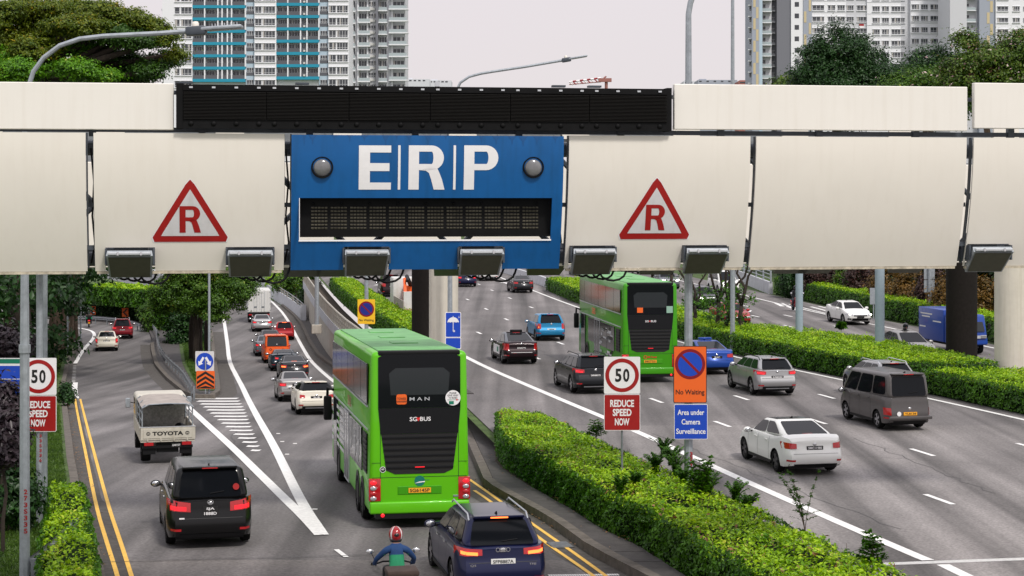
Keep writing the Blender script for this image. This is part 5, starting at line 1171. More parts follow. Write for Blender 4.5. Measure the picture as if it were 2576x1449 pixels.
# -------- double deck buses
def bus(x,y,slope,surf,label,green,deep,near):
    p=at(x,y,0,surf); r=empty('double_deck_bus',tuple(p),math.atan2(-slope,1),label=label,cat='bus',group='green double deck buses')
    if surf is zL: r.rotation_euler=(math.atan((zL(p.y+11)-zL(p.y))/11),0,math.atan2(-slope,1))
    L,W,Hh=12.0,1.265,4.38
    mb=MB()
    def f(c):
        if c.z>4: c=Vector((c.x*.95,c.y,c.z))
        return c
    mb.rbox(-W,W,.0,L,.36,Hh,green,.13,4,f); mb.build('body',r,smooth=True)
    mb=MB(); mb.rbox(-1.02,1.02,.25,L-.3,Hh-.03,Hh+.035,'roof_green',.03,2); mb.build('roof_skin',r,smooth=True)
    mb=MB(); mb.rbox(-1.03,1.03,-.01,.35,Hh-.10,Hh+.02,'black_plastic',.03,2); mb.build('roof_edge',r,smooth=True)
    # rear face
    mb=MB(); mb.plate([(-1.03,2.98),(1.03,2.98),(1.03,4.24),(.9,4.31),(-.9,4.31),(-1.03,4.24)],-.030,.01,'glass'); mb.build('rear_window',r)
    mb=MB(); mb.plate([(-.72,3.30),(.72,3.30),(.76,3.84),(.60,3.97),(-.60,3.97),(-.76,3.84)],-.034,-.0305,'glass_soft'); mb.build('window_pane',r)
    mb=MB(); mb.plate([(-.97,2.34),(.97,2.34),(1.03,2.975),(-1.03,2.975)],-.026,.01,'bus_black'); mb.build('engine_cover',r)
    mb=MB(); mb.plate([(-.62,1.34),(.62,1.34),(.84,1.44),(.96,2.335),(-.96,2.335),(-.84,1.44)],-.012,.01,'black_print'); mb.build('grille_back',r)
    for k in range(6):
        z=1.50+k*.148; h=.84+(z-1.44)/.9*.11; mb=MB()
        mb.hexa([(-h,-.045,z-.01),(h,-.045,z-.01),(h,-.012,z+.0),(-h,-.012,z+.0),(-h,-.045,z+.012),(h,-.045,z+.012),(h,-.012,z+.03),(-h,-.012,z+.03)],'bus_black'); mb.build('grille_slat',r)
    mb=MB(); mb.box(-.12,.12,-.065,-.056,1.50,1.52,'tail_lit'); mb.build('brake_light',r)
    mb=MB(); mb.rbox(-.55,.55,-.015,.01,.83,1.03,deep,.01,1); mb.build('plate_recess',r)
    mb=MB(); mb.box(-.28,.28,-.03,-.016,.87,.99,'plate_orange'); q=mb.build('number_plate',r); mb=MB(); mb.text('SG6145P' if near else 'SBS7551',0,.93,.50,.085,-.034,'black_print',.02); mb.build('plate_text',q)
    for s in (-1,1):
        mb=MB(); mb.rbox(s*1.12-.15,s*1.12+.15,-.03,.12,.68,1.24,'tail_red',.02,2); tl=mb.build('tail_light',r,smooth=True)
        for z,m in ((1.14,'tail_lit'),(1.00,'clear_lamp'),(.87,'tail_red'),(.75,'clear_lamp')): mb=MB(); mb.ell((s*1.16,-.035,z),(.085,.02,.055),m,12,6); mb.build('lamp',tl,smooth='all')
    mb=MB(); mb.rbox(-1.25,1.25,-.055,.3,.36,.66,green,.05,3); mb.build('rear_bumper',r,smooth=True)
    mb=MB(); mb.box(-1.1,1.1,-.02,.5,.24,.36,'black_plastic'); mb.build('skirt',r)
    for s in (-1,1): mb=MB(); mb.ell((s*.93,-.045,.33),(.05,.02,.05),'tail_lit',10,6); mb.build('reflector',r,smooth='all')
    mb=MB()
    for s in (-.98,.98): mb.box(s-.006,s+.006,-.006,.0,.66,4.2,'black_print')
    mb.box(-1.2,1.2,-.006,0,1.255,1.265,'black_print'); mb.box(-1.2,-.97,-.006,0,1.62,1.63,'black_print'); mb.box(.97,1.2,-.006,0,1.62,1.63,'black_print'); mb.build('panel_seam',r)
    if near:
        mb=MB(); mb.text('M A N',0,3.20,.50,.085,-.040,'alu',.012); mb.build('maker_lettering',r)
        mb=MB(); mb.text('SG',-.155,2.70,.19,.105,-.040,'sign_white',.015); mb.text('BUS',.145,2.70,.27,.105,-.040,'sign_white',.015); mb.build('operator_lettering',r)
        mb=MB(); mb.poly(circ(-.055,2.715,.026,12)+[],-.042,'sign_heart'); mb.poly(circ(-.012,2.715,.026,12),-.042,'sign_heart'); mb.poly([(-.08,2.71),(.012,2.71),(-.034,2.64)],-.043,'sign_heart'); mb.build('heart_logo',r)
        mb=MB(); mb.poly(rrect(-.58,-.32,3.07,3.32,.05),-.040,'sign_orange'); q=mb.build('orange_emblem',r); mb=MB(); mb.text('TOWER',-.45,3.21,.22,.06,-.044,'black_print',.01); mb.box(-.58,-.32,-.044,-.041,3.125,3.137,'black_print'); mb.box(-.58,-.32,-.044,-.041,3.15,3.158,'black_print'); mb.build('emblem_text',q)
        mb=MB(); mb.poly(circ(.84,3.21,.19,32),-.040,'sign_white'); q=mb.build('round_sticker',r); mb=MB()
        for t,z,wd in (('PLEASE',3.33,.17),('GIVE WAY',3.27,.28),('TO BUSES',3.21,.22)): mb.text(t,.84,z,wd,.045,-.044,'bus_black',.01)
        mb.box(.70,1.0,-.044,-.041,3.155,3.165,'sign_green'); mb.box(.74,.86,-.045,-.041,3.05,3.13,'sign_green'); mb.ring(.94,3.16,0,.022,-.045,'sign_heart',10); mb.build('sticker_print',q)
        mb=MB(); mb.poly(circ(0,1.16,.13,28),-.008,'teal_logo'); mb.add([(x_,-.011,z_) for x_,z_ in ((-.13,1.10),(.13,1.13),(.13,1.155),(-.02,1.14))],[(0,1,2,3)],'sign_white'); mb.text('TOWER TRANSIT',.14,1.18,.22,.03,-.011,'teal_logo',0); mb.build('round_logo',r)
        mb=MB(); mb.poly(circ(-.92,1.46,.075,20),-.008,'sign_white'); mb.poly(circ(-.92,1.46,.062,20),-.010,'bus_black'); q=mb.build('speed_disc',r); mb=MB(); mb.text('60',-.92,1.47,.07,.05,-.013,'sign_white',.02); mb.build('numerals',q)
        mb=MB(); mb.rbox(.84,1.02,-.012,0,.74,.785,'chrome',.004,1); mb.build('badge',r)
    else:
        mb=MB(); mb.box(-.60,-.34,-.041,-.037,3.08,3.30,'sign_orange'); mb.build('orange_emblem',r); mb=MB(); mb.box(.72,1.0,-.041,-.037,3.06,3.36,'poster_green'); mb.build('poster',r)
        mb=MB(); mb.text('SG',-.155,2.70,.17,.09,-.040,'sign_grey_white',.03); mb.text('BUS',.135,2.70,.24,.09,-.040,'sign_grey_white',.03); mb.ring(-.03,2.70,0,.03,-.041,'sign_heart',10); mb.build('operator_lettering',r)
        mb=MB(); mb.ring(-.22,1.12,.055,.08,-.008,'sign_heart',20); mb.text('SBS Transit',.08,1.12,.42,.09,-.008,'sign_heart',.02); mb.build('operator_logo',r)
    # near (left) side
    xs=-W-.006
    def side(nm,y0,y1,z0,z1,m,off=0,par=None):
        mb=MB(); d=.006+off; mb.box(-W-.004-d,-W+.02,y0,y1,z0,z1,m); return mb.build(nm,par or r)
    ed=[.45,2.1,4.1,6.1,8.1,10.1,11.6]
    for a,b in zip(ed,ed[1:]): side('upper_window',a+.03,b-.03,3.05,4.06,'bus_glass')
    ed=[1.9,3.8,5.6,7.2,9.0]
    for a,b in zip(ed,ed[1:]): side('lower_window',a+.03,b-.03,1.22,2.33,'bus_glass')
    side('side_band',.4,L-.4,2.40,2.44,'alu',.0); side('side_band',.4,L-.4,2.98,3.02,'alu',.0)
    side('door',5.7,7.1,.42,2.38,'glass_soft',.010); side('door',9.9,11.1,.42,2.38,'glass_soft',.010)
    for z in (.42,2.34): side('door_frame',5.66,7.14,z,z+.04,'alu',.014)
    for y_ in (5.66,6.38,7.10): side('door_frame',y_,y_+.04,.42,2.38,'alu',.016)
    side('engine_vent',.55,1.5,1.3,2.3,'bus_black',.004)
    for k in range(7): side('vent_slat',.57,1.48,1.36+k*.13,1.40+k*.13,'black_plastic',.016)
    # advertisement: black and white strokes over the lower deck
    mb=MB(); rr=random.Random(3)
    if near:
        y_=2.0
        while y_<5.5:
            n=9; hh=.25+.75*rr.random(); 
            pts=[(y_+rr.uniform(-.04,.04),2.30-hh*k/n) for k in range(n+1)]
            for (a,b),(c,d) in zip(pts,pts[1:]):
                w_=.10+.16*rr.random(); mb.add([(-W-.018,a,b),(-W-.018,a+w_,b),(-W-.018,c+w_,d),(-W-.018,c,d)],[(0,1,2,3)],'ad_white')
            y_+=.42
        for y0,y1 in ((7.3,8.9),(9.05,9.85),(11.15,11.8)):
            for k in range(6): z=1.05+k*.22; w_=.09+.03*rr.random(); mb.box(-W-.019,-W-.017,y0,y1-.15*rr.random(),z,z+w_,'ad_white')
        mb.text('SBUS',0,0,1,1,0,'sign_red',.02,tf=lambda x,z:(-W-.012,5.5-x*1.1,2.72+z*.28))
    else:
        for k in range(26): y0=rr.uniform(2,5.4); z=rr.uniform(.9,2.1); mb.box(-W-.019,-W-.017,y0,y0+rr.uniform(.2,.8),z,z+rr.uniform(.03,.15),rr.choice(['ad_white','bus_black','alu']))
        mb.text('SBS',0,0,1,1,0,'sign_orange',.02,tf=lambda x,z:(-W-.012,7.4-x*1.0,2.72+z*.3))
    mb.build('advertisement',r,kind='stuff')
    for y_ in ((1.75,3.1,9.35) if near else (3.0,9.35)):
        for s in (-1,1):
            mb=MB(); n=20; V=[(s*(W+.008),y_+.60*math.cos(math.pi*k/n),.50+.60*math.sin(math.pi*k/n)) for k in range(n+1)]+[(s*(W+.008),y_-.6,.3),(s*(W+.008),y_+.6,.3)]; mb.add(V,[tuple(range(n+3))],'black_print'); mb.build('wheel_arch',r)
            put_wheel(r,s*(W-.13),y_,.49,.30)
    mb=MB(); mb.tube([(-W,11.5,2.55),(-W-.15,11.75,2.60),(-W-.16,11.75,2.35)],.045,'black_plastic',8); mb.rbox(-W-.28,-W-.03,11.6,11.78,1.6,2.35,'black_plastic',.05,2); mb.build('door_mirror',r,smooth=True)
    for k in range(3): mb=MB(); mb.rbox(-.35,.35,3+3*k,3.8+3*k,Hh+.03,Hh+.06,'roof_green',.01,1); mb.build('roof_hatch',r)
    return r
mat('roof_green',(.13,.36,.12),.5,noise=.22,nscale=1.6); mat('bus_black',(.008,.0085,.010),.4,spec=.2); mat('bus_glass',(.018,.02,.02),.10,spec=.35); mat('ad_white',(.62,.62,.62),.5); mat('sign_heart',(.65,.02,.02),.4); mat('teal_logo',(.005,.16,.12),.4); mat('poster_green',(.25,.42,.33),.5)
bus(1056,1327,-.176,zL,'bright green double deck bus nearest the camera in the slip lane',GRN,DGRN,True)
bus(1636,962,-.125,zR,'green double deck bus on the expressway behind the speed limit sign',DGRN,DGRN,False)
# -------- trucks
def base(nm,x,y,slope,surf,label,cat,flip=False,group=None):
    p=at(x,y,0,surf); r=empty(nm,tuple(p),math.atan2(-slope,1)+(math.pi if flip else 0),label=label,cat=cat,group=group)
    return r
mat('truck_cream',(.52,.49,.42),.5,noise=.12,nscale=4,streak=.3); mat('tread',(.30,.29,.27),.5,.3,noise=.3,nscale=12); mat('canvas',(.33,.29,.26),.7,noise=.2,nscale=3); mat('wood',(.30,.20,.11),.8,noise=.3)
r=base('pickup_truck',422,1166,-.262,zL,'cream open pickup truck with TOYOTA on its tailgate','truck')
mb=MB(); mb.box(-.86,.86,.0,3.0,.70,.78,'truck_cream'); mb.build('bed_floor',r)
for s in (-1,1): mb=MB(); mb.box(s*.86-.025,s*.86+.025,0.05,3.0,.78,1.16,'truck_cream'); mb.build('side_board',r)
mb=MB(); mb.rbox(-.86,.86,-.03,.03,.76,1.18,'truck_cream',.012,1); tg=mb.build('tailgate',r)
mb=MB(); mb.rbox(-.78,.78,-.045,-.03,.82,1.12,'truck_cream',.01,1); mb.build('tailgate_panel',tg)
mb=MB(); mb.text('TOYOTA',0,.98,.98,.13,-.052,'black_print',.04); mb.build('maker_lettering',tg)
mb=MB()
for s in (-.62,.62): mb.ring(s,.98,.05,.068,-.050,'black_print',20,.85); mb.ring(s,.985,.018,.03,-.050,'black_print',14,1.5)
mb.build('emblem',tg)
for k in range(4): mb=MB(); mb.box(-.66+.42*k,-.62+.42*k,-.06,-.03,.74,.82,'truck_cream'); mb.build('hinge',tg)
mb=MB(); mb.box(-.88,.88,-.035,.035,1.175,1.195,'alu'); mb.build('tailgate_top',tg)
# canopy frame
for s in (-1,1):
    for yy in (.15,1.5,2.9): mb=MB(); mb.tube([(s*.80,yy,1.15),(s*.80,yy,1.82),(s*.70,yy,1.90)],.022,'galv',6); mb.build('canopy_post',r)
    for z in (1.35,1.6): mb=MB(); mb.tube([(s*.80,.15,z),(s*.80,2.9,z)],.015,'galv',5); mb.build('side_rail',r)
mb=MB(); n=8; V=[]
for yy in (.0,.5,1.5,2.5,3.1):
    for k in range(n+1): t=-1+2*k/n; V.append((t*.82,yy,1.80+.13*(1-t**4)))
mb.add(V,[(j*(n+1)+k,j*(n+1)+k+1,(j+1)*(n+1)+k+1,(j+1)*(n+1)+k) for j in range(4) for k in range(n)],'canvas'); q=mb.build('canopy',r,smooth='all'); mb=MB(); mb.tube([(-.82,0,1.80),(-.6,0,1.91),(0,0,1.935),(.6,0,1.91),(.82,0,1.80)],.02,'galv',6); mb.build('canopy_hoop',r)
mb=MB(); mb.box(-.84,.84,2.97,3.02,.78,1.80,'tread'); mb.box(-.84,.84,2.95,3.0,.78,1.22,'tread'); mb.build('headboard',r)
mb=MB(); mb.plate(rrect(-.42,.42,1.55,1.85,.06),2.94,2.96,'glass_soft'); mb.build('rear_window',r)
for k in range(5): mb=MB(); mb.box(-.80+.32*k,-.50+.32*k,.1,2.9,.785,.79,'tread'); mb.build('floor_plate',r)
mb=MB(); mb.rbox(-.84,.84,3.05,4.65,.55,1.90,'truck_cream',.12,3); mb.build('cab',r,smooth=True)
for s in (-1,1):
    mb=MB(); mb.box(s*.845-.004,s*.845+.004,3.4,4.4,1.2,1.75,'glass'); mb.build('side_window',r)
    mb=MB(); mb.tube([(s*.84,4.4,1.5),(s*1.02,4.4,1.55)],.015,'black_plastic',5); mb.rbox(s*1.04-.08,s*1.04+.08,4.36,4.42,1.35,1.68,'galv',.02,1); mb.build('door_mirror',r,smooth=True)
    mb=MB(); mb.rbox(s*.60-.15,s*.60+.15,-.02,.06,.58,.69,'tail_red',.015,1); mb.build('tail_light',r); mb=MB(); mb.box(s*.58-.2,s*.58+.2,.08,.1,.30,.58,'black_plastic'); mb.build('mudflap',r)
    for yy in (.75,4.0): put_wheel(r,s*.66 if yy<1 else s*.72,yy,.33,.30 if yy<1 else .2)
mb=MB(); mb.box(-.35,.35,.1,4.3,.35,.65,'black_plastic'); mb.box(-.8,.8,.02,.1,.50,.58,'black_plastic'); mb.build('chassis',r)
mb=MB(); mb.box(.12,.42,-.01,.0,.52,.66,'plate_black'); q=mb.build('number_plate',r); mb=MB(); mb.text('GX8172T',.27,.59,.26,.06,-.014,'sign_white',.02); mb.build('plate_text',q)
for nm,cx,cy,cz,rx,ry,rz,m in (('cargo_bundle',.25,1.1,.88,.30,.25,.16,'sign_royal'),('cargo_bundle',.5,1.5,.92,.22,.3,.2,'black_plastic'),('cargo_bundle',.42,.8,.84,.16,.14,.1,'sign_red'),('cargo_bundle',.12,1.5,.86,.16,.18,.12,'sign_white')):
    mb=MB(); V=[]; mb.ell((0,0,0),(rx,ry,rz),m,12,8); rr=random.Random(int(cx*100)); mb.v=[(a*rr.uniform(.82,1.12),b*rr.uniform(.82,1.12),c*rr.uniform(.8,1.1)) for a,b,c in mb.v]
    o=mb.build(nm,None,smooth='all'); w3=r.matrix_basis@Vector((cx,cy,cz)); o.location=w3; tag(o,{'sign_royal':'blue bundle lying on the pickup bed','black_plastic':'dark bag at the right side of the pickup bed','sign_red':'small red bundle just behind the pickup tailgate','sign_white':'small white sack on the pickup bed'}[m],'bundle')
# white box truck
r=base('box_truck',652,812,-.17,zL,'white box truck stopped under the overhanging branches','truck')
mat('box_white',(.60,.60,.58),.5,noise=.06,streak=.3)
mb=MB(); mb.rbox(-1.1,1.1,0,5.2,1.0,3.15,'box_white',.03,1); mb.build('cargo_box',r)
for s in (-1,1):
    mb=MB(); mb.rbox(.02*s if s>0 else -1.06,1.06 if s>0 else -.02,-.03,0,1.06,3.08,'box_white',.012,1); d=mb.build('rear_door',r)
    for xx in (.22,.5): mb=MB(); mb.tube([(s*xx,-.045,1.1),(s*xx,-.045,3.0)],.014,'galv',5); mb.build('lock_rod',d)
    mb=MB(); mb.box(s*.36-.12,s*.36+.12,-.05,-.03,1.45,1.6,'galv_dark'); mb.build('door_handle',d)
    for z in (1.2,1.8,2.4,2.95): mb=MB(); mb.box(s*1.04-.06,s*1.04+.06,-.05,-.02,z,z+.05,'galv'); mb.build('hinge',d)
    mb=MB(); mb.rbox(s*.85-.15,s*.85+.15,-.02,.03,.72,.84,'tail_red',.01,1); mb.build('tail_light',r)
    for yy in (1.1,5.6): put_wheel(r,s*.85,yy,.40,.36 if yy<2 else .24)
mb=MB(); mb.box(-1.0,1.0,.0,.1,.80,1.0,'black_plastic'); mb.box(-.5,.5,.1,5.2,.5,.95,'black_plastic'); mb.box(-.95,.95,-.05,.0,.45,.58,'black_plastic'); mb.build('chassis',r)
mb=MB(); mb.box(-.5,.5,-.055,-.05,.46,.57,'amber_plain'); mat('amber_plain',(.6,.4,.03),.5) if 'amber_plain' not in M else None; mb.build('chevron_strip',r)
mb=MB(); mb.rbox(-1.0,1.0,5.3,6.9,.6,2.5,'box_white',.12,2); mb.build('cab',r,smooth=True)
# crane lorry beside the black column
r=base('crane_lorry',1062,828,-.16,zR,'lorry with folded orange crane just left of the central columns','truck')
mb=MB(); mb.rbox(-1.15,1.15,0,6.5,1.0,1.25,'wood',.02,1); mb.build('bed',r)
mb=MB(); mb.box(-1.18,-1.12,0,6.4,1.25,1.75,'canvas'); mb.box(1.12,1.18,0,6.4,1.25,1.75,'canvas'); mb.build('side_board',r)
mb=MB(); mb.rbox(-1.15,1.15,7.2,9.2,.7,2.9,'box_white',.12,2); mb.build('cab',r,smooth=True)
mb=MB(); mb.box(-1.1,.9,.4,.8,1.25,2.3,'box_white'); mb.build('tail_box',r)
mb=MB(); mb.rbox(-.5,.5,6.5,7.1,1.2,2.4,'paint_orange',.05,1); mb.tube([(0,6.8,2.4),(-.5,4.5,3.1),(-.7,2.2,2.9)],[.16,.13,.1],'rubber',8); mb.tube([(-.9,1.5,2.0),(-.8,3.0,3.0)],.1,'paint_orange',8); mb.build('crane_arm',r,smooth=True)
for s in (-1,1):
    mb=MB(); mb.rbox(s*.95-.15,s*.95+.15,-.05,0,.75,.88,'tail_red',.01,1); mb.build('tail_light',r)
    for yy in (1.2,2.4,7.9): put_wheel(r,s*.95,yy,.48,.34)
mb=MB(); mb.box(-.55,.55,0,8.9,.55,.98,'black_plastic'); mb.build('chassis',r)
mb=MB(); mb.ell((-1.1,-.02,1.05),(.07,.03,.06),'amber',8,6); mb.build('indicator',r,smooth='all')
# blue van half hidden by the black column (oncoming)
r=base('delivery_van',2446,893,-.17,zR,'royal blue cab-over delivery van passing behind the black column','van',True,O)
mb=MB(); mb.rbox(-.95,.95,-4.9,-1.5,.55,2.25,'paint_van_blue',.05,2); mb.build('cargo_box',r,smooth=True)
def fcab(c):
    if c.z>1.6 and c.y>-1: c=Vector((c.x*.92,c.y-.35,c.z))
    return c
mb=MB(); mb.rbox(-.9,.9,-1.55,0,.5,2.05,'paint_van_blue',.10,3,fcab); mb.build('cab',r,smooth=True)
mb=MB(); mb.add([(-.74,-.14,1.2),(.74,-.14,1.2),(.66,-.37,1.85),(-.66,-.37,1.85)],[(0,3,2,1)],'glass_soft'); mb.v=[(a,b+.045,c) for a,b,c in mb.v]; mb.build('windscreen',r)
for s in (-1,1):
    mb=MB(); mb.add([(s*.905,-.3,1.2),(s*.905,-1.3,1.2),(s*.86,-1.3,1.85),(s*.86,-.55,1.85)],[(0,1,2,3)],'glass'); mb.build('side_window',r)
    mb=MB(); mb.rbox(s*.62-.17,s*.62+.17,-.03,.03,.85,1.02,'clear_lamp',.02,1); mb.build('headlight',r)
    mb=MB(); mb.rbox(s*1.08-.08,s*1.08+.08,-.4,-.34,1.3,1.6,'black_plastic',.02,1); mb.build('door_mirror',r)
    for yy in (-.85,-4.0): put_wheel(r,s*.74,yy,.34,.24)
mb=MB(); mb.box(-.45,.45,-.01,.02,.85,1.0,'alu'); mb.build('grille',r)
mb=MB(); mb.box(-.4,.4,-4.7,-.3,.35,.6,'black_plastic'); mb.build('chassis',r)
mb=MB()
for z,y0,y1 in ((1.9,-4.6,-3.0),(1.75,-4.4,-3.3),(1.2,-4.7,-3.9),(1.55,-2.9,-1.8)): mb.box(.952,.956,y0,y1,z,z+.07,'ad_white')
mb.build('side_lettering',r)
# -------- people on motorcycles
mat('skin',(.38,.22,.15),.6); mat('jacket_blue',(.008,.04,.13),.8,noise=.15); mat('vest_green',(.015,.22,.10),.8,noise=.15); mat('cloth_dark',(.02,.02,.024),.85,noise=.2); mat('trousers',(.03,.03,.04),.85); mat('helmet_red',(.30,.012,.015),.2,coat=.5); mat('helmet_white',(.6,.6,.6),.2,coat=.5); mat('helmet_black',(.015,.015,.016),.2,coat=.5); mat('bag_brown',(.05,.032,.026),.8,noise=.2); mat('glove',(.015,.015,.015),.8)
def skin_mesh(name,verts,edges,radii,mats,matf,par,sub=1):
    me=bpy.data.meshes.new(name); me.from_pydata(verts,edges,[]); ob=bpy.data.objects.new(name,me); sc.collection.objects.link(ob)
    md=ob.modifiers.new('s','SKIN'); 
    for i,v in enumerate(me.skin_vertices[0].data): v.radius=(radii[i][0],radii[i][1]) if isinstance(radii[i],tuple) else (radii[i],radii[i]); v.use_root=(i==0)
    md.use_smooth_shade=True; s2=ob.modifiers.new('u','SUBSURF'); s2.levels=sub; s2.render_levels=sub
    dg=bpy.context.evaluated_depsgraph_get(); m2=bpy.data.meshes.new_from_object(ob.evaluated_get(dg)); bpy.data.objects.remove(ob)
    m2.name=name
    m2.materials.clear()
    for m in mats: m2.materials.append(M[m])
    idx=[matf(p.center) for p in m2.polygons]; m2.polygons.foreach_set('material_index',idx); m2.polygons.foreach_set('use_smooth',[True]*len(idx))
    ob=bpy.data.objects.new(name,m2); sc.collection.objects.link(ob); ob.parent=par; return ob
def rider(bike,label,jacket,stripe,hel,near):
    """rider sits on the bike; local frame of the bike, forward +y"""
    r=empty('person',bike.location[:],bike.rotation_euler.z,label=label,cat='person')
    r.rotation_euler=bike.rotation_euler
    V=[(0,.62,.86),(0,.66,1.08),(0,.74,1.32),(0,.80,1.46),(0,.84,1.56),
       (-.20,.76,1.41),(-.36,.92,1.22),(-.38,1.16,1.08),(-.37,1.22,1.07),
       (.20,.76,1.41),(.36,.92,1.22),(.38,1.16,1.08),(.37,1.22,1.07),
       (-.13,.64,.84),(-.24,1.02,.76),(-.22,.92,.36),(-.22,1.06,.31),
       (.13,.64,.84),(.24,1.02,.76),(.22,.92,.36),(.22,1.06,.31)]
    E=[(0,1),(1,2),(2,3),(3,4),(3,5),(5,6),(6,7),(7,8),(3,9),(9,10),(10,11),(11,12),(0,13),(13,14),(14,15),(15,16),(0,17),(17,18),(18,19),(19,20)]
    Rd=[(.15,.12),(.145,.11),(.165,.11),(.11,.08),(.055,.055),(.072,.07),(.052,.052),(.038,.038),(.038,.03),(.072,.07),(.052,.052),(.042,.042),(.042,.03),(.11,.11),(.085,.085),(.055,.055),(.05,.04),(.11,.11),(.085,.085),(.055,.055),(.05,.04)]
    if near:
        for s,b in ((-1,8),(1,12)):
            for k in range(4):
                i=len(V); xx=s*(.345+.025*k); V+=[(xx,1.262,1.085-.004*k),(xx,1.285,1.055),(xx,1.262,1.03)]; Rd+=[.014,.012,.010]; E+=[(b,i),(i,i+1),(i+1,i+2)]
            i=len(V); V+=[(s*.335,1.215,1.045),(s*.34,1.25,1.025)]; Rd+=[.015,.012]; E+=[(b,i),(i,i+1)]
    mats=[jacket,'trousers','glove','skin',stripe]
    def mf(c):
        if c.z>1.53: return 3
        if c.y>1.19 and c.z>.95: return 2
        if c.z<.90: return 1
        if abs(c.x)<.24 and 1.05<c.z<1.33: return 4
        return 0
    skin_mesh('body',V,E,Rd,mats,mf,r,2)
    h=empty('helmet',(0,.86,1.68)); h.parent=r; mb=MB(); mb.ell((0,0,.01),(.135,.155,.155),hel,20,14); mb.tube([(0,0,-.13),(0,0,-.06)],[.11,.13],'helmet_black',14); mb.build('shell',h,smooth='all')
    mb=MB(); V=[]
    for j in range(3):
        for i in range(9): t=R_(20+140*i/8); rr=1.02; V.append((.135*rr*math.cos(t)*math.cos(R_(-12+22*j)),.155*rr*math.sin(t)*math.cos(R_(-12+22*j)),.01+.155*math.sin(R_(-12+22*j))))
    mb.add(V,[(j*9+i,j*9+i+1,(j+1)*9+i+1,(j+1)*9+i) for j in range(2) for i in range(8)],'glass'); mb.build('visor',h,smooth='all')
    # face behind the visor
    mb=MB(); mb.ell((0,.05,-.03),(.085,.085,.10),'skin',12,8); mb.ell((0,.135,-.035),(.014,.018,.022),'skin',6,5); mb.ell((-.035,.125,-.005),(.012,.008,.007),'sign_white',6,4); mb.ell((.035,.125,-.005),(.012,.008,.007),'sign_white',6,4); mb.ell((0,.128,-.075),(.025,.008,.008),'tail_red',6,4); mb.build('face',h,smooth='all')
    if near:
        for s,m in ((-1,'helmet_white'),(1,'helmet_white')):
            mb=MB(); V=[]
            for i in range(9):
                t=-60+150*i/8
                for ww in (-12,12): a=R_(s*(48+ww*.6)); e=R_(t); x_,y_,z_=math.cos(e)*math.sin(a),-math.cos(e)*math.cos(a),math.sin(e); V.append((.137*x_*1.01,.157*y_*1.01,.01+.157*z_*1.01))
            mb.add(V,[(2*i,2*i+1,2*i+3,2*i+2) for i in range(8)],m); mb.build('stripe',h,smooth='all')
        mb=MB(); mb.ell((0,-.148,.02),(.05,.02,.035),'helmet_black',10,6); mb.build('vent',h,smooth='all')
    return r
def motorbike(x,y,Y,slope,surf,label,col,box,flip=False,h=None):
    p=Vector(((x-CXP)/F*Y,Y,surf(Y))); r=empty('motorcycle',tuple(p),math.atan2(-slope,1)+(math.pi if flip else 0),label=label,cat='motorcycle')
    for yy in (.30,1.55): put_wheel(r,0,yy,.29,.11,True)
    mb=MB(); mb.rbox(-.13,.13,.15,1.0,.68,.82,'black_plastic',.05,3); mb.build('seat',r,smooth=True)
    mb=MB(); mb.rbox(-.12,.12,.05,.9,.45,.68,col,.06,3); mb.rbox(-.20,.20,1.18,1.42,.40,1.02,col,.08,3); mb.rbox(-.16,.16,.85,1.3,.30,.50,col,.05,2); mb.build('fairing',r,smooth=True)
    mb=MB(); mb.tube([(-.40,1.18,1.06),(-.2,1.26,1.10),(.2,1.26,1.10),(.40,1.18,1.06)],.018,'black_plastic',6); mb.tube([(0,1.28,1.08),(0,1.56,.32)],.03,'black_plastic',6); mb.build('handlebar',r,smooth=True)
    for s in (-1,1):
        mb=MB(); mb.tube([(s*.33,1.22,1.08),(s*.42,1.28,1.26)],.008,'black_plastic',5); mb.ell((s*.45,1.28,1.29),(.08,.02,.05),'chrome',10,6); mb.build('mirror',r,smooth='all')
    mb=MB(); mb.rbox(-.09,.09,-.02,.06,.60,.70,'tail_lit',.015,1); mb.build('tail_light',r); mb=MB(); mb.box(-.09,.09,-.05,-.03,.38,.50,'plate_orange'); mb.build('number_plate',r)
    mb=MB(); mb.tube([(.16,.1,.34),(.14,.8,.30)],.045,'galv_dark',8); mb.build('exhaust',r,smooth=True)
    if box: 
        bb=empty('carrier_box',(0,0,0)); bb.parent=r; mb=MB(); mb.rbox(-.29,.29,-.30,.22,.80,1.16,'black_plastic',.05,2); mb.build('box',bb,smooth=True); mb=MB(); mb.rbox(-.30,.30,-.31,.23,1.10,1.22,'bag_brown',.04,2); mb.build('lid',bb,smooth=True); mb=MB(); mb.box(-.26,-.18,-.315,-.30,.82,.98,'vest_green'); mb.box(.18,.26,-.315,-.30,.82,1.0,'vest_green'); mb.build('green_mark',bb)
    if flip:
        mb=MB(); mb.ell((0,1.46,.86),(.09,.04,.06),'head_lit',10,6); mb.build('headlight',r,smooth='all')
    return r
b=motorbike(1010,0,34.1,-.19,zL,'delivery motorcycle with a black carrier box at the bottom edge','black_plastic',True); rider(b,'rider in blue jacket with green band and red and white helmet','jacket_blue','vest_green','helmet_red',True)
pf=at(224,824,0,zL); b=motorbike(224,0,pf.y,-.25,zL,'small dark motorcycle far off in the left bend','helmet_black',True); rider(b,'rider in dark clothes riding into the far left bend','cloth_dark','cloth_dark','helmet_black',False)
pf=at(1995,779); b=motorbike(1992,0,pf.y-.5,-.16,zR,'red motorcycle coming towards the camera beside the blue-grey post','paint_red',False,flip=True); rider(b,'rider in black facing the camera on the red motorcycle','cloth_dark','cloth_dark','helmet_black',False)
pf=at(2258,880); b=motorbike(2262,0,93.0,-.16,zR,'dark motorcycle mostly hidden by the median hedge','helmet_black',False,flip=True); rider(b,'rider with dark helmet showing above the silver car roof','cloth_dark','cloth_dark','helmet_black',False)
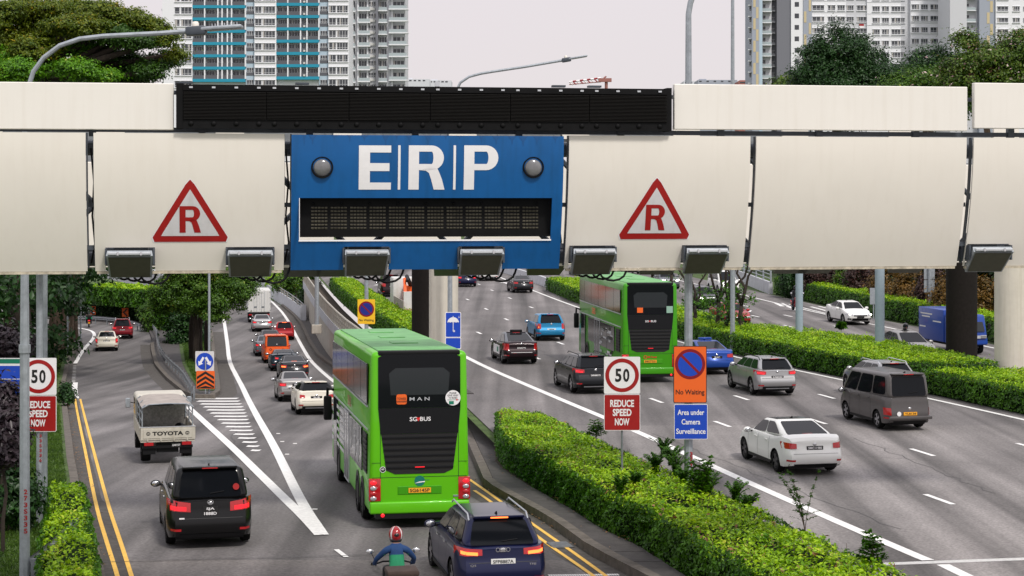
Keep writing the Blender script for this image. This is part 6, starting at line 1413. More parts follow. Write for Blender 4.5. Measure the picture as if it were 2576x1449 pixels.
# ================================================================ vegetation
def leaf_mesh(name,C,Nn,size,m,par=None,aspect=.5,jit=.5,**pr):
    """C centres, Nn normals (n,3); each leaf a kite of two triangles, folded along its rib"""
    n=len(C); C=np.asarray(C,float); Nn=np.asarray(Nn,float)+rng.normal(0,jit,(n,3)); Nn/=np.linalg.norm(Nn,axis=1,keepdims=True)+1e-9
    t=rng.normal(0,1,(n,3)); t-=Nn*np.sum(t*Nn,1,keepdims=True); t/=np.linalg.norm(t,axis=1,keepdims=True)+1e-9; b=np.cross(Nn,t)
    s=(size*rng.uniform(.6,1.35,n))[:,None] if np.isscalar(size) else (size*rng.uniform(.6,1.35,n))[:,None]
    V=np.empty((n,4,3)); V[:,0]=C-t*s*.5; V[:,1]=C+b*s*.5*aspect+Nn*s*.10-t*s*.05; V[:,2]=C+t*s*.5; V[:,3]=C-b*s*.5*aspect+Nn*s*.10-t*s*.05
    me=bpy.data.meshes.new(name); me.vertices.add(4*n); me.vertices.foreach_set('co',V.reshape(-1))
    i=np.arange(n)[:,None]*4; T=np.concatenate([i+[0,1,2],i+[0,2,3]],1).reshape(-1)
    me.loops.add(6*n); me.loops.foreach_set('vertex_index',T.astype(np.int32)); me.polygons.add(2*n)
    me.polygons.foreach_set('loop_start',np.arange(0,6*n,3,dtype=np.int32)); me.polygons.foreach_set('loop_total',np.full(2*n,3,dtype=np.int32))
    mats=m if isinstance(m,(list,tuple)) else [m]
    for q in mats: me.materials.append(M[q])
    me.update(calc_edges=True)
    ob=bpy.data.objects.new(name,me); sc.collection.objects.link(ob)
    if par: ob.parent=par
    for k,v in pr.items(): ob[k]=v
    return ob
def fbm(x,y,s=1.0,o=0):
    return (np.sin(x*1.7*s+o)*np.cos(y*1.3*s+o*2)+.5*np.sin(x*3.9*s+y*2.7*s+o)+.25*np.sin(x*8.1*s-y*7.3*s+o*3))/1.75
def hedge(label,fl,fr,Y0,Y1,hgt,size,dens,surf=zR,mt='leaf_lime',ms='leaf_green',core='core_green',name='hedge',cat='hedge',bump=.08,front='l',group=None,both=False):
    r=empty(name,((fl(Y0)+fr(Y0))/2,Y0,surf(Y0)),label=label,cat=cat,group=group); o=np.array(r.location)
    # solid dark core, the hedge's inner shade put into its colour
    n=max(2,int((Y1-Y0)/1.5)); mb=MB(); V=[]; e=.10
    for i in range(n+1):
        Y=Y0+(Y1-Y0)*i/n; a,b=fl(Y)+e*1.6,fr(Y)-e*1.6; z=surf(Y)-.04; 
        V+=[(a-o[0],Y-o[1],z-.1-o[2]),(a-o[0],Y-o[1],z+hgt-e*1.6-o[2]),(b-o[0],Y-o[1],z+hgt-e*1.6-o[2]),(b-o[0],Y-o[1],z-.1-o[2])]
    mb.add(V,[(4*i+j,4*i+j+1,4*i+5+j,4*i+4+j) for i in range(n) for j in range(3)]+[(0,1,2,3),tuple(4*n+k for k in (3,2,1,0))],core); mb.build('branches',r)  # one solid filling rather than branches, near-black for the shaded depth
    ys=np.linspace(Y0,Y1,200); W=np.array([max(.1,fr(y)-fl(y)) for y in ys]); cum=np.cumsum(W); cum/=cum[-1]; A=float(np.mean(W)*(Y1-Y0))
    def sampY(k): return np.interp(rng.random(k),cum,ys)
    flv=np.vectorize(fl); frv=np.vectorize(fr); sv=np.vectorize(surf)
    k=int(A*dens); Y=sampY(k); u=rng.random(k); a,b=flv(Y),frv(Y); X=a+(b-a)*u
    kp=rng.random(k)<np.clip(.88+.75*fbm(X*1.9,Y*1.9,1.0,2),.35,1); X,Y,a,b=X[kp],Y[kp],a[kp],b[kp]; k=len(X)
    ed=np.minimum(np.minimum((X-a),(b-X)),.35)/.35; Z=sv(Y)+hgt+bump*fbm(X,Y,1.1)-.14*(1-ed)**2+rng.normal(0,.05,k)+np.where(rng.random(k)<.05,rng.uniform(0,.14,k),0)
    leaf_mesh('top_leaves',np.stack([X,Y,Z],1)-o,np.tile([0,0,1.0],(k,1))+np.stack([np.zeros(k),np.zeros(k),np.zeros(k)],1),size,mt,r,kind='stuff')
    Cs=[];Ns=[]
    for sd,f in ((-1,flv),(1,frv)):
        k=int((Y1-Y0)*hgt*dens*1.1); Y=Y0+(Y1-Y0)*rng.random(k); h=rng.random(k)**.9; X=f(Y)+sd*(-.03+.10*fbm(Y*1.3,h*3,1.2,sd)+.04*np.sin(h*3.1))+rng.normal(0,.03,k)
        Cs.append(np.stack([X,Y,sv(Y)+.04+h*(hgt-.02)],1)); Ns.append(np.tile([sd*1.0,-.2,.45],(k,1)))
    for Ye,s in ((Y0,-1),(Y1,1)):
        wd=fr(Ye)-fl(Ye); k=int(wd*hgt*dens*1.2); h=rng.random(k); X=fl(Ye)+wd*rng.random(k); Cs.append(np.stack([X,np.full(k,Ye)+s*(-.02+.05*rng.random(k)),surf(Ye)+.04+h*(hgt-.02)],1)); Ns.append(np.tile([0,s*1.0,.45],(k,1)))
    C=np.concatenate(Cs)-o; leaf_mesh('side_leaves',C,np.concatenate(Ns),size,ms,r,kind='stuff')  # sides use a darker green than the top, side shade put into colour
    return r
# near hedge between walkway and expressway
hl=lambda Y: walk_r(Y)+.12
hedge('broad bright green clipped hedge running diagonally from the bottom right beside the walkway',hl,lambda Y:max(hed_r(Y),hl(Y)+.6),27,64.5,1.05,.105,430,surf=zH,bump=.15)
def litter(name,pts,n,sz,surf,sp,lab,m='leaf_dead',h=.03):
    q=dense(P(pts,0,surf),.3); k=rng.integers(0,len(q),n); C=np.array([list(q[i]) for i in k])+rng.normal(0,1,(n,3))*np.array([sp,sp,0]); C[:,2]=[surf(y)+h for y in C[:,1]]
    o=leaf_mesh(name,C,np.tile([0,0,1.],(n,1)),sz,m,jit=.25,kind='stuff'); return tag(o,lab,'leaves')
litter('fallen_leaves',[(1590,1440),(1374,1312),(1216,1210)],420,.07,zL,.16,'brown fallen leaves along the kerb by the walkway')
litter('fallen_leaves',[(250,1440),(210,1250),(180,1100),(168,1000)],420,.07,zL,.18,'brown fallen leaves in the left gutter')
litter('fallen_leaves',[(1640,1400),(1430,1270),(1260,1160)],220,.07,zL,.35,'scattered dry leaves on the walkway slabs',h=.2)
k=700; Y=rng.uniform(30,64,k); u=rng.random(k); a=np.vectorize(hl)(Y); b=np.vectorize(lambda y:max(hed_r(y),hl(y)+.6))(Y); X=a+(b-a)*u
o=leaf_mesh('dead_leaves',np.stack([X,Y,np.vectorize(zH)(Y)+1.08+.15*fbm(X,Y,1.1)],1),np.tile([0,0,1.],(k,1)),.12,'leaf_dead',jit=.6,kind='stuff'); tag(o,'brown dead leaves caught on top of the near hedge','leaves')
mb=MB(); rr=random.Random(9)
for i in range(260):
    Yq=rr.uniform(30,64); u=rr.random(); Xq=hl(Yq)+(max(hed_r(Yq),hl(Yq)+.6)-hl(Yq))*u; zq=zH(Yq)+.98; hh=rr.uniform(.12,.34); mb.tube([(Xq,Yq,zq),(Xq+rr.uniform(-.06,.06),Yq+rr.uniform(-.06,.06),zq+hh)],[.006,.003],'bark',4,False)
o=mb.build('hedge_twigs',kind='stuff'); tag(o,'bare woody twigs poking out of the near hedge top','twigs')
# median hedge
ml=xs_of(P([(1367,727),(1441,760),(1462,766),(1705,853),(1743,863.5),(1823.5,886),(1877,898),(2012,928),(2132,952),(2373,999),(2576,1044)]))
mr0=xs_of(P([(1420,694),(1560,735),(1801,811),(1937,821),(2072,835),(2192,850),(2312,871),(2378,885)],1.0))
mr=lambda Y: max(mr0(Y),ml(Y)+1.5)
hedge('long clipped median hedge between the two carriageways',ml,mr,79,109,1.05,.13,210,bump=.12,group='median hedges')
hedge('far end of the clipped median hedge left of the second bus',ml,lambda Y:ml(Y)+3.2,109,162,1.1,.17,120,bump=.1,group='median hedges')
hedge('clipped hedge at the right edge in front of the cream column',ml,lambda Y:ml(Y)+6,56,76.3,1.0,.125,250,group='median hedges',bump=.15)
# right hedge behind the opposite carriageway
hr=lambda Y:hedgeR_front(Y)+.5
hedge('clipped hedge beyond the opposite carriageway under the brown shrubs',hr,lambda Y:hr(Y)+interp(Y,[(90,1.2),(150,3.0)]),88,156,1.35,.17,120,mt='leaf_lime',bump=.15)
# hedge above the retaining wall
hw_=lambda Y:xb(Y)+1.25
hedge('yellow-green hedge growing behind the retaining wall railing',hw_,lambda Y:hw_(Y)+interp(Y,[(92,.9),(105,2.2),(160,2.0)]),97,160,1.15,.16,150,bump=.2)
# bottom-left hedge around the guardrail end
hlx=xs_of(P([(95,1449),(100,1380),(118,1300),(125,1240),(128,1215)],.5)); hrx=xs_of(P([(262,1449),(240,1340),(222,1253),(200,1220)]))
hedge('low leafy hedge at the kerb beside the yellow lines, bottom left',hlx,lambda Y:hrx(Y)-.2,36,48.2,.62,.105,330,mt='leaf_lime',bump=.22)
# grass verge blades
def blades(name,fl,fr,Y0,Y1,n,sz,surf,hh,label=None):
    Y=rng.uniform(Y0,Y1,n); a=np.vectorize(fl)(Y); b=np.vectorize(fr)(Y); X=a+(b-a)*rng.random(n); Z=np.vectorize(surf)(Y)+hh
    o=leaf_mesh(name,np.stack([X,Y,Z],1),np.stack([rng.normal(0,1,n),rng.normal(0,1,n),np.full(n,.35)],1),sz,'grass_blade',aspect=.16,jit=.1); o['kind']='stuff'; return tag(o,label or 'short green grass on the left verge','grass')
blades('grass',lambda Y:verge_r(Y)-6,lambda Y:verge_r(Y)-.4,36,85,70000,.16,zL,.2)
blades('grass',lambda Y:verge_r(Y)-9,lambda Y:verge_r(Y)-.5,85,146,30000,.25,zL,.22,'thin grass under the left row of tree trunks')
blades('grass',lambda Y:isl_l(Y)+.5*(isl_r(Y)-isl_l(Y)),lambda Y:isl_r(Y)-.4,Yn+5,150,9000,.22,zL,.25,'grass on the tree island behind the chevron sign')
# ---- trees
def limb(mb,a,b,r0,r1,m,seg=4,wob=.12,seed=0):
    rr=random.Random(seed); a=Vector(a); b=Vector(b); L=(b-a).length; pts=[a]+[a.lerp(b,i/seg)+Vector((rr.uniform(-1,1),rr.uniform(-1,1),rr.uniform(-.5,.5)))*L*wob*.5 for i in range(1,seg)]+[b]
    mb.tube(pts,[r0+(r1-r0)*i/seg for i in range(seg+1)],m,7)
def tree(label,base,hgt,blobs,nl,ls,mt,trunk=.3,name='tree',bark='bark',group=None,clump=1.2,limbs=True,flat=.6,fill=.35,extra=None):
    """blobs: list of (dx,dy,z,rx,ry,rz) ellipsoids making up the crown, z above base"""
    r=empty(name,tuple(base),label=label,cat='tree',group=group); rr=random.Random(hash(label)%1000 if False else len(label)*7)
    mb=MB(); zt=min(b[2] for b in blobs); top=(blobs[0][0]*.3,blobs[0][1]*.3,zt)
    limb(mb,(0,0,-.3),top,trunk,trunk*.65,bark,5,.05,1); mb.build('trunk',r,smooth='all')
    if limbs:
        mb=MB()
        for i,b in enumerate(blobs):
            limb(mb,top,(b[0],b[1],b[2]),trunk*.5,trunk*.18,bark,4,.12,i+3)
            for k in range(3): t=rr.uniform(0,6.28); limb(mb,(b[0],b[1],b[2]),(b[0]+b[3]*.8*math.cos(t),b[1]+b[4]*.8*math.sin(t),b[2]+b[5]*rr.uniform(-.2,.6)),trunk*.2,trunk*.05,bark,3,.15,i*7+k)
        mb.build('limbs',r,smooth='all')
    vol=[b[3]*b[4]*b[5] for b in blobs]; S=[b[3]*b[4]+b[3]*b[5] for b in blobs]; tot=sum(S); Cs=[];Ns=[];Ms=[]
    for b,s in zip(blobs,S):
        nc=max(8,int(s/tot*nl/70)); d=rng.normal(0,1,(nc,3)); d/=np.linalg.norm(d,axis=1,keepdims=True); rad=np.where(rng.random(nc)<fill,rng.uniform(.3,.85,nc),rng.uniform(.85,1.05,nc))[:,None]
        rad*= (1+.16*np.sin(d[:,0:1]*5+b[0])*np.cos(d[:,1:2]*4+b[2])+.1*np.sin(d[:,2:3]*9))
        cc=np.array(b[:3])+d*rad*np.array(b[3:6]); m=70
        cs=clump*rng.uniform(.45,1.25,(nc,1,1)); off=rng.normal(0,1,(nc,m,3))*np.array([1,1,flat])*cs*.42
        P_=cc[:,None,:]+off; Nv=(d[:,None,:]*.6+off/cs*.6+np.array([0,0,.6])); Cs.append(P_.reshape(-1,3)); Ns.append(Nv.reshape(-1,3)); Ms.append((b[6] if len(b)>6 and b[6] else mt,len(Cs)-1))
    for q in dict.fromkeys(x for x,_ in Ms): ii=[j for x,j in Ms if x==q]; leaf_mesh('crown',np.concatenate([Cs[j] for j in ii]),np.concatenate([Ns[j] for j in ii]),ls,q,r,kind='stuff',jit=.45)
    C=np.concatenate(Cs); Nn=np.concatenate(Ns)
    if extra:
        k=rng.integers(0,len(C),extra[1]); leaf_mesh('blossom',C[k]+rng.normal(0,.1,(extra[1],3)),Nn[k],ls*1.1,extra[0],r,kind='stuff')
    return r
def wb(x,y,Y): return atd(x,y,Y)
# rain tree, top left
Yt=105; b=wb(60,500,Yt); b.z=0
def bl(x,y,rx,rz,Y,base,ry=None,dy=0,m=None): p=wb(x,y,Y); return (p.x-base.x,dy,p.z-base.z,rx/F*Y,(ry or rx)/F*Y,rz/F*Y,m)
base=Vector((wb(60,0,Yt).x,Yt,0))
rr=random.Random(11); bls=[]
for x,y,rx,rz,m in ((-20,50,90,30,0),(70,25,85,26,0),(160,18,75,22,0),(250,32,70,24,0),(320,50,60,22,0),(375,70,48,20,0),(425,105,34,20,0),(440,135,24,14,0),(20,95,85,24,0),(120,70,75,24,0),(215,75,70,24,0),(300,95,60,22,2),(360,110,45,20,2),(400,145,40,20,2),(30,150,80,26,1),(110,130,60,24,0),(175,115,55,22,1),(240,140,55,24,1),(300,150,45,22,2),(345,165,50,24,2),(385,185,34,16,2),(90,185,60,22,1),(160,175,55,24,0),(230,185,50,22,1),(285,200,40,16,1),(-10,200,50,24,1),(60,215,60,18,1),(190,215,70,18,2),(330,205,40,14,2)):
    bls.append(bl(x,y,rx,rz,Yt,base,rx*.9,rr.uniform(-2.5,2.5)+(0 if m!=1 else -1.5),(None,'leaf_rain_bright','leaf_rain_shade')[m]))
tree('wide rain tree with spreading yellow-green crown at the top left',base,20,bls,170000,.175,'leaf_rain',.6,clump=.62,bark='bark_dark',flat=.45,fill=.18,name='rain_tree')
# dark dome tree top right
Yt=190; base=Vector((wb(2115,0,Yt).x,Yt,0))
tree('big dark green dome-shaped tree before the right tower',base,22,[bl(2110,150,85,78,Yt,base),bl(2070,200,75,70,Yt,base),bl(2170,205,85,72,Yt,base),bl(2115,250,120,75,Yt,base),bl(2025,235,35,45,Yt,base),bl(2210,240,55,55,Yt,base)],90000,.30,'leaf_dark',.6,clump=1.1,flat=.9,name='dome_tree')
Yt=230; base=Vector((wb(2360,0,Yt).x,Yt,0))
tree('dark trees with rounded tops right of the dome tree',base,20,[bl(2330,185,65,60,Yt,base),bl(2400,175,60,55,Yt,base),bl(2270,215,55,50,Yt,base),bl(2350,240,120,60,Yt,base)],42000,.38,'leaf_dark',.5,clump=1.4,flat=.9,name='round_tree')
Yt=165; base=Vector((wb(2500,0,Yt).x,Yt,0))
tree('tree with pink and white blossom at the top right corner',base,18,[bl(2480,160,75,45,Yt,base),bl(2560,140,70,55,Yt,base),bl(2430,105,30,20,Yt,base),bl(2420,195,60,40,Yt,base),bl(2530,205,90,40,Yt,base),bl(2600,190,80,80,Yt,base)],60000,.28,'leaf_olive',.4,clump=1.1,flat=.7,extra=('leaf_flower',2200),name='blossom_tree')
Yt=175; base=Vector((wb(2340,0,Yt).x,Yt,0))
tree('mid green bushy tree under the dark rounded tops',base,15,[bl(2330,205,60,30,Yt,base),bl(2270,225,50,30,Yt,base),bl(2400,215,50,34,Yt,base),bl(2320,260,110,50,Yt,base)],34000,.28,'leaf_mid',.35,clump=1.2,flat=.8,name='bushy_tree',extra=('leaf_flower',260))
Yt=200; base=Vector((wb(1990,0,Yt).x,Yt,0)); tree('small dark tree left of the dome tree base',base,12,[bl(2000,215,30,28,Yt,base),bl(1975,235,40,30,Yt,base)],5000,.5,'leaf_olive',.25,clump=1.2,name='small_tree')
# dark background mass behind the gantry, both sides, seen below the panels
def row_tree(i,x,y,rx,ry,Y,mt,n,lab,nm='shrub',ls=.35,clump=1.0,surf=zR,tr=.12):
    base=Vector((wb(x,0,Y).x,Y,surf(Y))); b=bl(x,y,rx,ry,Y,base); 
    return tree(lab,base,3,[b,(b[0]-b[3]*.4,b[1],b[2]*.75,b[3]*.7,b[4]*.8,b[5]*.8),(b[0]+b[3]*.45,b[1],b[2]*.7,b[3]*.65,b[4]*.8,b[5]*.75)],n,ls,mt,tr,name=nm,clump=clump,flat=.9,limbs=False,fill=.1)
for i,(x,y,rx,ry,mt,lb) in enumerate(((2005,700,40,45,'leaf_dark','dark green shrub behind the pale right parapet'),(2060,690,40,50,'leaf_red','dark red-brown shrub left of the grey cabinet'),(2128,705,22,50,'leaf_mid','narrow green shrub right of the grey cabinet'),(2170,712,40,75,'leaf_red','tall dark red shrub left of the second blue-grey post'),(2235,730,42,55,'leaf_brown','orange-brown shrub right of the second blue-grey post'),(2290,745,45,60,'leaf_brown','wide orange-brown shrub in the row of shrubs'),(2345,745,36,80,'leaf_red','dark maroon shrub around the sign backs'),(2400,760,50,60,'leaf_brown','orange-brown shrub just left of the black column'),(2470,765,40,60,'leaf_brown','olive brown shrub between black and cream columns'),(2560,760,60,70,'leaf_dark','dark shrub beyond the cream column at the edge'))):
    row_tree(i,x,y,rx,ry,[150,146,142,138,130,126,122,116,112,112][i],mt,12000,lb,ls=.19,clump=.55)
for i,(x,Y) in enumerate(((1960,205),(2080,190),(2200,180),(2330,172),(2450,165),(2580,160))):
    base=Vector((wb(x,0,Y).x,Y,0)); tree('dark leafy tree standing behind the shrubs, number %d along from the left'%(i+1) if False else ['dark tree behind the pale right parapet','dark tree behind the red-brown shrub','dark tree behind the second blue-grey post','dark tree behind the sign backs','dark tree behind the black column','dark tree beyond the right cream column'][i],base,9,[(0,0,5.0,4.5,3,4.2),(2,1,3.5,4,3,3.5)],7000,.6,'leaf_dark',.3,clump=1.4,group='dark trees behind the shrubs',limbs=False)
# median slim trees
for i,(x,yb,lx,h) in enumerate(((1750,812,-8,5),(1803,822,10,6),(1826,828,14,6),(1868,833,-6,6),(1562,738,6,7),(1645,760,-8,7),(1688,752,3,7),(1515,725,2,6))):
    p=at(x,yb,.9); base=Vector((p.x,p.y,0)); s_=p.y/F; bb=[(lx*s_*1.5+dx,dy,h+dz,1.3,1.2,.9) for dx,dy,dz in ((0,0,0),(1.1,.3,-.6),(-1.0,0,.2))]
    r=empty('slim_tree',tuple(base),label=['slim leaning tree nearest the orange sign pole','second slim tree with side shoots beside the red saloon','third slim forked tree beside the red saloon','rightmost slim tree, its forked trunk by the white people carrier','slim tree just above the second bus roof, left','slim tree above the middle of the second bus roof','slim tree above the right end of the second bus roof','leftmost slim dark stem beyond the second bus'][i],cat='tree',group='slim trees in the median'); 
    mb=MB(); f=.55*h*.6+.3; mid=(lx*s_*.5,0,h*.38); limb(mb,(0,0,-.2),mid,.15,.11,'bark_dark',4,.08,i); mb.build('trunk',r,smooth='all')
    mb=MB(); rr=random.Random(i)
    for b in bb: limb(mb,mid,b[:3],.085,.04,'bark_dark',4,.12,i*5+int(b[0]*3))
    mb.build('limbs',r,smooth='all')
    Cs=[]
    for b in bb: Cs.append(np.array(b[:3])+rng.normal(0,.50,(90,3))*np.array([1.3,1.2,.8]))
    for k in range(10 if i in(0,1,2,3) else 3):
        c=np.array([lx*s_*.6+rr.uniform(-.9,.9),rr.uniform(-.5,.5),rr.uniform(1.4,h*.55)]); Cs.append(c+rng.normal(0,.17,(34,3)))
    C=np.concatenate(Cs); leaf_mesh('crown',C,np.tile([0,-.3,1.],(len(C),1)),.2,'leaf_green',r,kind='stuff',jit=.7)
# left side: trunks row, canopy, dark backdrop
for i,(x,yb,rr_,zt,lb) in enumerate(((22,905,.42,7.5,'thick reddish trunk at the far left edge'),(70,925,.5,8,'thick dark trunk between the left lamp post and the sign post'),(133,903,.30,7,'first trunk in the row beside the grass verge'),(147,893,.22,7,'second trunk in the row beside the grass verge'),(158,883,.26,7,'third trunk in the row beside the grass verge'),(172,872,.24,7,'fourth trunk in the row beside the grass verge'),(182,862,.22,7,'fifth trunk in the row beside the grass verge'),(192,852,.22,7,'last trunk in the row beside the grass verge'),(105,915,.4,8,'dark trunk half hidden by the thin left poles'))):
    p=at(x,yb,.14,zL); base=p; 
    blb=[(0.5,0,zt+.6,3.6,2.6,1.7),(-2.5,-.5,zt+1.0,3.2,2.4,1.9),(1.2,.6,zt+.3,1.5,1.8,1.0)]
    tree(lb,base,zt,blb,6500,.28,'leaf_green' if i%2 else 'leaf_dark',rr_,name='verge_tree',bark='bark',group='trees along the left verge',clump=.9)
for i,(x,Y,z) in enumerate(((-25,120,2),(-33,110,2),(-41,150,2),(-38,140,2),(-22,95,1.5),(-40,95,2))):
    base=Vector((x-8,Y,zL(Y))); tree(['dark bushy tree behind the left trunks, nearest','dark bushy tree behind the left trunks, farther left','dark bushy tree behind the far left bend','dark bushy tree filling the shade at far left','small dark tree behind the direction sign','dark tree left of the thick trunk'][i],base,8,[(0,0,4,5,3,4),(2,0,7,5,4,3),(-3,1,5,4,3,4)],9000,.45,'leaf_dark',.4,clump=1.3,group='shaded trees on the left',limbs=False,name='bushy_tree')
# clipped wall of foliage at the far bend
fb=lambda x0,x1,Y,z0,z1,mt,lab,n,ls=.3: None
def slab_hedge(lab,pts,z0,z1,dp,ls,n,mt,surf=zL,core='core_dark',name='hedge'):
    a,b=Vector(pts[0]),Vector(pts[1]); r=empty(name,(a.x,a.y,0),label=lab,cat='hedge'); d=(b-a); L=d.length; d.normalize(); nn=Vector((d.y,-d.x,0)); 
    if nn.y>0: nn=-nn
    k=n; t=rng.random(k)*L; z=rng.uniform(z0,z1,k); C=np.stack([t*d.x,t*d.y,z],1)+np.outer(.25*fbm(t,z,1.3)+rng.normal(0,.08,k),[nn.x,nn.y,0])
    leaf_mesh('side_leaves',C,np.tile([nn.x,nn.y,.5],(k,1)),ls,'leaf_green' if mt!='leaf_dark' else mt,r,kind='stuff')  # side leaves darker than the lime top, shade put into the colour
    k=n//2; t=rng.random(k)*L; w_=rng.random(k)*dp; C=np.stack([t*d.x-nn.x*w_,t*d.y-nn.y*w_,z1+.25*fbm(t,w_,1.1)+rng.normal(0,.08,k)],1); leaf_mesh('top_leaves',C,np.tile([0,0,1.],(k,1)),ls,mt,r,kind='stuff')
    mb=MB(); q=[Vector((0,0,0))-nn*.15,d*L-nn*.15,d*L-nn*dp,-nn*dp]; mb.hexa([(p.x,p.y,z0) for p in q]+[(p.x,p.y,z1-.2) for p in q],core); mb.build('branches',r); return r  # solid near-black filling, shade behind the leaves put into colour
p0,p1=wb(185,0,181.5),wb(420,0,171); slab_hedge('thick green foliage wall overhanging the far left bend',((p0.x,p0.y,0),(p1.x,p1.y,0)),-2.2,-.6,5,.33,14000,'leaf_lime')
slab_hedge('dark undergrowth below the foliage wall at the far bend',((p0.x-6,p0.y+6,0),(p1.x+3,p1.y+6,0)),-4.0,-1.8,2,.3,8000,'leaf_dark')
# bush and trees on the island
row=[(400,800,38,60,166,'leaf_mid','leafy yellow-green bush where the island widens at the far bend',9000),(470,820,45,70,150,'leaf_dark','dark bush behind the bent guardrail on the island',9000),(440,770,50,45,152,'leaf_green','green crown above the dark bush on the island',9000)]
for x,y,rx,ry,Y,mt,lb,n in row: row_tree(0,x,y,rx,ry,Y,mt,n,lb,'bush',.26,.7,zL,.15)
Yt=128; base=Vector((wb(497,0,Yt).x,Yt,zL(Yt)))
tree('leafy island tree with branches hanging over the white box truck',base,9,[bl(480,730,80,60,Yt,base,60),bl(570,730,70,55,Yt,base,50,1),bl(600,722,48,34,Yt,base,40),bl(540,770,45,35,Yt,base,40,-1),bl(430,740,55,55,Yt,base,45),bl(500,680,120,50,Yt,base,60,1)],62000,.165,'leaf_mid',.26,clump=.55,flat=.6,bark='bark_dark',fill=.4,name='island_tree')
for x,yb,lb in ((485,905,'left one of three dark trunks on the island'),(505,903,'middle of three dark trunks on the island'),(524,900,'right one of three dark trunks behind the round blue sign')):
    p=at(x,yb,.2,zL); tree(lb,p,5,[(0,0,6.5,1.2,1.2,1.0)],1200,.22,'leaf_mid',.24,name='island_tree',bark='bark_dark',clump=.6,group='trunks on the island')
# vegetation behind the slip-road parapet
for i,(x,y,rx,ry,Y,mt,lb) in enumerate(((712,712,34,24,232,'leaf_lime','yellow-green bush behind the curved parapet, left'),(752,722,38,32,226,'leaf_mid','green bush behind the curved parapet'),(778,765,18,42,200,'leaf_dark','dark bush in the gap left of the retaining wall'),(745,700,50,25,215,'leaf_mid','tree crown far behind the curved parapet'))):
    row_tree(i,x,y,rx,ry,Y,mt,7000,lb,'bush',.33,.9,zL,.2)
# purple shrub at the far left edge
for i,(x,y,rx,ry,Y) in enumerate(((18,868,40,36,49),(6,1010,26,40,43.5),(12,1100,40,60,41))):
    base=Vector((wb(x,0,Y).x,Y,0)); tree(['purple-leaved shrub upper part behind the left lamp post','purple-leaved shrub in front of the direction sign','dark purple shrub low at the left edge'][i],base,3,[bl(x,y,rx,ry,Y,base)],[5200,4200,5200][i],.16,'leaf_purple',.05,clump=.35,flat=.9,name='purple_shrub',limbs=True,bark='bark_dark',group='purple shrubs at the left edge')
Y=44; base=Vector((wb(20,0,Y).x,Y,0)); 
row_tree(0,25,1230,60,60,44,'leaf_dark',9000,'dark green undergrowth left of the lamp post foot','bush',.14,.35,zR,.05)
row_tree(0,170,985,12,26,86,'leaf_dark',1500,'dark leafy sprig overhanging the kerb by the speed limit sign','bush',.16,.3,zL,.04)
# ferns and saplings on the near hedge
def frond_plant(label,x,yb,hb,h,n,size,kind='fern',name='fern',Y=None,cat='plant'):
    p=at(x,yb,hb); r=empty(name,tuple(p),label=label,cat=cat); mb=MB(); C=[];Nn=[]; rr=random.Random(int(x))
    for k in range(n):
        t=rr.uniform(0,6.28); ln=h*rr.uniform(.65,1.1); sp=rr.uniform(.12,.55)*ln if kind=='fern' else rr.uniform(.1,.4)*ln; pts=[]
        for i in range(8): u=i/7; pts.append(Vector((math.cos(t)*sp*u**1.6,math.sin(t)*sp*u**1.6,ln*(u-.18*u*u*(2 if kind=='fern' else .5)))))
        mb.tube(pts,[.009*(1-i/9) for i in range(8)],'bark' if kind!='fern' else 'core_green',4)
        for i in range(2 if kind!='fern' else 1,8):
            a=pts[i]; d=(pts[i]-pts[i-1]).normalized(); s=d.cross(Vector((0,0,1))).normalized() if abs(d.z)<.99 else Vector((1,0,0))
            if kind=='fern':
                for q in range(3):
                    c=pts[i-1].lerp(a,q/3)
                    for sg in (-1,1): L=.10*(1.15-i/8)*1.4; C.append(c+s*sg*L*.5); Nn.append((0,0,1))
            else:
                for sg in (-1,1):
                    L=.30*(1.2-i/9); dirv=(s*sg*.9+d*.35+Vector((0,0,-.05))).normalized()
                    for q in range(9):
                        c=a+dirv*L*q/8
                        C.append(c+Vector((rr.uniform(-.015,.015),rr.uniform(-.02,.02),.02))); Nn.append((0,.2,1))
    mb.build('stems',r); leaf_mesh('leaflets',np.array([list(c) for c in C]),np.array(Nn,float),size,'leaf_green',r,kind='stuff',aspect=.35,jit=.35); return r
frond_plant('feathery sapling growing from the hedge in front of the white line',2025,1345,.9,1.5,6,.09,'sap','sapling')
frond_plant('small sapling with broad leaves at the hedge edge near the bottom right',2195,1440,.9,.8,3,.16,'sap','sapling')
frond_plant('weedy shoot at the hedge top left of the speed limit sign',1500,1110,1.0,.6,4,.12,'sap','weed')
for x,y,h,l in ((1650,1190,.75,'clump of ferns in the hedge right of the speed limit sign post'),(1700,1200,.85,'tall ferns in the hedge between the two sign posts'),(1600,1230,.6,'ferns hanging over the hedge front below the speed limit sign'),(1780,1255,.9,'tall fern clump just right of the orange sign post'),(1690,1170,.7,'dense ferns just left of the orange sign post'),(1720,1225,.7,'ferns in front of the orange sign post foot'),(1850,1270,.8,'ferns at the hedge edge beside the white line'),(1670,1150,.7,'dark ferns behind the hedge top'),(1880,1290,.6,'small ferns right of the tall fern clump'),(1560,1240,.55,'low ferns on the hedge face'),(1620,1340,.45,'ferns at the hedge foot beside the walkway')): frond_plant(l,x,y,.9,h*1.1,26,.095,'fern','fern')
frond_plant('leafy climber round the foot of the orange sign pole',1757,1262,.9,1.1,9,.15,'sap','climber')
frond_plant('broad-leaved weed sprouting from the median hedge',2116,836,1.0,.55,4,.25,'sap','weed')
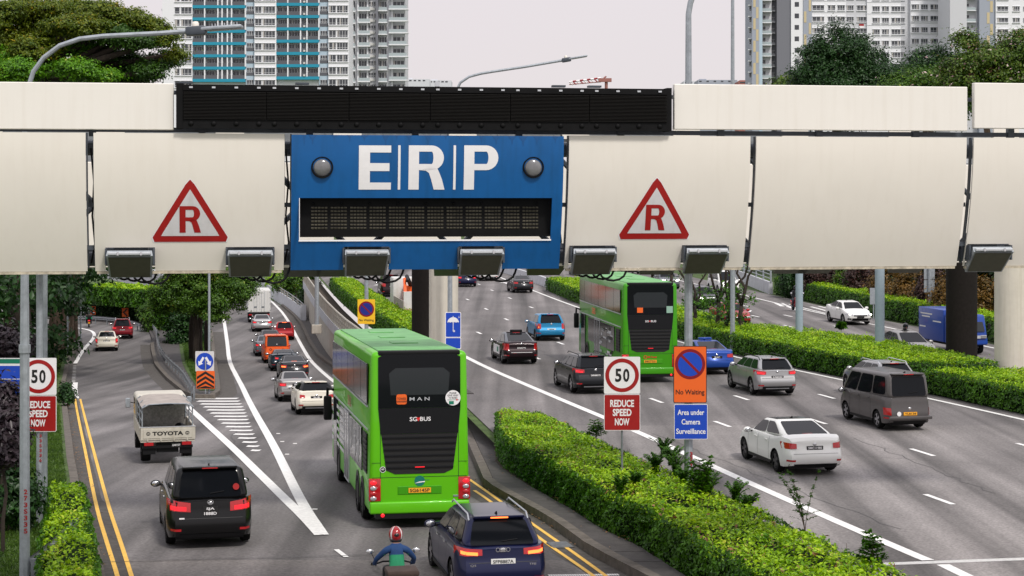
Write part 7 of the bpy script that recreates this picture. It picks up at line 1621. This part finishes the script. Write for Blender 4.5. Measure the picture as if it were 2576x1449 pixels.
# ================================================================ buildings
mat('tower_white',(.76,.77,.80),.7,noise=.03); mat('tower_grey',(.56,.57,.60),.7,noise=.04); mat('tower_teal',(.015,.27,.40),.6); mat('tower_lightblue',(.42,.53,.62),.7); mat('tower_dark',(.17,.175,.20),.7); mat('tower_slate',(.33,.36,.42),.7); mat('tower_yellow',(.55,.46,.28),.7); mat('win_dark',(.05,.055,.065),.12,coat=.3); mat('win_frame',(.50,.51,.53),.5); mat('rail_glass',(.10,.105,.12),.2); mat('rail_pale',(.38,.44,.46),.2); mat('curtain',(.42,.40,.38),.8); mat('hbuild',(.60,.62,.66),.8); mat('brickred',(.33,.14,.12),.8); mat('ac',(.6,.6,.58),.6)
def bld(name,x0,x1,Y,dep,m,label,top=-90):
    p=wb(x0,0,Y); q=wb(x1,0,Y); r=empty(name,(p.x,Y,0),label=label,cat='building'); return r,p.x
def wbox(r,ox,Y,x0,x1,y0,y1,off,dep,m,nm,z0=None):
    a,b=atd(x0,y1,Y),atd(x1,y0,Y); mb=MB(); mb.box(a.x-ox,b.x-ox,off,off+dep,z0 if z0 is not None else a.z,b.z,m); return mb.build(nm,r)
_wm={}
def window(r,ox,Y,x0,x1,y0,y1,off,nv=2,dk='win_dark',frame='win_frame',sill=True,cur=0):
    a,b=atd(x0,y1,Y),atd(x1,y0,Y); w_,h_=b.x-a.x,b.z-a.z; key=(round(w_,1),round(h_,1),nv,frame,cur)
    if key not in _wm:
        mb=MB(); f=.10
        mb.box(0,w_,-.06,.0,0,h_,frame)
        for k in range(nv):
            u0=w_*k/nv+f*.6; u1=w_*(k+1)/nv-f*.6; mb.box(u0,u1,-.075,-.055,f+h_*.26,h_-f,dk); mb.box(u0,u1,-.075,-.055,f,h_*.26,dk)
            if cur and k==cur-1: mb.box(u0,u0+(u1-u0)*.5,-.08,-.07,f,h_-f,'curtain')
        if sill: mb.box(-.15,w_+.15,-.22,0,-.14,-.0,'tower_white'); mb.box(-.1,w_+.1,-.18,0,h_,h_+.08,'tower_white')
        o=mb.build('window',None); _wm[key]=o.data; bpy.data.objects.remove(o)
    o=bpy.data.objects.new('window',_wm[key]); sc.collection.objects.link(o); o.parent=r; o.location=(a.x-ox,off,a.z)
# left tower
YL=440; r,ox=bld('apartment_tower',408,877,YL,16,'tower_white','white apartment tower with teal balcony bands above the display board')
for x0,x1,off,m in ((408,484,0,'tower_white'),(484,617,1.4,'tower_white'),(617,640,.8,'tower_lightblue'),(640,695,0,'tower_white'),(695,802,1.4,'tower_white'),(802,826,.8,'tower_lightblue'),(826,877,0,'tower_white')): wbox(r,ox,YL,x0,x1,-95,400,off,14,m,'facade',0)
P1=30.9
for k in range(-3,7):
    y=15+P1*k
    window(r,ox,YL,440,452,y+3,y+20,-.02,1,cur=k%2); window(r,ox,YL,456,482,y+3,y+20,-.02,3,cur=(k*5)%4)
    for a,b in ((640+2,658),(661,692)): window(r,ox,YL,a,b,y-2+3,y+20-2,-.02,2 if b-a<20 else 4,cur=(k*3+a)%3)
    for a,b in ((828,845),(848,875)): window(r,ox,YL,a,b,y-1,y+17,-.02,2 if b-a<20 else 4,cur=(k*7+b)%4)
    for (bx0,bx1,yo,fr) in ((484,617,-2,(0,.23,.48,.56,.66,.74,1.0)),(695,802,-8,(0,.27,.57,.72,1.0))):
        yb_=y+yo; wbox(r,ox,YL,bx0,bx1,yb_,yb_+7.5,0,1.5,'tower_teal','balcony_band')
        wbox(r,ox,YL,bx0+1,bx1-1,yb_-9.5,yb_-.2,.12,.1,'rail_glass','balcony_rail')
        for i,(u,v) in enumerate(zip(fr,fr[1:])):
            xa,xc=bx0+(bx1-bx0)*u,bx0+(bx1-bx0)*v
            wbox(r,ox,YL,xc-1.6,xc+1.6,yb_-23.5,yb_,.05,1.3,'tower_white','fin')
            if xc-xa>12: window(r,ox,YL,xa+2,xc-3,yb_-21,yb_-1,1.38,4,sill=False,cur=(k*3+i)%5)
        if bx0>600: wbox(r,ox,YL,763,768,yb_-5,yb_-.5,-.2,.4,'ac','air_conditioner')
    for bx0,bx1 in ((617,640),(802,826)):
        wbox(r,ox,YL,bx0+1,bx1-1,y+12,y+20,.72,.1,'rail_glass','balcony_rail'); window(r,ox,YL,bx0+3,bx1-3,y-.5,y+12,.78,3,sill=False)
for k in range(-2,7): wbox(r,ox,YL,402,408,20+P1*k,24+P1*k,2,3,'tower_white','balcony_slab')
# grey-balcony tower at its right
YG=452; r,ox=bld('apartment_tower',877,1027,YG,16,'x','grey balconied apartment tower joined to the right of the teal one')
wbox(r,ox,YG,877,948,-95,400,1.6,14,'tower_grey','facade',0); wbox(r,ox,YG,951,1018,-95,400,1.6,14,'tower_grey','facade',0); wbox(r,ox,YG,946.5,951,-95,400,-.3,2,'tower_dark','rain_pipe',0)
for x in (877,898,922,984): wbox(r,ox,YG,x,x+3.5,-95,400,.9,1.2,'tower_white','fin',0)
for k in range(-3,8):
    y=22+29.8*k
    for a,b,pr_,yo in ((876,893,1.0,5),(900,931,1.6,3),(951,974,1.2,3),(978,1027,2.2,0)):
        wbox(r,ox,YG,a,b,y+yo,y+yo+2.6,1.6-pr_,pr_+.2,'tower_white','balcony_slab'); wbox(r,ox,YG,a+1,b-(4 if b>1020 else 1),y+yo-8,y+yo-.1,1.6-pr_+.1,.06,'rail_pale','balcony_rail')
    for i,(a,b) in enumerate(((879,893),(902,921),(926,944),(953,972),(988,1016))): window(r,ox,YG,a,b,y-20,y+1 if i not in (2,) else y-8,1.56,3,sill=False,cur=(k*5+i*3)%4)
    wbox(r,ox,YG,926,943,y-4,y+2,1.2,.5,'ac','air_conditioner')
# right towers
YR=470; r,ox=bld('apartment_tower',1888,1990,YR,16,'x','narrow pale tower with blue-grey and yellow stripes left of the dark grey wall')
for x0,x1,off,m in ((1892,1918,0,'tower_slate'),(1910,1918,-.02,'tower_lightblue'),(1918,1944,2.2,'tower_grey'),(1944,1955,3.5,'tower_dark'),(1955,1990,.4,'tower_dark')): wbox(r,ox,YR,x0,x1,-95,400,off,14,m,'facade',0)
for k in range(-3,8):
    y=18+28.1*k
    wbox(r,ox,YR,1895 if k%2 else 1902,1901 if k%2 else 1908,y,y+28,-.05,.06,'tower_yellow','paint_stripe')
    wbox(r,ox,YR,1884,1892,y-7,y-5,1,1.5,'tower_white','ledge'); window(r,ox,YR,1886.5,1891.5,y-5,y+8,1.5,1,sill=False)
    wbox(r,ox,YR,1918,1943,y+9,y+11,.9,1.6,'tower_white','balcony_slab'); wbox(r,ox,YR,1919,1942,y+2,y+9,.95,.06,'rail_pale','balcony_rail'); window(r,ox,YR,1922,1929,y-10,y+3,2.15,1,sill=False); wbox(r,ox,YR,1926,1936,y+2,y+8,1.2,.5,'ac','air_conditioner')
    window(r,ox,YR,1945,1954,y-6,y+5,3.4,2,sill=False); wbox(r,ox,YR,1944,1954,y+5,y+8,2.6,1,'tower_grey','balcony_slab')
r,ox=bld('apartment_tower',1990,2150,YR,16,'x','white and grey apartment block behind the dome tree')
for x0,x1,off,m in ((1990,2021,.0,'tower_white'),(2021,2042,-.3,'tower_slate'),(2042,2128,0,'tower_white'),(2128,2181,.5,'tower_grey'),(2181,2266,0,'tower_white'),(2266,2295,3,'tower_grey'),(2295,2385,2,'tower_white'),(2385,2396,4,'tower_grey')): wbox(r,ox,YR,x0,x1,-95,400,off,13,m,'facade',0)
for k in range(-3,8):
    y=14+28.9*k
    wbox(r,ox,YR,1999,2010,y-9,y+3,-.02,.1,'win_dark','stair_opening'); wbox(r,ox,YR,2022 if k%2 else 2034,2028 if k%2 else 2040,y-14,y+14,-.36,.06,'tower_yellow','paint_stripe')
    for i,(a,b,o) in enumerate(((2044,2073,-.03),(2083,2101,-.03),(2107,2125,-.03),(2131,2148,.47),(2157,2180,.47),(2195,2213,-.03),(2219,2236,-.03),(2243,2265,-.03),(2268,2282,2.97),(2298,2316,1.97),(2321,2338,1.97),(2345,2368,1.97),(2369,2381,1.97))):
        window(r,ox,YR,a,b,y-1+(3 if 8>i>4 else 0)+(-4 if i>8 else 0),y+12+(3 if 8>i>4 else 0)+(-4 if i>8 else 0),o,3,cur=(k*3+i*2)%5)
    for (a,b,o,d) in ((2042,2128,-.08,17),(2181,2266,-.08,20),(2295,2385,1.92,13)): wbox(r,ox,YR,a,b,y+d,y+d+.7,o,.1,'tower_grey','floor_line')
wbox(r,ox,YR,2162,2174,60,65,.3,.05,'sign_red','hanging_flag'); wbox(r,ox,YR,2162,2174,65,70,.3,.05,'sign_white','hanging_flag')
YR2=455; r,ox=bld('apartment_tower',2392,2600,YR2,16,'x','pale apartment block with yellow stripes behind the blossom tree')
for x0,x1,off,m in ((2390,2432,0,'tower_grey'),(2432,2465,2.5,'tower_grey'),(2465,2505,.5,'tower_slate'),(2505,2680,0,'tower_white')): wbox(r,ox,YR2,x0,x1,-95,400,off,13,m,'facade',0)
for k in range(-3,6):
    y=16+28.9*k
    wbox(r,ox,YR2,2433,2459,y+8,y+10,1.2,1.3,'tower_white','balcony_slab'); wbox(r,ox,YR2,2434,2458,y+1,y+8,1.25,.06,'rail_pale','balcony_rail'); window(r,ox,YR2,2437,2444,y-10,y+2,2.45,1,sill=False); wbox(r,ox,YR2,2446,2455,y+1,y+7,1.5,.5,'ac','air_conditioner')
    wbox(r,ox,YR2,2484 if k%2 else 2492,2491 if k%2 else 2499,y-14,y+14,.44,.06,'tower_yellow','paint_stripe')
    for i,(a,b) in enumerate(((2509,2536),(2548,2565),(2574,2592))): window(r,ox,YR2,a,b,y,y+12,-.03,3,cur=(k+i)%4)
# low buildings far behind
for x0,x1,yt,Y,m,lb in ((1015,1080,199,900,'hbuild','low pale building on the horizon right of the balconied tower'),(1078,1135,202,950,'hbuild','small pale building just left of the arching centre lamp'),(1720,1790,204,1000,'hbuild','far pale rooftop left of the right street lamp'),(1858,1895,204,900,'brickred','far red brick building left of the striped tower'),(1756,1855,201,950,'tower_slate','far slate roofed building between the two tall poles')):
    r,ox=bld('far_building',x0,x1,Y,20,m,lb); wbox(r,ox,Y,x0,x1,yt,300,0,20,m,'wall',0); wbox(r,ox,Y,x0+5,x0+22,yt-3,yt,2,10,m,'roof_room')
    for k in range(5): wbox(r,ox,Y,x0+3+(x1-x0-8)*k/5,x0+6+(x1-x0-8)*k/5+3,yt+2,yt+5,-.1,.1,'win_dark','window')
# far crane
p=wb(1500,0,700); r=empty('tower_crane',(p.x,700,0),label='far red and white crane jib above the display board',cat='crane'); mb=MB(); o=p.x
def cz(y): return H-(y-HOR)/F*700
a,b=wb(1432,206,700),wb(1512,196,700)
for k in range(9): s0=a.lerp(b,k/9); s1=a.lerp(b,(k+1)/9); mb.tube([(s0.x-o,0,s0.z),(s1.x-o,0,s1.z)],.3,'paint_red' if k%2 else 'sign_white',4); mb.tube([(s0.x-o,0,s0.z),(s1.x-o,0,s1.z-1.4)],.2,'paint_red' if k%2 else 'sign_white',4)
mb.tube([(a.x-o,0,a.z-1),(b.x-o,0,b.z-1.5)],.2,'brickred',4); mb.build('jib',r)
mb=MB(); mb.box(b.x-o-1,b.x-o+4,-1,1,cz(206),cz(197),'brickred'); mb.tube([(b.x-o+2,0,0),(b.x-o+2,0,cz(206))],.6,'brickred',4); mb.tube([(b.x-o+1,0,cz(197)),(b.x-o+2,0,cz(192))],.3,'brickred',4); mb.build('cab_and_mast',r)
